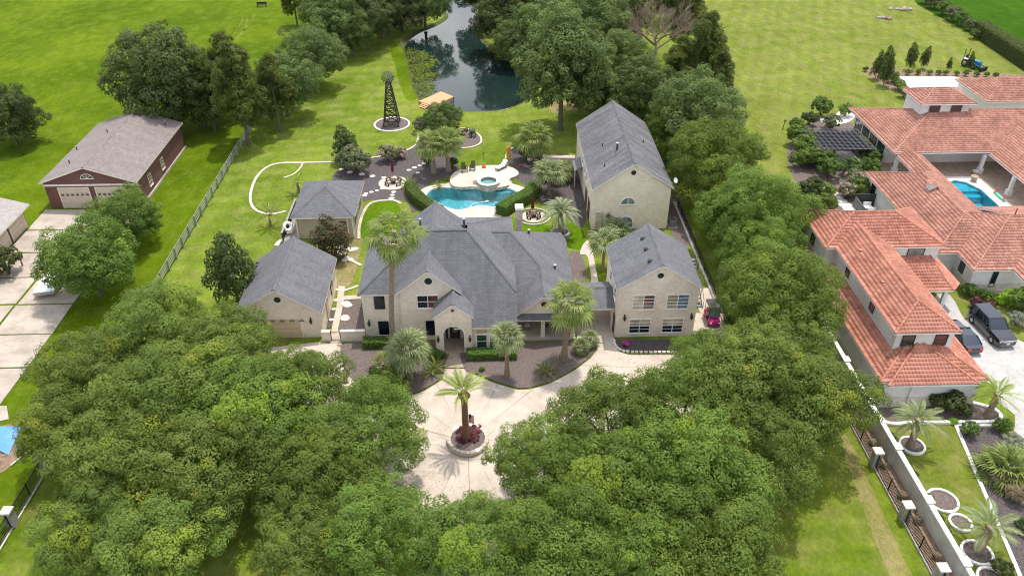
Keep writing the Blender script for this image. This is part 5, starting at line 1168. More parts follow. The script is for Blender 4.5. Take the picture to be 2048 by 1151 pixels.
def tint_mesh(name, V, F, T, mat):
    me = bpy.data.meshes.new(name); me.from_pydata([tuple(v) for v in V], [], F); ca = me.color_attributes.new('tint', 'FLOAT_COLOR', 'POINT')
    cc = np.ones((len(V), 4), np.float32); cc[:, :2] = np.array(T); cc[:, 2] = 0; ca.data.foreach_set('color', cc.ravel()); me.materials.append(MATS[mat]); return me
def feather_frond_mesh(name, mat, L=2.4, seed=0, droop=.6, npair=24, ll=.55, rise=.35, vee=.5):
    rd = random.Random(seed); V = []; T = []; F = []
    C = lambda t: Vector((L * t * (1 - .12 * t * t * droop), 0, L * (rise * t - droop * t * t * .75)))
    for k in range(8):
        a, b_ = C(k / 8), C((k + 1) / 8); w_ = .03 * (1 - k / 9); b = len(V); V.extend([(a.x, -w_, a.z), (a.x, w_, a.z), (b_.x, w_ * .9, b_.z), (b_.x, -w_ * .9, b_.z)]); F.append((b, b + 1, b + 2, b + 3)); T.extend([(.7, .5)] * 4)
    for k in range(npair):
        t = .14 + .86 * k / (npair - 1); p = C(t); tg = (C(min(1, t + .03)) - C(t - .03)).normalized(); le = ll * (math.sin(math.pi * (.16 + .80 * t)) ** .6) * rd.uniform(.85, 1.1)
        for sd_ in (-1, 1):
            d = (tg * .75 + Vector((0, sd_, 0)) * .85 + Vector((0, 0, vee * .5 - .15))).normalized(); e = p + d * le; e.z -= le * .25 * droop; m1 = p + d * le * .5; s = d.cross(Vector((0, 0, 1))).normalized() * le * .06; s.z += .01
            b = len(V); V.extend([tuple(p), tuple(m1 - s), tuple(e), tuple(m1 + s)]); F.append((b, b + 1, b + 2, b + 3)); tt = (min(1, max(0, rd.gauss(.5, .22))), rd.uniform(0, .3)); T.extend([tt] * 4)
    return tint_mesh(name, V, F, T, mat)
FR = {}
def fm(kind, k):
    if (kind, k) not in FR:
        if kind == 'fan': FR[kind, k] = fan_frond_mesh('frond', 'frond_green', 1.05, 1.0, k, .85, 19)
        elif kind == 'fan_blue': FR[kind, k] = fan_frond_mesh('frond', 'frond_grey', .9, .95, 20 + k, .8)
        elif kind == 'dead': FR[kind, k] = fan_frond_mesh('dead_frond', 'dead_frond', .8, .95, 30 + k, 1.0, 13)
        elif kind == 'date': FR[kind, k] = feather_frond_mesh('frond', 'frond_date', 2.4, 40 + k, .75)
        elif kind == 'pindo': FR[kind, k] = feather_frond_mesh('frond', 'frond_blue', 2.6, 50 + k, 1.25, 34, .5, .75, .9)
        elif kind == 'sago': FR[kind, k] = feather_frond_mesh('frond', 'frond_green', 1.3, 60 + k, .55, 26, .22, .4)
        elif kind == 'grey': FR[kind, k] = feather_frond_mesh('frond', 'frond_grey', 2.2, 70 + k, .7, 26, .5)
    return FR[kind, k]
def palm(label, pos, Hh, r0, kind, n=26, size=1.0, dead=0, elev=(80, -25), boots=0, trunk='palm_trunk', lean=(0, 0), bulge=0, name='palm_tree', seed=None, cat='palm'):
    rd = random.Random(seed if seed is not None else int(pos[0] * 100)); t = thing(name, label, cat, (pos[0], pos[1], pos[2] if len(pos) > 2 else 0)); top = Vector((lean[0], lean[1], Hh))
    m = MB(); K = 9; pts = []; rr = []
    for k in range(K):
        f = k / (K - 1); pts.append((lean[0] * f * f, lean[1] * f * f, -.1 + (Hh + .1) * f)); rr.append(r0 * (1.5 - 1.2 * min(1, f * 4) * .42 if f < .25 else 1.0 - .18 * f))
    if bulge:
        pts = pts[:-2] + [(top.x * .8, top.y * .8, Hh - .75), (top.x, top.y, Hh - .45), (top.x, top.y, Hh)]; rr = rr[:-2] + [r0 * 1.0, r0 * bulge, r0 * .8]
    m.tube(pts, rr, 10)
    if boots:
        for k in range(boots):
            a = k * 2.4; z = Hh - .1 - 1.3 * k / boots; p = Vector((top.x + math.cos(a) * r0 * .8, top.y + math.sin(a) * r0 * .8, z)); m.bar(p, p + Vector((math.cos(a) * .16, math.sin(a) * .16, .22)), .09, .05)
    m.build('trunk', trunk, t, local=True)
    for k in range(n):
        f = (k + .5) / n; el = math.radians(elev[0] + (elev[1] - elev[0]) * f ** .85 + rd.uniform(-7, 7)); az = k * 2.39996 + rd.uniform(-.2, .2); s_ = size * rd.uniform(.85, 1.12) * (.75 + .3 * min(1, f * 2.2))
        link('frond', fm(kind, rd.randrange(3)), t, (top.x + math.cos(az) * r0 * .5, top.y + math.sin(az) * r0 * .5, Hh - .05 - .25 * f), (rd.uniform(-.25, .25), -el, az), s_)
    for k in range(dead):
        az = k * 2.39996 + .5; el = math.radians(-48 - 34 * k / max(1, dead) + rd.uniform(-8, 8)); link('dead_frond', fm('dead', rd.randrange(3)), t, (top.x + math.cos(az) * r0 * .6, top.y + math.sin(az) * r0 * .6, Hh - .25 - .5 * k / max(1, dead)), (rd.uniform(-.4, .4), -el, az), size * rd.uniform(.8, 1.05))
    return t
def PP(u, v): return G(u, v)
palm('very tall slender fan palm rising in front of the main house roof', PP(790, 736), 14.7, .27, 'fan', 26, 1.28, 15, (75, -50), lean=(1.15, 0))
palm('fan palm with shaggy dead skirt beside the breezeway', PP(1128, 722), 7.0, .27, 'fan', 26, 1.3, 30, (78, -38), lean=(.36, 0))
palm('feathery date palm in the round stone planter', (PLC[0] - .15, PLC[1] + .05), 5.6, .3, 'date', 18, .92, 0, (82, 12), bulge=1.75, trunk='boot_brown')
palm('sabal palm right of the entry before the green windows', PP(1014, 754), 4.9, .22, 'fan_blue', 34, .92, 4, (82, -38), boots=24)
palm('wide bushy fan palm left of the entry path', PP(820, 758), 3.7, .25, 'fan_blue', 34, 1.25, 0, (82, -32), boots=16)
palm('young fan palm shoot at the foot of the very tall palm', PP(767, 735), .5, .15, 'fan', 9, .75, 0, (82, 30), seed=4)
palm('young fan palm shoot in front of the wide bushy palm', PP(812, 768), .3, .12, 'fan_blue', 8, .6, 0, (85, 30), seed=5)
palm('upper small round blue palm at the drive bend', PP(1180, 690), 1.1, .14, 'fan_blue', 34, .55, 0, (85, -40), seed=6)
palm('lower small round blue palm at the drive bend', PP(1162, 704), .9, .14, 'fan_blue', 34, .55, 0, (85, -40), seed=7)
palm('left fan palm of the poolside group in the dark mulch', PP(868, 345), 4.4, .3, 'fan', 30, 1.25, 5, (80, -35), boots=20)
palm('right fan palm of the poolside group in the dark mulch', PP(897, 342), 4.5, .32, 'fan', 30, 1.28, 5, (80, -35), boots=20)
palm('large fan palm behind the pool lounger', PP(1068, 322), 3.6, .28, 'fan', 32, 1.5, 4, (80, -30), boots=16)
palm('fan palm in the bed beside the guest house wall', PP(1098, 388), 3.3, .22, 'fan_blue', 28, 1.35, 0, (80, -25))
palm('smaller fan palm behind the bed by the guest house wall', PP(1122, 362), 1.6, .2, 'fan', 20, .95, 0, (80, -20))
palm('silvery feather palm in the round stone ring', PP(1120, 470), 3.0, .3, 'pindo', 46, 1.0, 0, (84, -25), boots=14)
palm('fan palm growing by the walk behind the carriage house', PP(1205, 540), 3.7, .17, 'fan_blue', 24, 1.1, 0, (80, -25), lean=(.1, .3))
palm('fan palm clump at the guest house front corner', PP(1232, 470), .9, .2, 'fan_blue', 22, 1.1, 0, (80, 0), seed=12)
palm('leaning small palm on the lawn left of the pool house', PP(541, 452), 1.7, .16, 'sago', 14, 1.5, 0, (65, -10), lean=(.2, 0))
palm('small feather palm behind the pool house', PP(598, 385), 1.5, .2, 'date', 14, .75, 0, (75, -10))
for u, v, s_, lb in ((818, 372, 1.15, 'sago palm beside the left fire pit circle'), (862, 748, .9, 'bright sago palm left of the entry path, front one'), (872, 738, 1.0, 'sago palm left of the entry path, back one'), (1093, 748, 1.0, 'sago palm in the right front bed'), (878, 378, .8, 'sago palm between poolside palms and deck')):
    palm(lb, PP(u, v), .35, .16, 'sago', 22, s_, 0, (70, 0), name='sago_palm')
# villa palms
palm('date palm in the upper white ring of the villa lawn', PP(1820, 892), 3.0, .3, 'grey', 26, .95, 0, (72, -12), boots=30, lean=(-.1, .1))
palm('date palm in the lower white ring of the villa lawn', PP(1958, 1100), 2.4, .3, 'grey', 22, .95, 0, (72, -12), boots=30, lean=(.1, .2))
palm('date palm at the tip of the villa planting bed', PP(1975, 832), 2.4, .28, 'date', 18, .85, 0, (72, -12), boots=26, lean=(.2, .2))
palm('bushy fan palm in the villa dark mulch strip', PP(2006, 950), .5, .25, 'fan', 30, 1.25, 0, (85, 0), seed=21)

# ------------------------------------------------------------------ clay tile roofs
TW, TC = 0.30, 0.38
def tile_profile(): return [(0.0, 0.0), (0.07, .045), (0.15, .062), (0.23, .045)]
def one_tile_mesh(mat):
    """a single barrel tile: level u, up-slope v, lifted at its lower edge"""
    xs = [0.0, .07, .15, .23, .30]; hs = [.0, .045, .062, .045, .0]; V = []; F = []
    for j, (v, lift) in enumerate(((0, .04), (TC, .0))): V += [(x, v, h_ + lift + .012) for x, h_ in zip(xs, hs)]
    V += [(x, 0, h_ + .004) for x, h_ in zip(xs, hs)]
    for i in range(4): F += [(i, i + 1, 6 + i, 5 + i), (10 + i, 11 + i, i + 1, i)]
    me = bpy.data.meshes.new('roof_tile'); me.from_pydata(V, [], F); me.materials.append(MATS[mat]); me.polygons.foreach_set('use_smooth', [True] * len(F)); return me
TILE1 = {}
def tile_slope(parent, pts, mat, pick=None, fascia='trim_white', deckname='roof_slope'):
    """a deck slab and, on it, courses of barrel tiles cut to the slope's outline"""
    deck = roof_face(parent, pts, mat, .14, fascia, deckname)
    P = [Vector(p) for p in pts]; nrm = Vector((0, 0, 0))
    for i in range(len(P)): nrm += P[i - 1].cross(P[i])
    if nrm.z < 0: nrm = -nrm; P = P[::-1]
    nrm.normalize(); ua = Vector((0, 0, 1)).cross(nrm).normalized(); va = nrm.cross(ua)
    us = [p.dot(ua) for p in P]; vs_ = [p.dot(va) for p in P]; o = P[0]; u0 = o.dot(ua); v0 = min(vs_); wn = o.dot(nrm)
    U0 = math.floor(min(us) / TW) * TW; nu = int((max(us) - U0) / TW) + 1; nv = int((max(vs_) - v0) / TC) + 1
    V = []; F = []; UVS = []; taken = set()
    at = lambda u, v, w: ua * u + va * v + nrm * (wn + w)
    if pick:
        if mat not in TILE1: TILE1[mat] = one_tile_mesh(mat)
        lst = []
        for j in range(nv):
            for i in range(nu):
                cs = [at(U0 + (i + a) * TW, v0 + (j + b) * TC, 0) for a in (0, 1) for b in (0, 1)]
                poly = [(p.x, p.y) for p in P]
                if all(inside((c.x, c.y), poly) for c in cs): lst.append((i, j))
        for i, j in lst[:pick]:
            taken.add((i, j)); c = at(U0 + i * TW, v0 + j * TC, 0) - root_loc(deck); t = bpy.data.objects.new('roof_tile', TILE1[mat]); COL.objects.link(t); t.parent = deck
            t.matrix_local = Matrix((( ua.x, va.x, nrm.x, c.x), (ua.y, va.y, nrm.y, c.y), (ua.z, va.z, nrm.z, c.z), (0, 0, 0, 1)))
    prof = tile_profile(); xs = []
    for j in range(nv):
        va0, va1 = v0 + j * TC, v0 + (j + 1) * TC; row = [(i, k) for i in range(nu) for k in range(4)]
        b = len(V); cols = [(U0 + i * TW + prof[k][0], prof[k][1]) for i, k in row] + [(U0 + nu * TW, 0.0)]
        V += [at(u, va0, h_ + .052) for u, h_ in cols] + [at(u, va1, h_ + .012) for u, h_ in cols] + [at(u, va0, h_ * .6 + .004) for u, h_ in cols]; n = len(cols)
        for q in range(n - 1):
            if (q // 4, j) in taken: continue
            F += [(b + q, b + q + 1, b + n + q + 1, b + n + q), (b + 2 * n + q, b + 2 * n + q + 1, b + q + 1, b + q)]
    bm = bmesh.new(); bv = [bm.verts.new(v) for v in V]
    for f in F: bm.faces.new([bv[i] for i in f])
    for i in range(len(P)):
        a, b_ = P[i - 1], P[i]; e = b_ - a; e.z = 0; no = Vector((e.y, -e.x, 0)).normalized()
        bmesh.ops.bisect_plane(bm, geom=bm.verts[:] + bm.edges[:] + bm.faces[:], plane_co=a, plane_no=no, clear_outer=True, dist=1e-5)
    loose = [v for v in bm.verts if not v.link_faces]; bmesh.ops.delete(bm, geom=loose, context='VERTS')
    off = root_loc(deck); uvl = bm.loops.layers.uv.new('UVMap')
    for f in bm.faces:
        f.smooth = True
        for l_ in f.loops: l_[uvl].uv = (l_.vert.co.dot(ua), l_.vert.co.dot(va) - v0)
    for v in bm.verts: v.co -= off
    if bm.faces:
        me = bpy.data.meshes.new('roof_tiles'); bm.to_mesh(me); me.materials.append(MATS[mat]); t = bpy.data.objects.new('roof_tiles', me); COL.objects.link(t); t.parent = deck; t['kind'] = 'stuff'
    bm.free(); return deck
def tile_ridge(parent, p, q, mat, r=.11):
    P, Q = Vector(p), Vector(q); L = (Q - P).length; n = max(1, int(L / .42)); d = (Q - P) / n; m = MB()
    for k in range(n):
        a = P + d * k + Vector((0, 0, .04)); b = P + d * (k + 1.08) + Vector((0, 0, .04)); m.tube([a, b], [r * 1.12, r * .9], 8, cap=True)
    return m.build('ridge_tiles', mat, parent, kind='stuff')
def tile_hip(parent, x0, x1, y0, y1, ze, s, mat, sides='flbr', pick=None, ridge=True):
    """hip roof over a rectangle, slope s"""
    hx, hy = (x1 - x0) / 2, (y1 - y0) / 2; k = min(hx, hy); zr = ze + k * s
    if hx >= hy: A, B = (x0 + k, (y0 + y1) / 2, zr), (x1 - k, (y0 + y1) / 2, zr)
    else: A, B = ((x0 + x1) / 2, y0 + k, zr), ((x0 + x1) / 2, y1 - k, zr)
    c = [(x0, y0, ze), (x1, y0, ze), (x1, y1, ze), (x0, y1, ze)]
    if hx >= hy: F = {'f': [c[0], c[1], B, A], 'r': [c[1], c[2], B], 'b': [c[2], c[3], A, B], 'l': [c[3], c[0], A]}; H_ = [(c[0], A), (c[1], B), (c[2], B), (c[3], A), (A, B)]
    else: F = {'f': [c[0], c[1], A], 'r': [c[1], c[2], B, A], 'b': [c[2], c[3], B], 'l': [c[3], c[0], A, B]}; H_ = [(c[0], A), (c[1], A), (c[2], B), (c[3], B), (A, B)]
    for q in sides: tile_slope(parent, F[q], mat, pick if q == 'f' else None)
    if ridge:
        for p, q in H_:
            if math.dist(p, q) > .3: tile_ridge(parent, p, q, mat)
    return A, B

# ------------------------------------------------------------------ orange roofed villa wing
v1 = thing('villa_wing', 'two storey white stucco villa wing with orange clay tile roofs beside the boundary wall', 'house', (37.7, 50.6, 0))
CO = 'clay_orange'
def vw(p, *a, mat='stucco', name='wall'): m = MB(); m.box(*a); return m.build(name, mat, p)
vw(v1, 33.5, 50.45, 0, 41.9, 68, 2.66); vw(v1, 35.2, 53.65, 2.0, 40.3, 67.8, 5.62); vw(v1, 34.1, 67.7, 0, 45.75, 75.0, 5.62)
vw(v1, 33.46, 50.40, 0, 41.94, 50.45, 1.15, mat='pale_stone', name='stone_base'); vw(v1, 33.46, 50.45, 0, 33.5, 68, .6, mat='pale_stone', name='stone_base')
A_, B_ = tile_hip(v1, 33.1, 42.5, 50.45, 72, 2.85, .42, CO, 'flr', ridge=False)
tile_ridge(v1, (33.1, 50.45, 2.85), (35.3, 52.65, 3.78), CO); tile_ridge(v1, (42.5, 50.45, 2.85), (40.2, 52.75, 3.82), CO)
tile_hip(v1, 33.62, 41.5, 50.0, 57.9, 2.78, .43, CO, 'f', pick=150, ridge=False); tile_ridge(v1, (33.62, 50.0, 2.78), (37.4, 53.8, 4.44), CO); tile_ridge(v1, (41.5, 50.0, 2.78), (37.7, 53.8, 4.44), CO)
ze = 5.8
tile_hip(v1, 33.75, 46.1, 67.3, 75.4, ze, .47, CO, 'flr')
# upper front wing: hip at the front, runs back into the cross wing
xr = 37.72; zr = ze + 2.92 * .47
tile_slope(v1, [(34.8, 53.3, ze), (40.64, 53.3, ze), (xr, 56.2, zr)], CO, pick=90); tile_slope(v1, [(34.8, 53.3, ze), (xr, 56.2, zr), (xr, 70.2, zr), (34.8, 67.3, ze)], CO); tile_slope(v1, [(40.64, 53.3, ze), (40.64, 67.3, ze), (xr, 70.2, zr), (xr, 56.2, zr)], CO)
for p, q in (((34.8, 53.3, ze), (xr, 56.2, zr)), ((40.64, 53.3, ze), (xr, 56.2, zr)), ((xr, 56.2, zr), (xr, 70.2, zr))): tile_ridge(v1, p, q, CO)
# porch roof on the drive side
tile_slope(v1, [(40.7, 63.7, 2.9), (46.0, 63.7, 2.9), (45.0, 67.66, 4.5), (40.7, 67.66, 4.5)], CO); tile_slope(v1, [(46.0, 63.7, 2.9), (47.3, 65.0, 2.9), (47.3, 75, 2.9), (45.76, 75, 3.6), (45.0, 67.66, 4.5)], CO)
tile_ridge(v1, (46.0, 63.7, 2.9), (45.0, 67.66, 4.5), CO)
for x in (42.6, 45.4): vw(v1, x, 64.0, 0, x + .35, 64.35, 2.75, name='column')
for x, pn in ((36.35, 'glass_green'), (39.25, 'glass_red')): house_window(v1, (x, 53.64, 4.8), 1.15, 1.2, pane=pn, frame='wood_dark', cols=1, rows=2, sill=False, ft=.08)
house_window(v1, (43.4, 67.69, 4.95), 1.75, 1.05, pane='glass_pale', frame='wood_dark', cols=1, rows=1, sill=False)
for y in (58.6, 64.5): house_window(v1, (35.19, y, 4.9), .9, 1.1, face='-x', pane='glass_navy', frame='wood_dark', cols=1, rows=1, sill=False)
house_window(v1, (34.09, 71.2, 4.6), 1.0, 1.1, face='-x', pane='glass_navy', frame='wood_dark', cols=1, rows=1, sill=False)
m = MB(); m.tube([(36.0, 50.3, 2.7), (36.0, 50.3, .1)], .06, 6); m.build('downspout', 'trim_white', v1)
for x, y in ((36.3, 60), (36.4, 65.5), (35.9, 68.8)):
    m = MB(); z = ze + (x - 34.8) * .47; m.box(x - .15, y - .15, z - .1, x + .15, y + .15, z + .22); m.build('roof_vent', 'clay_pink', v1)
# ------------------------------------------------------------------ pink roofed main villa
v2 = thing('villa', 'sprawling white villa with pink clay tile roofs around a pool courtyard', 'house', (60, 95, 0)); CP = 'clay_pink'
tile_hip(v2, 47.5, 57.0, 70.5, 89.9, 2.95, .44, CP, 'flr'); tile_hip(v2, 49.75, 75, 67.1, 80.4, 2.95, .40, CP, 'fl'); tile_slope(v2, [(57.0, 80.4, 2.95), (75, 80.4, 2.95), (68, 73.75, 5.6), (57.0, 73.75, 5.6)], CP)
tile_slope(v2, [(53.9, 64.0, 2.95), (53.9, 72, 2.95), (58, 72, 4.6), (58, 68.1, 4.6)], CP)
tile_slope(v2, [(53.6, 84, 2.95), (53.6, 96.0, 2.95), (55.3, 96.0, 3.7), (55.3, 84, 3.7)], CP); tile_slope(v2, [(57.0, 84, 2.95), (57.0, 96.0, 2.95), (55.3, 96.0, 3.7), (55.3, 84, 3.7)], CP); tile_ridge(v2, (55.3, 86, 3.7), (55.3, 96.5, 3.7), CP)
tile_hip(v2, 53.2, 92, 94.5, 110.2, 3.3, .35, CP, 'flr')
tile_slope(v2, [(66.0, 80, 3.0), (66.0, 94.6, 3.0), (72, 100, 5.1), (72, 80, 5.1)], CP); tile_ridge(v2, (72, 80, 5.1), (72, 100, 5.1), CP)
vw(v2, 48.0, 71.0, 0, 56.5, 89.4, 2.8); vw(v2, 50.2, 67.6, 0, 75, 80, 2.8); vw(v2, 50.15, 67.55, 0, 60, 67.6, .95, mat='pale_stone', name='stone_base'); vw(v2, 50.14, 67.6, 0, 50.2, 80, .95, mat='pale_stone', name='stone_base')
vw(v2, 54.2, 98.5, 0, 91, 109.6, 3.1); vw(v2, 72, 80, 0, 80, 98, 3.0)
for x, y in ((54.3, 95.2), (54.3, 91.0), (56.6, 94.9), (65.7, 94.8), (66.2, 88.5)):
    m = MB(); m.box(x - .2, y - .2, 0, x + .2, y + .2, 2.9); m.box(x - .32, y - .32, 0, x + .32, y + .32, .9); m.build('column', 'stucco', v2)
for y in (100.0, 102.6, 105.2, 107.8):
    house_window(v2, (54.19, y, 1.45), 2.1, 2.5, face='-x', pane='glass_green', frame='dark_grey', cols=2, rows=1, sill=False)
house_window(v2, (50.19, 69.6, 1.75), .9, 1.2, face='-x', pane='glass_navy', frame='dark_grey', cols=1, rows=2, sill=False); house_window(v2, (52.6, 67.59, 1.5), .6, 1.9, pane='glass_navy', frame='dark_grey', cols=1, rows=1, sill=False)
house_window(v2, (47.99, 87.5, 1.4), 1.2, 2.1, face='-x', pane='glass_navy', frame='dark_grey', cols=1, rows=1, sill=False)
# raised lantern on the great room roof
m = MB(); m.box(59.35, 101.9, 4.4, 66.0, 106.6, 7.2); cu = m.build('roof_lantern', 'stucco', v2)
for x in (61.2, 64.2):
    m = MB(); m.box(x - .75, 101.83, 5.85, x + .75, 101.92, 6.95); m.build('lantern_window', 'glass', cu)
tile_hip(v2, 58.8, 66.6, 101.3, 107.2, 7.25, .42, CP, 'flr')
m = MB(); m.box(51.3, 81.4, 3.6, 52.1, 82.2, 5.6); chv = m.build('chimney', 'stucco', v2); m = MB(); m.add([(51.1, 81.2, 5.6), (52.3, 81.2, 5.6), (52.3, 82.4, 5.6), (51.1, 82.4, 5.6), (51.7, 81.8, 6.0)], [(0, 1, 4), (1, 2, 4), (2, 3, 4), (3, 0, 4), (3, 2, 1, 0)]); m.build('chimney_cap', CP, chv)
for x in (56.8, 59.5):
    m = MB(); m.tube([(x, 73.7, 5.4), (x, 73.7, 6.5)], .06, 6); m.build('vent_pipe', 'rust', v2)
v3 = thing('villa_garage', 'pink tile roofed building cut by the right picture edge beyond the villa', 'house', (82, 115, 0))
tile_slope(v3, [(75.4, 112.7, 2.95), (75.4, 122.6, 2.95), (80, 127, 4.7), (88, 127, 4.7), (88, 112.7, 2.95)][:2] + [(80.3, 117.7, 4.9)], CP); tile_slope(v3, [(75.4, 112.7, 2.95), (96, 112.7, 2.95), (91, 117.7, 4.9), (80.3, 117.7, 4.9)], CP); tile_slope(v3, [(75.4, 122.6, 2.95), (80.3, 117.7, 4.9), (91, 117.7, 4.9), (96, 122.6, 2.95)], CP)
vw(v3, 75.9, 113.2, 0, 95, 122.1, 2.8)
# courtyard, villa pool
CY = sheet('courtyard', [(53.0, 67), (53.0, 98.6), (76, 98.6), (76, 80), (57, 80), (57, 67)], 0.02, 'stamped_tan', [VPOOL], kind='structure')
vp = thing('villa_pool', 'turquoise villa pool with arched shelf inside the courtyard', 'pool', (61, 88, 0)); n = len(VPOOL); m = MB()
m.add([(p[0], p[1], .05) for p in VPOOL] + [(p[0], p[1], -1.4) for p in VPOOL], [(i, (i + 1) % n, n + (i + 1) % n, n + i)[::-1] for i in range(n)]); m.build('pool_wall', 'pool_plaster', vp)
sheet('pool_floor', VPOOL, -1.4, 'pool_plaster', parent=vp); sheet('water_surface', offset_loop(VPOOL, -.003), -.08, 'villa_water', parent=vp); m = MB(); m.prism([(58.7, 90.4), (63.6, 90.4), (62.8, 92.3), (61.6, 92.9), (58.7, 92.0)], -1.3, -.25); m.build('pool_step', 'pool_plaster', vp)
m = MB(); m.prism([(58.7, 89.3), (63.6, 89.3), (63.6, 90.39), (58.7, 90.39)], -1.3, -.6); m.build('pool_step', 'pool_plaster', vp)
sheet('pool_surround', [(57.5, 83), (57.5, 93.5), (60.0, 94.0), (65.1, 94.0), (65.1, 83)], 0.06, 'patio_white', [VPOOL], kind='structure')
# pergola
pg = thing('pergola', 'black lattice pergola in the villa garden', 'pergola', (48, 100, 0))
for x in (44.9, 51.3):
    for y in (97.3, 103.0):
        m = MB(); m.box(x - .16, y - .16, 0, x + .16, y + .16, 2.55); m.build('post', 'wood_dark', pg)
for y in (97.3, 103.0):
    m = MB(); m.box(44.3, y - .1, 2.55, 51.9, y + .1, 2.75); m.build('beam', 'wood_dark', pg)
for k in range(12):
    x = 44.3 + k * .69; m = MB(); m.box(x - .04, 96.8, 2.75, x + .04, 103.5, 2.9); m.build('rafter', 'slat_pale', pg)
for k in range(15):
    y = 96.8 + k * .478; m = MB(); m.box(44.2, y - .025, 2.9, 52.0, y + .025, 2.95); m.build('slat', 'slat_pale', pg)
m = MB(); m.box(44.6, 97.0, 2.6, 51.6, 103.3, 2.64); m.build('gap_shade_sheet', 'gap_shade_black', pg)  # black sheet added to paint the shade seen through the lattice gaps
pp = sheet('pergola_floor', [(45.8, 96.6), (51.4, 96.6), (51.4, 103), (45.8, 103)], .01, 'mulch', kind='structure')
for i in range(7):
    for j in range(8):
        m = MB(); m.box(45.85 + i * .79, 96.65 + j * .79, 0, 46.6 + i * .79, 97.4 + j * .79, .06); m.build('paver', 'patio_white', pp)
sp = thing('slab_path', None, None, (43.5, 90, 0), kind='structure')
for k in range(9):
    m = MB(); y = 92.6 - k * .98; x = 43.6 + k * .16; m.prism([(x - .85, y - .43), (x + .75, y - .43), (x + .75, y + .43), (x - .85, y + .43)], 0, .08); m.build('paver', 'patio_white', sp)
sheet('villa_garden_bed', smooth(PX([(1575, 300), (1600, 255), (1640, 235), (1690, 235), (1740, 300), (1750, 345), (1740, 420), (1640, 425), (1605, 385), (1580, 340)])), .006, 'mulch', kind='structure')
sheet('white_terrace', smooth(PX([(1665, 250), (1700, 243), (1712, 225), (1690, 215), (1660, 238), (1640, 236), (1645, 246)])), .03, 'patio_white', kind='structure')
sheet('white_terrace', PX([(1795, 153), (1912, 153), (1975, 185), (1960, 215), (1830, 190)]), .03, 'patio_white', kind='structure')
sheet('gravel_bed', smooth(PX([(1730, 140), (1745, 132), (1790, 140), (1900, 143), (2048, 150), (2048, 158), (1900, 155), (1800, 153), (1815, 175), (1830, 200), (1800, 190), (1765, 170), (1740, 155)]), 3), .012, 'soil', kind='structure')
# villa drive and front garden
VD = PX([(1865, 600), (1900, 590), (1930, 640), (1945, 620), (1990, 640), (2060, 690), (2400, 760), (2400, 1000), (2058, 885), (2030, 830), (1990, 800), (1985, 770), (1880, 700)])
sheet('villa_driveway', smooth(VD, 3), .03, 'stamped_white', kind='structure')
sheet('villa_lawn', [(32.4, 25), (36.3, 25), (39.2, 47.9), (33.2, 48.2), (32.4, 48)], .008, 'grass_villa', kind='structure')
sheet('villa_lawn', smooth([(39.6, 47.4), (43, 48.9), (45.2, 48.5), (44, 45.5), (43, 44), (41, 46)]), .01, 'grass_villa', kind='structure')
sheet('villa_mulch_strip', [(39.3, 47.8), (42.6, 47.6), (44, 42), (44, 20), (34.5, 20), (36.4, 33)], .012, 'mulch_dark', kind='structure')
strip('white_kerb', [(42.5, 47.8), (39.25, 47.9), (36.45, 33.2), (35.0, 25)], .28, 0, .14, 'white_edging', kind='structure')
sheet('villa_planting_bed', [(33.0, 50.3), (33.4, 48.3), (42.8, 48.25), (43.6, 49.0), (43.4, 49.9), (41.5, 50.4)], .02, 'mulch', kind='structure')
strip('white_kerb', smooth([(33.3, 50.0), (33.5, 48.35), (36, 48.3), (39, 48.25), (42.4, 48.2), (43.4, 48.5), (43.7, 49.3), (43.2, 50.0), (42.0, 50.6)], 5, False), .3, 0, .22, 'white_edging', kind='structure')
for u, v, r_ in ((1823.5, 892, 1.05), (1884, 1002, 1.2), (1920, 1046, .85), (1953, 1106, 1.12), (1982, 1158, 1.0)):
    c_ = G(u, v); m = MB(); m.ring(circle(*c_, r_, 26), circle(*c_, r_ - .18, 26), 0, .2); m.build('white_planting_ring', 'white_edging', None, kind='structure'); sheet('ring_mulch', circle(*c_, r_ - .18, 26), .06, 'mulch', kind='structure')
sheet('soil_strip', [(30.35, 20), (31.9, 20), (31.9, 62), (30.35, 62)], .02, 'soil', kind='structure')
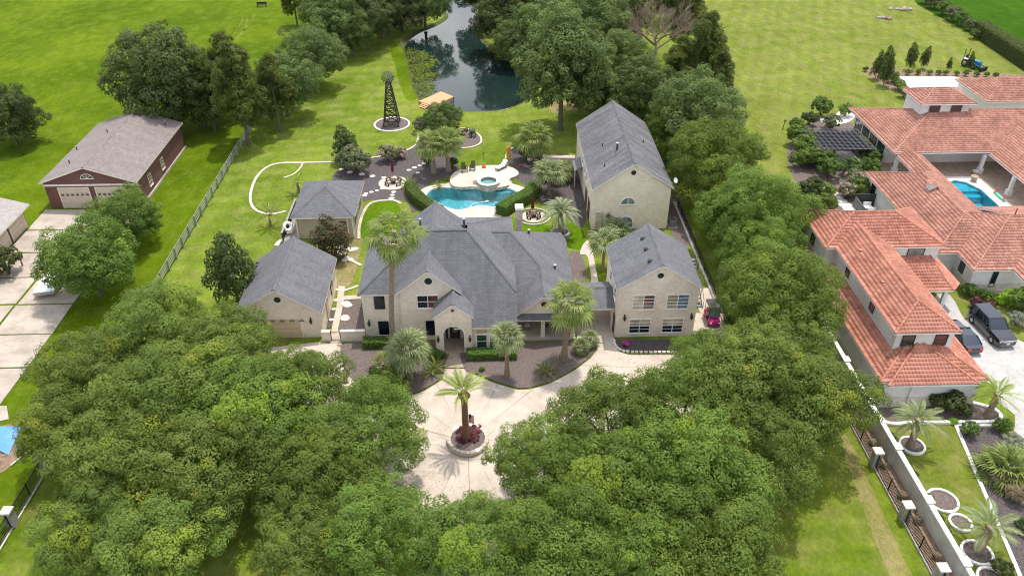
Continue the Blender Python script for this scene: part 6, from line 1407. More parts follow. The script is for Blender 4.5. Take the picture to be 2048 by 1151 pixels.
# ------------------------------------------------------------------ fences and walls
wl = thing('boundary_wall', 'white stucco boundary wall with capped piers along the villa garden', 'wall', (32.05, 45, 0))
m = MB(); m.box(31.93, 25, 0, 32.17, 66, 1.62); m.build('wall', 'stucco_wall', wl); m = MB(); m.box(31.86, 25, 1.62, 32.24, 66, 1.74); m.build('coping', 'white_edging', wl)
for y in (27.8, 33.2, 38.6, 44.0, 49.4, 54.8, 60.2):
    m = MB(); m.box(31.8, y - .3, 0, 32.3, y + .3, 1.8); p_ = m.build('pier', 'stucco_wall', wl); m = MB(); m.box(31.74, y - .36, 1.8, 32.36, y + .36, 1.9); m.build('pier_cap', 'white_edging', p_)
def iron_fence(label, x, ys, h_=1.35, foot='pale_stone'):
    t = thing('iron_fence', label, 'fence', (x, ys[0], 0))
    for i, y in enumerate(ys):
        m = MB(); m.box(x - .3, y - .3, 0, x + .3, y + .3, 1.5); p_ = m.build('pillar', 'grey_stone', t); m = MB(); m.box(x - .37, y - .37, 1.5, x + .37, y + .37, 1.62); m.build('pillar_cap', 'pale_stone', p_)
        if i + 1 < len(ys):
            y1_ = ys[i + 1]
            for z in (.12, h_ - .12):
                m = MB(); m.box(x - .025, y + .3, z, x + .025, y1_ - .3, z + .045); m.build('rail', 'iron', t)
            for yp in (y + .36, (y + y1_) / 2, y1_ - .36):
                m = MB(); m.box(x - .04, yp - .04, 0, x + .04, yp + .04, h_ + .05); m.build('post', 'iron', t)
            m = MB(); k = y + .45
            while k < y1_ - .4: m.box(x - .016, k - .016, .05, x + .016, k + .016, h_); k += .13
            m.build('pickets', 'iron', t, kind='stuff')
    m = MB(); m.box(x - .12, ys[0], 0, x + .12, ys[-1], .07); m.build('footing', foot, t)
iron_fence('black iron fence with grey stone pillars along the right front lawn', 30.5, [27.6, 33.0, 38.4, 43.8, 49.2, 54.6, 60.0])
iron_fence('black iron fence with grey stone pillars along the left front lawn', -35.75, [29.2, 34.6, 40.0, 45.4, 50.8, 56.2])
rf = thing('rail_fence', 'long weathered white four rail fence between lawn and left field', 'fence', (-35.2, 72, 0))
yy = 62.0
while yy < 113:
    m = MB(); m.box(-35.28, yy - .07, 0, -35.12, yy + .07, 1.4); m.build('post', 'rail_white', rf)
    for z in (.3, .62, .94, 1.26):
        m = MB(); m.bar((-35.32, yy - .02, z + .01), (-35.32, yy + 2.46, z), .045, .085); m.build('rail', 'rail_white', rf)
    yy += 2.46
bf = thing('backyard_fence', 'black iron fence on a pale footing beside the golf cart lane', 'fence', (23.3, 70, 0))
for k in range(12):
    m = MB(); m.box(23.27, 60 + k * 2.4, .2, 23.33, 60.06 + k * 2.4, 1.4); m.build('post', 'iron', bf)
for z in (.35, 1.3):
    m = MB(); m.box(23.28, 60, z, 23.32, 86.4, z + .04); m.build('rail', 'iron', bf)
m = MB(); k = 60.1
while k < 86.3: m.box(23.29, k, .3, 23.31, k + .02, 1.35); k += .14
m.build('pickets', 'iron', bf, kind='stuff')

# ------------------------------------------------------------------ round stone planter, flag
pl = thing('round_planter', 'round dry stone planter with purple ground cover in the middle of the drive', 'planter', (PLC[0], PLC[1], 0)); rd = random.Random(8)
for c_ in range(3):
    n_ = 24
    for k in range(n_):
        a = 2 * math.pi * (k + .5 * (c_ % 2)) / n_ ; da = math.pi / n_ * rd.uniform(.9, .97); r1 = 1.72 + rd.uniform(-.03, .04); r0 = 1.42; z0 = .08 + c_ * .15; m = MB()
        m.prism([(PLC[0] + r * math.cos(a + t), PLC[1] + r * math.sin(a + t)) for r, t in ((r0, -da), (r1, -da), (r1 + .02, 0), (r1, da), (r0, da))], z0, z0 + .14 + rd.uniform(-.012, .006)); m.build('stone', 'stone' if rd.random() < .6 else 'pale_stone', pl)
m = MB(); m.prism(circle(*PLC, 1.43, 28), .0, .42); m.build('soil', 'mulch', pl)
fl = thing('flag', 'small striped american flag on a pole in the round planter', 'flag', (*G(939, 868, .42), .42)); m = MB(); m.tube([(0, 0, 0), (0, 0, 2.3)], .02, 6); m.build('pole', 'steel', fl, local=True)
for k in range(7):
    m = MB(); x0 = .02 + k * .055; V = [(x0, .03 * math.sin(k), 2.25 - .05 * k * .3), (x0 + .056, .03 * math.sin(k + 1), 2.24 - .05 * (k + 1) * .3), (x0 + .056, .03 * math.sin(k + 1), 1.3 - .02 * k), (x0, .03 * math.sin(k), 1.32 - .02 * k)]
    m.add(V, [(0, 1, 2, 3)]); m.build('stripe', 'flag_red' if k % 2 == 0 else 'flag_white', fl, local=True)
m = MB(); m.box(.015, -.012, 1.85, .2, .012, 2.27); m.build('canton', 'flag_blue', fl, local=True)

# ------------------------------------------------------------------ windmill, dock
wm = thing('windmill', 'dark wooden lattice windmill tower with round fan wheel', 'windmill', (WM[0], WM[1], 0)); TH = 6.6; cor = lambda k, f: Vector(((1.15 - .85 * f) * (1 if k in (1, 2) else -1), (1.15 - .85 * f) * (1 if k in (2, 3) else -1), TH * f))
for k in range(4):
    m = MB(); m.bar(cor(k, 0), cor(k, 1), .17, .17); m.build('leg', 'wood_dark', wm, local=True)
for j in range(7):
    f0, f1 = j / 7, (j + 1) / 7
    for k in range(4):
        k2 = (k + 1) % 4; m = MB(); m.bar(cor(k, f1), cor(k2, f1), .09, .12); m.build('girt', 'wood_dark', wm, local=True)
        m = MB(); m.bar(cor(k, f0), cor(k2, f1), .07, .09); m.build('brace', 'wood_dark', wm, local=True)
        m = MB(); m.bar(cor(k, f1), cor(k2, f0), .07, .09); m.build('brace', 'wood_dark', wm, local=True)
m = MB(); m.box(-.42, -.42, TH - .5, .42, .42, TH - .42); m.build('platform', 'wood_grey', wm, local=True)
m = MB(); m.tube([(0, 0, TH - .4), (0, 0, TH + 1.0)], .05, 6); m.bar((0, -.35, TH + .9), (0, .5, TH + .9), .1, .12); m.build('mast', 'wood_dark', wm, local=True)
hubz = TH + .9
for k in range(16):
    a = 2 * math.pi * k / 16; d = Vector((math.cos(a), 0, math.sin(a))); s = Vector((-math.sin(a), .35, math.cos(a))); c0 = Vector((0, -.42, hubz)); m = MB()
    m.add([c0 + d * .22 - s * .035, c0 + d * .95 - s * .11, c0 + d * .95 + s * .11, c0 + d * .22 + s * .035], [(0, 1, 2, 3)]); m.build('blade', 'mid_grey' if 1 <= k <= 7 else 'dark_grey', wm, local=True)
m = MB(); 
for k in range(24):
    a, b = 2 * math.pi * k / 24, 2 * math.pi * (k + 1) / 24; m.bar((.62 * math.cos(a), -.42, hubz + .62 * math.sin(a)), (.62 * math.cos(b), -.42, hubz + .62 * math.sin(b)), .03, .03)
m.build('wheel_ring', 'mid_grey', wm, local=True)
m = MB(); m.add([(0, .5, hubz), (.05, 1.3, hubz + .35), (.05, 1.5, hubz - .3), (0, .55, hubz - .1)], [(0, 1, 2, 3)]); m.build('tail_vane', 'mid_grey', wm, local=True)
A, B, C_, D_ = [Vector((*G(*p, .55), .55)) for p in ((838, 202), (868, 212), (907, 193), (882, 183))]
dk = thing('pond_dock', 'orange timber dock with steps at the pond edge', 'dock', (A.x, A.y, 0)); nb = 24
for k in range(nb):
    f0, f1 = k / nb + .003, (k + 1) / nb - .003; a, b, c2, d2 = A.lerp(D_, f0), B.lerp(C_, f0), B.lerp(C_, f1), A.lerp(D_, f1); m = MB(); m.prism([(p.x, p.y) for p in (a, b, c2, d2)], .5, .55); m.build('board', 'wood_pine', dk)
for p in (A, B, C_, D_, (A + D_) / 2, (B + C_) / 2):
    m = MB(); m.box(p.x - .07, p.y - .07, -.9, p.x + .07, p.y + .07, .48); m.build('post', 'wood_brown', dk)
for p, q in ((A, D_), (B, C_), (A, B), (C_, D_)):
    m = MB(); m.bar((p.x, p.y, .4), (q.x, q.y, .4), .06, .18); m.build('joist', 'wood_pine', dk)
m = MB(); m.bar((C_.x, C_.y, -.6), (B.lerp(C_, .75).x, B.lerp(C_, .75).y, .4), .07, .09); m.bar((C_.x, C_.y, -.6), (C_.lerp(D_, .35).x, C_.lerp(D_, .35).y, .4), .07, .09); m.build('cross_brace', 'wood_brown', dk)
dv = (A - D_).normalized(); mid_ = A.lerp(B, .45); wd = (B - A).normalized()
for k in range(3):
    c2 = mid_ + dv * (.2 + .3 * k); z = .40 - .14 * k; m = MB(); m.obox((c2.x, c2.y, z), (wd, dv, (0, 0, 1)), (.75, .15, .03)); m.build('step', 'wood_pine', dk)

# ------------------------------------------------------------------ patio furniture
def lounger(label, pos, rz):
    t = thing('pool_lounger', label, 'lounger', pos, rz)
    m = MB(); m.box(-.35, -.95, .28, .35, .95, .34); m.build('frame', 'mid_grey', t, local=True)
    for x in (-.32, .32):
        for y in (-.85, .7):
            m = MB(); m.box(x - .03, y - .03, 0, x + .03, y + .03, .3); m.build('leg', 'mid_grey', t, local=True)
    m = MB(); m.box(-.33, -.93, .345, .33, .25, .46); m.build('cushion', 'white_fabric', t, local=True)
    m = MB(); m.obox((0, .62, .68), ((1, 0, 0), (0, .74, .67), (0, -.67, .74)), (.33, .45, .06)); m.build('back_cushion', 'white_fabric', t, local=True)
lounger('white cushioned lounger angled on the raised pool patio', G3(1003, 337, .4), math.radians(-42))
def slat_chair(label, pos, rz):
    t = thing('patio_chair', label, 'chair', pos, rz); w_ = 'wood_dark'
    for k in range(5):
        m = MB(); x = -.24 + k * .12; m.obox((x, .3, .72), ((1, 0, 0), (0, .95, .3), (0, -.3, .95)), (.05, .02, .02)) ; m = MB(); m.bar((x, .22, .38), (x, .5, 1.15), .09, .03); m.build('back_slat', w_, t, local=True)
    for k in range(5):
        m = MB(); y = -.3 + k * .13; m.box(-.3, y, .38 - k * .01, .3, y + .1, .41 - k * .01); m.build('seat_slat', w_, t, local=True)
    for x in (-.33, .33):
        m = MB(); m.box(x - .06, -.35, .62, x + .06, .35, .65); m.build('armrest', w_, t, local=True)
        for y in (-.3, .28):
            m = MB(); m.box(x - .03, y - .03, .0, x + .03, y + .03, .62); m.build('leg', w_, t, local=True)
        m = MB(); m.bar((x, -.45, .03), (x, .5, .03), .04, .05); m.build('rocker', w_, t, local=True)
slat_chair('dark rocking chair on the patio, the one nearer the poolside palms', G3(929, 343, .4), math.radians(20))
slat_chair('dark rocking chair on the patio, the one nearer the red umbrella stand', G3(945, 340, .4), math.radians(-10))
us = thing('umbrella_stand', 'red base with bare thin pole on the pool patio', 'umbrella stand', G3(968, 335, .4)); m = MB(); m.lathe([(0, 0), (.3, 0), (.28, .2), (.14, .3), (.14, .42), (0, .44)], 12); m.build('base', 'orange_plastic', us, local=True); m = MB(); m.tube([(0, 0, .4), (0, 0, 2.1)], .03, 6); m.build('pole', 'wood_brown', us, local=True); m = MB(); m.lathe([(.0, 2.22), (.14, 2.12), (.1, 2.05), (0, 2.05)], 8); m.build('finial', 'dark_grey', us, local=True)
m = MB(); m.lathe([(0, .0), (.28, .05), (.30, .14), (.2, .2), (.0, .12)], 12); o = m.build('red_float', 'red_plastic', None, label='small red float lying on the dark mulch behind the lounger', cat='pool float'); o.location = G3(1042, 331, .03)
m = MB(); m.box(-.35, -.06, 0, .35, .06, 1.9); m.box(-.35, -.12, 1.6, .35, -.06, 1.75); o = m.build('foam_raft', 'yellow_foam', None, label='yellow foam raft standing upright behind the lounger', cat='pool float'); o.location = G3(1018, 319, 0); o.rotation_euler = (-.12, 0, .5)
pt = thing('terracotta_pot', 'terracotta pot in the mulch below the big fan palm', 'pot', G3(1060, 326)); m = MB(); m.lathe([(0, 0), (.25, 0), (.38, .5), (.42, .5), (.42, .6), (.3, .6), (.28, .45), (0, .45)], 14); m.build('bowl', 'pot_tan', pt, local=True)
def fire_pit(c_, r_, lab, n_):
    t = thing('fire_table', 'round dark fire table ' + lab, 'fire pit', (*c_, .11)); m = MB(); m.lathe([(.0, .0), (.32, 0), (.32, .4), (.5, .42), (.5, .48), (.0, .48)], 14); m.build('bowl', 'wood_brown', t, local=True)
    for k in range(n_):
        a = 2 * math.pi * (k + .5) / n_; b = thing('curved_bench', f'small curved dark bench {lab}, ' + ('back right one', 'back left one', 'front left one', 'front right one')[k], 'bench', (c_[0] + r_ * math.cos(a), c_[1] + r_ * math.sin(a), .11), a, 'benches ' + lab)
        m = MB(); P = [(-r_ + rr * math.cos(t), rr * math.sin(t)) for rr, ts in ((r_ - .17, (-.42, -.2, 0, .2, .42)), (r_ + .17, (.42, .2, 0, -.2, -.42))) for t in ts]; m.prism(P, .36, .42); m.build('seat', 'wood_brown', b, local=True)
        for s in (-.3, .3):
            m = MB(); m.box(-.12, r_ * s - .03, 0, .12, r_ * s + .03, .36); m.build('leg', 'wood_dark', b, local=True)
fire_pit(FP1, 1.05, 'on the left fire pit circle', 4); fire_pit(FP2, .85, 'on the fire pit circle beside the chimney', 4)
for p, lb in ((G3(786, 353), 'closed burgundy umbrella at the left fire pit circle'), (G3(1065, 427), 'closed burgundy umbrella beside the brick chimney')):
    t = thing('closed_umbrella', lb, 'umbrella', p); m = MB(); m.tube([(0, 0, 0), (0, 0, 2.5)], .03, 6); m.build('pole', 'wood_brown', t, local=True); m = MB(); m.lathe([(.05, .75), (.2, .8), (.18, 1.4), (.1, 2.1), (.03, 2.4)], 9); m.build('canopy', 'burgundy', t, local=True); m = MB(); m.lathe([(0, 0), (.28, 0), (.28, .1), (0, .14)], 12); m.build('base', 'mid_grey', t, local=True)
tr = thing('tree_ring', 'round grey stone ring round the silvery feather palm', 'planter', G3(1120, 470)); 
for k in range(18):
    a = 2 * math.pi * k / 18; m = MB(); m.prism([(r * math.cos(a + t), r * math.sin(a + t)) for r, t in ((.9, -.165), (1.2, -.165), (1.2, .165), (.9, .165))], 0, .5 + .02 * math.sin(k * 5)); m.build('ring_stone', 'grey_stone', tr, local=True)
m = MB(); m.prism(circle(0, 0, .9, 18), 0, .4); m.build('soil', 'mulch_dark', tr, local=True)
def porch_chair(label, pos, rz):
    t = thing('porch_rocker', label, 'chair', pos, rz); m = MB(); m.box(-.28, -.28, .4, .28, .25, .45); m.build('seat', 'trim_white', t, local=True); m = MB(); m.obox((0, .3, .85), ((1, 0, 0), (0, .97, .2), (0, -.2, .97)), (.28, .025, .42)); m.build('backrest', 'wood_grey', t, local=True)
    for x in (-.28, .28):
        m = MB(); m.bar((x, -.4, .05), (x, .5, .05), .04, .06); m.bar((x, -.25, .05), (x, -.25, .65), .04, .04); m.bar((x, .25, .05), (x, .25, .65), .04, .04); m.bar((x, -.3, .65), (x, .3, .65), .06, .04); m.build('rocker_side', 'wood_grey', t, local=True)
porch_chair('pale rocker on the covered porch left of its column', (3.5, 62.4, .22), 0); porch_chair('pale rocker on the covered porch right of its column', (6.3, 62.4, .22), 0)
for x, y, lb, mt in ((5.45, 62.2, 'dark side table on the covered porch beside the column', 'wood_dark'),):
    t = thing('side_table', lb, 'table', (x, y, .22)); m = MB(); m.box(-.22, -.22, .45, .22, .22, .5); m.build('table_top', mt, t, local=True)
    for a in (-.18, .18):
        for b in (-.18, .18):
            m = MB(); m.box(a - .02, b - .02, 0, a + .02, b + .02, .45); m.build('leg', mt, t, local=True)
def pot(label, pos, r_, mat, tilt=0):
    t = thing('pot', label, 'pot', pos); m = MB(); m.lathe([(0, 0), (r_ * .7, 0), (r_, r_ * 1.5), (r_ * 1.08, r_ * 1.5), (r_ * 1.08, r_ * 1.65), (r_ * .9, r_ * 1.65), (r_ * .85, r_ * 1.3), (0, r_ * 1.3)], 14); o = m.build('pot_body', mat, t, local=True)
    if tilt: o.rotation_euler = (1.2, 0, tilt); o.location = (0, 0, r_)
pot('toppled magenta pot in the carriage house bed', G3(1245, 690, .12), .3, 'purple_pot', 1.0)
pot('white planter by the villa courtyard column', (65.0, 94.4, .02), .4, 'pale_stone'); pot('tan bowl planter at the villa pool corner', (63.9, 92.6, .06), .45, 'pot_tan'); pot('dark planter at the villa courtyard right edge', (66.0, 83.9, .06), .45, 'dark_grey')
for x, y in ((62.8 + 2.0, 88.0),):
    t = thing('flamingo_float', 'mint green float with two pink flamingo heads beside the villa pool', 'pool float', (x, y, .06)); m = MB(); m.tube([(0, 1.3, .12), (.05, .5, .16), (0, -.3, .16), (.1, -1.2, .12)], [.12, .2, .2, .12], 8); m.build('float_body', 'mint', t, local=True)
    for yy_ in (1.0, -.9):
        m = MB(); m.tube([(0, yy_, .2), (.02, yy_ - .15, .6), (.05, yy_, .85), (.0, yy_ - .15, .85)], [.12, .09, .1, .05], 7); m.build('flamingo_neck', 'pink', t, local=True)
t = thing('patio_lounge_set', 'two white outdoor chairs behind a dark screen at the villa side', 'chair', (46.6, 84.2, 0))
for y in (83.8, 85.2):
    m = MB(); m.box(46.4, y, .3, 47.4, y + .8, .42); m.box(46.4, y + .75, .42, 47.4, y + .85, .8); m.build('seat', 'white_plastic', t)
m = MB(); m.box(45.4, 86.4, 0, 48.0, 86.5, 1.7); m.build('screen', 'dark_grey', t); m = MB(); m.box(45.4, 83.0, 0, 45.46, 86.4, 1.4); m.build('screen', 'mid_grey', t)
m = MB(); m.add([(-2.0, -1.5, .05), (-.2, -1.1, .25), (1.2, -1.7, .04), (1.0, .1, .12), (1.7, 1.7, .05), (-.3, 1.3, .35), (-2.0, 1.7, .05), (.1, .1, .42), (-.9, .1, .2)], [(0, 1, 8), (1, 7, 8), (1, 2, 7), (2, 3, 7), (3, 4, 7), (4, 5, 7), (5, 8, 7), (5, 6, 8), (6, 0, 8)])
o = m.build('blue_tarp', 'tarp', None, label='crumpled blue tarp on bare soil at the left picture edge', cat='tarp'); o.location = G3(8, 880)
m = MB(); m.bar((0, 0, .1), (1.5, 3.2, .1), .12, .12); o = m.build('timber_pole', 'pale_stone', None, label='pale timber lying on the soil beside the blue tarp', cat='timber'); o.location = G3(22, 932)
sg = thing('purple_post', 'small purple and white marker post at the drive bush', 'post', G3(46, 532)); m = MB(); m.box(-.06, -.06, 0, .06, .06, 1.1); m.build('post', 'purple_pot', sg, local=True); m = MB(); m.box(-.07, -.07, .7, .07, .07, .9); m.build('band', 'white_plastic', sg, local=True)

# ------------------------------------------------------------------ vehicles
def loft(m, secs, mat=0):
    """rings of equal length joined along a body"""
    n = len(secs[0]); V = [p for s in secs for p in s]; F = []
    for i in range(len(secs) - 1):
        for k in range(n): F.append((i * n + k, i * n + (k + 1) % n, (i + 1) * n + (k + 1) % n, (i + 1) * n + k))
    F += [tuple(range(n))[::-1], tuple(range((len(secs) - 1) * n, len(secs) * n))]; m.add(V, F, mat, False); return m
def wheel(t, x, y, r_=.38, w_=.26):
    m = MB(); m.lathe([(r_ * .62, -w_ / 2), (r_ * .95, -w_ / 2), (r_, -w_ / 3), (r_, w_ / 3), (r_ * .95, w_ / 2), (r_ * .62, w_ / 2)], 18); o = m.build('wheel', 'rubber', t, local=True); o.rotation_euler = (0, math.pi / 2, 0); o.location = (x, y, r_)
    m = MB(); m.lathe([(0, -w_ / 2 + .02), (r_ * .25, -w_ / 2 + .0), (r_ * .63, -w_ / 2 + .01), (r_ * .63, w_ / 2 - .01), (r_ * .25, w_ / 2), (0, w_ / 2 - .02)], 12); m.build('rim', 'steel', o, local=True)
def car(label, pos, rz, L=5.2, W=2.0, Hh=1.85, mat='car_black', suv=True, plate=True):
    t = thing('parked_car', label, 'car', pos, rz); h2 = W / 2
    belt = 1.08 if suv else .92; zb = .32 if suv else .24
    def sec(y, w_, z0, z1): return [(-w_, y, z0), (-w_ * 1.0, y, z0 + (z1 - z0) * .55), (-w_ * .93, y, z1), (w_ * .93, y, z1), (w_, y, z0 + (z1 - z0) * .55), (w_, y, z0)]
    hoodz = belt - .02; m = MB()   # front is -Y
    loft(m, [sec(-L / 2, h2 * .78, zb + .12, hoodz - .22), sec(-L / 2 + .12, h2 * .92, zb, hoodz - .10), sec(-L / 2 + .5, h2 * .99, zb, hoodz), sec(-L * .18, h2, zb, belt + .04), sec(0, h2, zb, belt + .05), sec(L * .3, h2, zb, belt + .05), sec(L / 2 - .35, h2 * .98, zb, belt + .02), sec(L / 2 - .06, h2 * .9, zb + .06, belt - .05), sec(L / 2, h2 * .82, zb + .15, belt - .2)]); m.build('body', mat, t, local=True)
    ys = (-L * .19, -L * .05, L * .43, L * .485) if suv else (-L * .16, L * .02, L * .22, L * .40)
    def g(y, w_, z): return [(-w_, y, z), (w_, y, z)]
    b0 = [(-h2 * .92, ys[0], belt + .04), (h2 * .92, ys[0], belt + .04), (h2 * .92, ys[3], belt + .03), (-h2 * .92, ys[3], belt + .03)]; t0 = [(-h2 * .74, ys[1], Hh - .03), (h2 * .74, ys[1], Hh - .03), (h2 * .74, ys[2], Hh - .02), (-h2 * .74, ys[2], Hh - .02)]
    m = MB(); m.add(b0 + t0, [(0, 1, 5, 4), (1, 2, 6, 5), (2, 3, 7, 6), (3, 0, 4, 7)]); m.build('windows', 'glass_navy', t, local=True)
    m = MB(); V = [Vector(p) for p in t0]; cc = sum(V, Vector()) / 4; m.add([(p.x * 1.03, (p.y - cc.y) * 1.03 + cc.y, p.z - .02) for p in V] + [(p.x * .9, (p.y - cc.y) * .94 + cc.y, p.z + .05) for p in V], [(0, 1, 5, 4), (1, 2, 6, 5), (2, 3, 7, 6), (3, 0, 4, 7), (4, 5, 6, 7)]); m.build('roof_panel', mat, t, local=True)
    pil = MB()
    for i in range(4): pil.bar(b0[i], t0[i], .09, .09)
    for f in (.36, .68):
        for sd_ in (0, 1):
            a = Vector(b0[1 if sd_ else 0]).lerp(Vector(b0[2 if sd_ else 3]), f); c2 = Vector(t0[1 if sd_ else 0]).lerp(Vector(t0[2 if sd_ else 3]), f * 1.0); pil.bar(a, c2, .08, .05)
    pil.build('window_frame', mat, t, local=True, kind='stuff')
    r_ = .40 if suv else .34
    for x in (-h2 + .1, h2 - .1):
        for y in (-L * .31, L * .30): wheel(t, x, y, r_)
    for x in (-h2 * .62, h2 * .62):
        m = MB(); m.obox((x, -L / 2 + .07, hoodz - .22), ((1, 0, 0), (0, 1, 0), (0, 0, 1)), (.24, .07, .08)); m.build('headlight', 'steel', t, local=True); m = MB(); m.box(x - .18, L / 2 - .05, belt - .28, x + .18, L / 2 + .02, belt - .1); m.build('tail_light', 'red_plastic', t, local=True)
        m = MB(); sx = math.copysign(1, x); m.box(min(sx * h2, sx * (h2 + .2)), ys[0] + .15, belt + .03, max(sx * h2, sx * (h2 + .2)), ys[0] + .3, belt + .2); m.build('mirror', mat, t, local=True)
    m = MB(); m.box(-h2 * .45, -L / 2 - .02, hoodz - .36, h2 * .45, -L / 2 + .06, hoodz - .14); m.build('grille', 'steel', t, local=True); m = MB(); m.box(-h2 * .7, -L / 2 - .04, zb + .05, h2 * .7, -L / 2 + .05, zb + .2); m.build('bumper', 'mid_grey', t, local=True)
    if plate: m = MB(); m.box(-.16, -L / 2 - .05, zb + .22, .16, -L / 2 - .022, zb + .34); m.build('licence_plate', 'white_plastic', t, local=True)
car('large black sport utility vehicle parked on the white villa drive', (48.95, 60.6, .03), math.radians(4), 5.3, 2.05, 1.9)
car('dark sedan half hidden behind the orange roofed villa wing', (45.3, 59.4, .03), math.radians(184), 4.8, 1.85, 1.45, 'car_navy', False)
gc = thing('golf_cart', 'magenta golf cart with dark canopy beside the carriage house', 'golf cart', (22.05, 63.3, .075))
for x in (-.48, .48):
    for y in (-.85, .8): wheel(gc, x, y, .24, .2)
m = MB(); sc_ = lambda y, w_, z0, z1: [(-w_, y, z0), (-w_, y, (z0 + z1) / 2), (-w_ * .8, y, z1), (w_ * .8, y, z1), (w_, y, (z0 + z1) / 2), (w_, y, z0)]
loft(m, [sc_(-1.2, .38, .32, .5), sc_(-1.1, .55, .28, .62), sc_(-.7, .6, .28, .85), sc_(-.55, .58, .28, .88)]); m.build('front_cowl', 'magenta', gc, local=True)
m = MB(); m.box(-.56, -.55, .26, .56, .35, .34); m.build('floor_pan', 'dark_grey', gc, local=True)
m = MB(); loft(m, [sc_(.2, .58, .28, .62), sc_(.7, .62, .28, .7), sc_(1.15, .58, .3, .66)]); m.build('rear_body', 'magenta', gc, local=True)
m = MB(); m.box(-.52, .05, .62, .52, .6, .76); m.build('seat', 'cart_tan', gc, local=True); m = MB(); m.box(-.52, .58, .76, .52, .68, 1.2); m.build('backrest', 'cart_tan', gc, local=True)
m = MB(); m.box(-.58, -.55, 1.82, .58, 1.1, 1.88); m.box(-.5, -.48, 1.88, .5, 1.02, 1.92); m.build('canopy', 'dark_grey', gc, local=True)
for x in (-.54, .54):
    m = MB(); m.bar((x, -.6, .8), (x, -.45, 1.83), .04, .04); m.build('strut', 'iron', gc, local=True); m = MB(); m.bar((x, .95, .65), (x, .95, 1.83), .04, .04); m.build('strut', 'iron', gc, local=True)
m = MB(); m.add([(-.52, -.6, .88), (.52, -.6, .88), (.52, -.46, 1.8), (-.52, -.46, 1.8)], [(0, 1, 2, 3)]); m.build('windscreen', 'glass_sky', gc, local=True); m = MB(); m.tube([(-.25, -.5, .8), (-.25, -.2, 1.0)], .025, 6); m.lathe([(.15, 1.0), (.17, 1.02), (.15, 1.04)], 12, (-.25, -.2, 0)); m.build('steering_wheel', 'iron', gc, local=True)
for x in (-.4, .4): m = MB(); m.box(x - .09, -1.19, .45, x + .09, -1.1, .56); m.build('headlight', 'white_plastic', gc, local=True)
tk = thing('tractor', 'small blue tractor with front bucket on the right field', 'tractor', (*G(1940, 134), 0), math.radians(25))
for x in (-.75, .75): wheel(tk, x, .7, .65, .35); wheel(tk, x * .9, -1.0, .42, .25)
m = MB(); m.box(-.4, -1.7, .75, .4, .1, 1.3); m.box(-.35, -1.6, 1.3, .35, .0, 1.42); m.build('hood', 'tractor_blue', tk, local=True); m = MB(); m.box(-.8, .2, 1.3, .8, 1.3, 1.4); m.build('fender', 'white_plastic', tk, local=True); m = MB(); m.box(-.3, .6, 1.4, .3, 1.1, 1.5); m.box(-.3, 1.05, 1.5, .3, 1.15, 1.95); m.build('seat', 'rubber', tk, local=True)
for x in (-.6, .6): m = MB(); m.bar((x, 1.3, .9), (x, 1.3, 2.9), .09, .09); m.build('roll_bar', 'iron', tk, local=True); m = MB(); m.bar((x, -.3, 1.2), (x, -2.2, .6), .1, .14); m.build('loader_arm', 'tractor_blue', tk, local=True)
m = MB(); m.box(-.9, -2.7, .15, .9, -2.2, .75); m.build('bucket', 'iron', tk, local=True); m = MB(); m.tube([(0, .3, 1.2), (0, .25, 1.75)], .03, 6); m.lathe([(.2, 1.75), (.22, 1.78), (.2, 1.8)], 10, (0, .25, 0)); m.build('steering_wheel', 'iron', tk, local=True)
tl = thing('flat_trailer', 'white flat trailer parked under the wide bright tree', 'trailer', (*G(100, 580), .07), math.radians(8)); m = MB(); m.box(-1.0, -1.6, .5, 1.0, 1.8, .75); m.build('bed', 'white_plastic', tl, local=True); m = MB(); m.box(-.95, -1.66, .45, .95, -1.6, .8); m.build('tail_board', 'steel', tl, local=True)
for x in (-1.05, 1.05): wheel(tl, x, .2, .32, .2)
m = MB(); m.bar((0, 1.8, .5), (0, 3.1, .45), .1, .1); m.build('tow_bar', 'iron', tl, local=True)
bn = thing('field_bench', 'dark bench far out on the left field', 'bench', G3(524, 14)); m = MB(); m.box(-1.1, -.3, .42, 1.1, .2, .5); m.build('seat', 'wood_dark', bn, local=True); m = MB(); m.box(-1.1, .2, .55, 1.1, .28, 1.0); m.build('backrest', 'wood_dark', bn, local=True)
for x in (-.9, .9): m = MB(); m.box(x - .06, -.25, 0, x + .06, .25, .42); m.build('leg', 'wood_dark', bn, local=True)

# ------------------------------------------------------------------ shrubs and small plants
def shrubs(kind, lst, name='shrub', cat='shrub', group=None, zs=1.0):
    for u, v, s_, lb in lst: plant(kind, G(u, v), s_, lb, cat, name, group, zs, top='foliage', stem='stem')
shrubs('shrub_dark', [(20, 548, 2.0, 'dark round bush beside the slab drive'), (812, 745, .9, 'low dark shrub at the foot of the wide bushy palm'), (752, 752, .7, 'dark ground shrub left of the very tall palm'), (1170, 705, .55, 'small dark shrub under the blue palms'), (905, 335, .9, 'dark shrub at the foot of the poolside palms'), (855, 330, .9, 'dark shrub left of the poolside palms'), (1050, 318, 1.0, 'dark shrub under the large fan palm')])
shrubs('shrub_olive', [(712, 345, 2.3, 'olive green shrub behind the pool house, the lower of the pair'), (845, 262, 1.5, 'grey green shrub left of the pond dock tree'), (790, 768, .9, 'pale boulder-like shrub in the left front bed')])
shrubs('shrub_rose', [(778, 322, 1.5, 'flowering crepe myrtle with pale pink blossom in the pool bed'), (802, 315, 1.0, 'smaller pink blossom shrub beside the crepe myrtle')], 'flowering_shrub')
shrubs('shrub_wispy', [(770, 795, 1.9, 'wispy light shrub where the left grove meets the front bed'), (1462, 655, 1.0, 'wispy shrub beside the golf cart lane fence')])
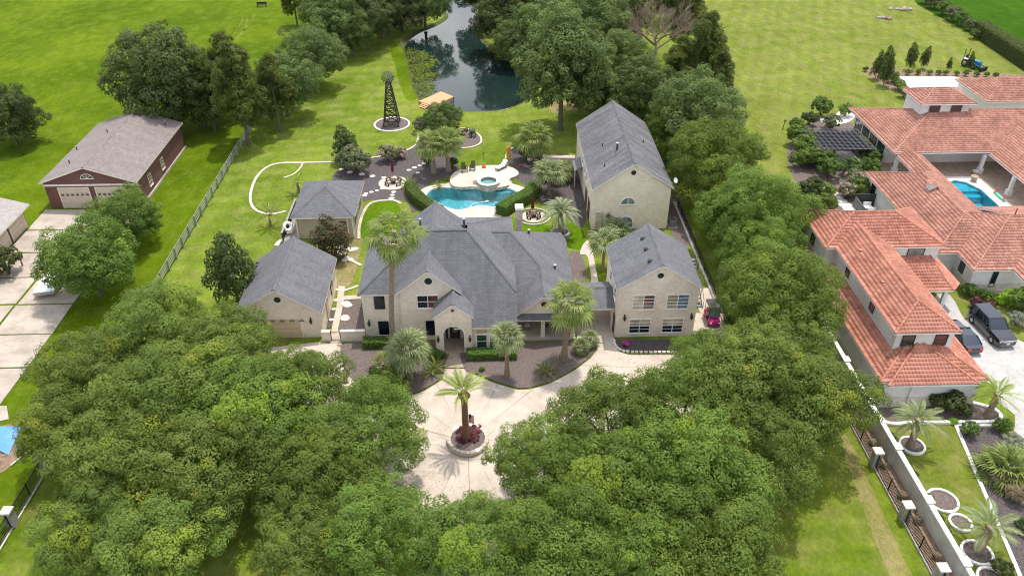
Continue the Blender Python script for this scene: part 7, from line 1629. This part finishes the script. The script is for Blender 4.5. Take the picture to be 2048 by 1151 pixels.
shrubs('shrub_purple', [(PLC and 925, 868, .55, 'purple ground cover in the planter, back left tuft'), (952, 866, .6, 'purple ground cover in the planter, back right tuft'), (925, 884, .6, 'purple ground cover in the planter, front left tuft'), (948, 884, .6, 'purple ground cover in the planter, front right tuft'), (938, 876, .7, 'purple ground cover in the planter, middle tuft')], 'ground_cover', 'ground cover', zs=.75)
shrubs('shrub_bright', [(922, 860, .35, 'small bright green plant in the round planter'), (1088, 362, .9, 'bright green shrub by the guest house bed palms'), (1128, 345, 1.1, 'lime green shrub at the guest house walk'), (964, 742, .3, 'tiny rust green plant before the right box hedge')])
plant('magnolia', G(694, 322), .85, 'dark upright tree behind the bed edging, the taller of the pair', 'tree', 'ornamental_tree')
# villa garden
rr = random.Random(31); ORD = ['first', 'second', 'third', 'fourth', 'fifth', 'sixth', 'seventh', 'eighth', 'ninth', 'tenth', 'eleventh', 'twelfth']
vs_l = [('shrub_bright', 1595, 290, 1.6), ('shrub_bright', 1612, 315, 1.7), ('shrub_bright', 1632, 335, 1.6), ('shrub_bright', 1600, 335, 1.3), ('shrub', 1655, 355, 1.5), ('shrub_bright', 1640, 300, 1.2), ('shrub', 1590, 262, 1.0), ('shrub_dark', 1616, 400, 1.5), ('shrub_bright', 1640, 400, 1.3), ('shrub_bright', 1650, 418, 1.1), ('shrub', 1700, 350, 1.2), ('shrub_rose', 1705, 378, 1.3), ('shrub_bright', 1720, 390, 1.2), ('shrub', 1735, 330, 1.3), ('shrub_bright', 1720, 305, 1.2), ('shrub', 1640, 232, 1.5), ('shrub_olive', 1660, 258, 1.2), ('shrub_dark', 1616, 250, 1.1), ('shrub_bright', 1690, 232, 1.0), ('shrub', 1735, 350, 1.2), ('shrub_rose', 1690, 395, 1.0)]
vl = ['{} shrub number'] ; 
desc = {'shrub_bright': 'bright green', 'shrub': 'mid green', 'shrub_dark': 'dark greyish', 'shrub_rose': 'white flowering', 'shrub_olive': 'olive'}
where = ['at the outer left edge of the pergola garden', 'left of the pergola front post', 'below the pergola front post', 'on the lawn edge below the pergola', 'between pergola floor and slab path', 'under the pergola left side', 'beside the pergola back left post', 'on the lawn side of the slab path', 'left of the slab path middle', 'at the near end of the slab path', 'right of the slab path start', 'right of the slab path middle', 'beside the two white chairs', 'right of the pergola floor', 'under the pergola right side', 'alone at the top of the pergola garden', 'before the white terrace', 'behind the pergola back left post', 'between terrace and villa corner', 'before the gallery column', 'at the right of the near slabs']
for (k_, u, v, s_), wh in zip(vs_l, where): plant(k_, G(u, v), s_ * 1.25, f'{desc[k_]} shrub {wh}', 'shrub', 'shrub', 'shrubs of the pergola garden', top='foliage', stem='stem')
hl = [('shrub_dark', 1790, 880), ('shrub_bright', 1812, 905), ('shrub_bright', 1835, 930), ('shrub', 1845, 955), ('shrub_bright', 1872, 1000), ('shrub', 1890, 1040), ('shrub_bright', 1905, 1062), ('shrub', 1775, 830), ('shrub', 1762, 812)]
wh2 = ['beside the first white ring', 'right below the first white ring', 'along the boundary wall above the second ring', 'just above the second white ring', 'left of the second white ring', 'left of the third white ring', 'between third and fourth ring', 'at the boundary wall below the stone base', 'in the wall corner of the planting bed']
for (k_, u, v), wh in zip(hl, wh2): x, y = G(u, v); plant(k_, (min(max(x, 32.6), 32.9), y), .5, f'{desc[k_]} garden shrub {wh}', 'shrub', 'shrub', top='foliage', stem='stem')
shrubs('shrub_dark', [(1895, 820, 1.3, 'large dark bush against the villa front wall'), (1922, 830, .8, 'dark bush beside the villa bed palm'), (1870, 815, 1.0, 'dark bush left of the large dark bush')]); shrubs('shrub_lime', [(1905, 846, .35, 'lime tuft at the front of the villa planting bed'), (2013, 610, 1.1, 'bright lime round shrub behind the black vehicle')])
shrubs('shrub', [(1935, 868, .8, 'round shrub at the head of the dark mulch strip'), (2000, 862, .8, 'round shrub at the drive end of the dark mulch strip'), (1935, 590, .9, 'green shrub under the villa porch roof'), (1965, 600, .8, 'shrub before the stained villa wall')])
shrubs('shrub_silver', [(2020, 900, 1.0, 'silver green shrub in the dark mulch strip'), (2030, 650, 1.1, 'silvery shrub right of the black vehicle')]); shrubs('shrub_tan', [(2000, 970, .8, 'dry tan grass below the bushy fan palm'), (2030, 1000, .9, 'dry tan clump at the right picture edge')]); shrubs('shrub_dark', [(2000, 1150, .8, 'dark spiky shrub at the bottom right corner'), (2040, 1060, .7, 'dark shrub low on the right picture edge')])
shrubs('shrub_bright', [(2045, 620, 1.7, 'leafy tree-like shrub cut by the right edge by the drive'), (1985, 606, .5, 'small green plant by the stained villa wall')]); shrubs('shrub_purple', [(1950, 612, .7, 'reddish ground cover in the villa porch bed'), (1975, 618, .6, 'reddish ground cover behind the black vehicle')])
for k in range(10):
    y = 30 + k * 2.6 + rr.uniform(-.5, .5)
    plant('shrub_tan' if k % 3 else 'shrub_bronze' if False else 'shrub_tan', (31.3 + rr.uniform(-.2, .2), y), rr.uniform(.3, .5), 'dry brown tuft between iron fence and boundary wall, ' + ORD[k] + ' from the bottom', 'shrub', 'dry_shrub', 'dry tufts in the fence strip', top='foliage', stem='stem')
# field edge: hedge row, cypresses, small row
for k, (u, v, s_) in enumerate(((1850, 8, 2.0), (1868, 18, 2.1), (1884, 30, 2.0), (1902, 42, 2.2), (1920, 52, 2.0), (1940, 62, 1.7), (1948, 78, 1.3))):
    plant('shrub_olive' if k % 2 else 'shrub', G(u, v), s_ * .9, f'mixed shrub of the far field border, {ORD[k]} from the top picture edge', 'shrub', 'shrub', 'field border shrubs', top='foliage', stem='stem')
hedge('tall dark hedge running past the tractor along the right field', smooth(PX([(1960, 70), (1985, 88), (2015, 108), (2060, 138), (2120, 178)]), 4, False), 3.0, 2.6, 12, 'leaf_dark', .3)
cyp = [(1750, 158, 1.2, 'dark upright cypress at the corner of the field bed'), (1768, 152, 1.3, 'second dark cypress of the corner group'), (1766, 172, 1.4, 'dark cypress at the front of the corner group'), (1817, 140, 1.2, 'lone cypress above the white terrace'), (1845, 138, 1.0, 'slender cypress right of the lone cypress'), (1936, 140, .8, 'small cypress beside the tractor'), (1895, 142, .6, 'tiny cypress between terrace and tractor')]
for u, v, s_, lb in cyp: plant('magnolia', G(u, v), s_ * .36, lb, 'tree', 'cypress_tree', zs=1.9)
for k, (u, v) in enumerate(((1785, 165), (1795, 180), (1806, 195), (1815, 150), (1835, 150), (1858, 150), (1876, 150), (1890, 151), (1912, 152), (1930, 152), (1952, 153), (1972, 154), (1990, 155), (1730, 143))):
    plant('shrub_bright' if k < 3 else 'shrub', G(u, v), 1.2 if k < 3 else .55, ('green shrub below the corner cypresses, ' + ('upper', 'middle', 'lower')[k] + ' one of three') if k < 3 else f'small round shrub behind the white terrace, {ORD[k - 3]} of the row from the left', 'shrub', 'shrub', 'corner group shrubs' if k < 3 else 'row of small field bed shrubs', top='foliage', stem='stem')
def rubble(label, u, v, n_, sp_):
    t = thing('rubble_heap', label, 'rubble', G3(u, v)); q = random.Random(u)
    for k in range(n_):
        m = MB(); r_ = q.uniform(.25, .55); m.lathe([(0, 0), (r_, .05), (r_ * .9, r_ * .6), (r_ * .4, r_ * .95), (0, r_)], 7, smooth_=False); o = m.build('rock', 'grey_stone' if q.random() < .6 else 'soil', t, local=True); o.location = (q.uniform(-sp_, sp_), q.uniform(-.8, .8), 0); o.rotation_euler = (0, 0, q.uniform(0, 6))
rubble('brown rubble heap on the right field', 1768, 38, 9, 1.6); rubble('grey rubble heap at the top of the right field', 1800, 20, 12, 2.2)
for u, v, lb in ((1565, 258, 'small dark stake with leaves on the right field'), (1588, 256, 'tiny stake on the right field')):
    t = thing('young_stake', lb, 'sapling', G3(u, v)); m = MB(); m.tube([(0, 0, 0), (.1, 0, .7), (.2, .1, 1.2)], .06, 5); m.build('stem', 'wood_dark', t, local=True); link('foliage', CROWN['shrub_dark'][0][0], t, (.2, .1, 1.0), sc=.25)
# prickly pear
pc = thing('prickly_pear', 'grey green prickly pear clump in the edged island bed', 'cactus', G3(928, 272)); q = random.Random(4)
for k in range(46):
    m = MB(); r_ = q.uniform(.22, .34); nn = 8; m.lathe([(0, -.03), (r_, -.03), (r_, .03), (0, .03)], nn); o = m.build('pad', 'cactus', pc, local=True); o.scale = (.75, 1.1, 1); o.rotation_euler = (1.2 + q.uniform(-.5, .5), q.uniform(-.5, .5), q.uniform(0, 3.1)); o.location = (q.uniform(-2.0, 1.7), q.uniform(-.7, .7), .25 + q.uniform(0, .9))
# water plants along the left pond shore
def weeds(name, label, pts, n_, mat, z, L, W):
    rng = np.random.default_rng(5); C = []
    for (u, v, r_) in pts:
        x, y = G(u, v); k = int(n_ * r_); C.append(np.stack([x + rng.normal(0, r_, k), y + rng.normal(0, r_ * 1.3, k), z + rng.uniform(0, .25, k)], 1))
    C = np.concatenate(C); n = len(C); me = leaf_mesh(name, C, np.array([0, 0, 1.0]) + rng.normal(0, .5, (n, 3)), L * rng.uniform(.6, 1.3, n), W * rng.uniform(.6, 1.3, n), np.clip(rng.normal(.5, .25, (n, 2)), 0, 1), mat, None, rng); link(name, me, None, label=label, cat='water plants', kind='stuff')
weeds('reeds', 'yellow green reeds along the left pond shore', [(818, 102, 1.0), (824, 118, 1.1), (828, 135, 1.2), (834, 152, 1.2), (838, 168, 1.2), (844, 182, 1.2), (852, 195, 1.0), (845, 130, .9), (848, 112, .8), (852, 150, .8), (856, 170, .7)], 230, 'leaf_oak', -.3, .5, .14)
weeds('lily_pads', 'scattered lily pads off the left pond shore', [(846, 105, .6), (858, 128, .5), (862, 148, .5), (868, 120, .4), (985, 96, .8), (1004, 112, .7)], 120, 'leaf_oak_green', -.32, .4, .35)

# fallen leaves along the tree edges of the drive and on the beds
rng = np.random.default_rng(11); C = []
for u, v, r_, k in ((700, 800, 1.6, 260), (760, 870, 2.2, 300), (830, 960, 2.0, 260), (880, 1010, 1.6, 160), (1010, 1000, 1.8, 220), (1030, 900, 1.6, 220), (1130, 800, 2.2, 260), (1230, 750, 2.2, 260), (1330, 725, 2.0, 220), (640, 720, 1.6, 160), (1420, 680, 1.3, 260), (100, 600, 3.0, 260), (60, 680, 3.0, 200), (740, 740, 2.0, 160), (1080, 730, 2.2, 140), (1950, 740, 2.5, 120)):
    x, y = G(u, v); C.append(np.stack([x + rng.normal(0, r_, k), y + rng.normal(0, r_, k), np.full(k, .108)], 1))
C = np.concatenate(C); n = len(C); link('fallen_leaves', leaf_mesh('fallen_leaves', C, np.array([0, 0, 1.0]) + rng.normal(0, .2, (n, 3)), .10 * rng.uniform(.6, 1.4, n), .06 * rng.uniform(.6, 1.4, n), np.clip(rng.normal(.5, .3, (n, 2)), 0, 1), 'leaf_tan', None, rng), None, label='dry brown leaves scattered along the edges of the drive', cat='leaves', kind='stuff')
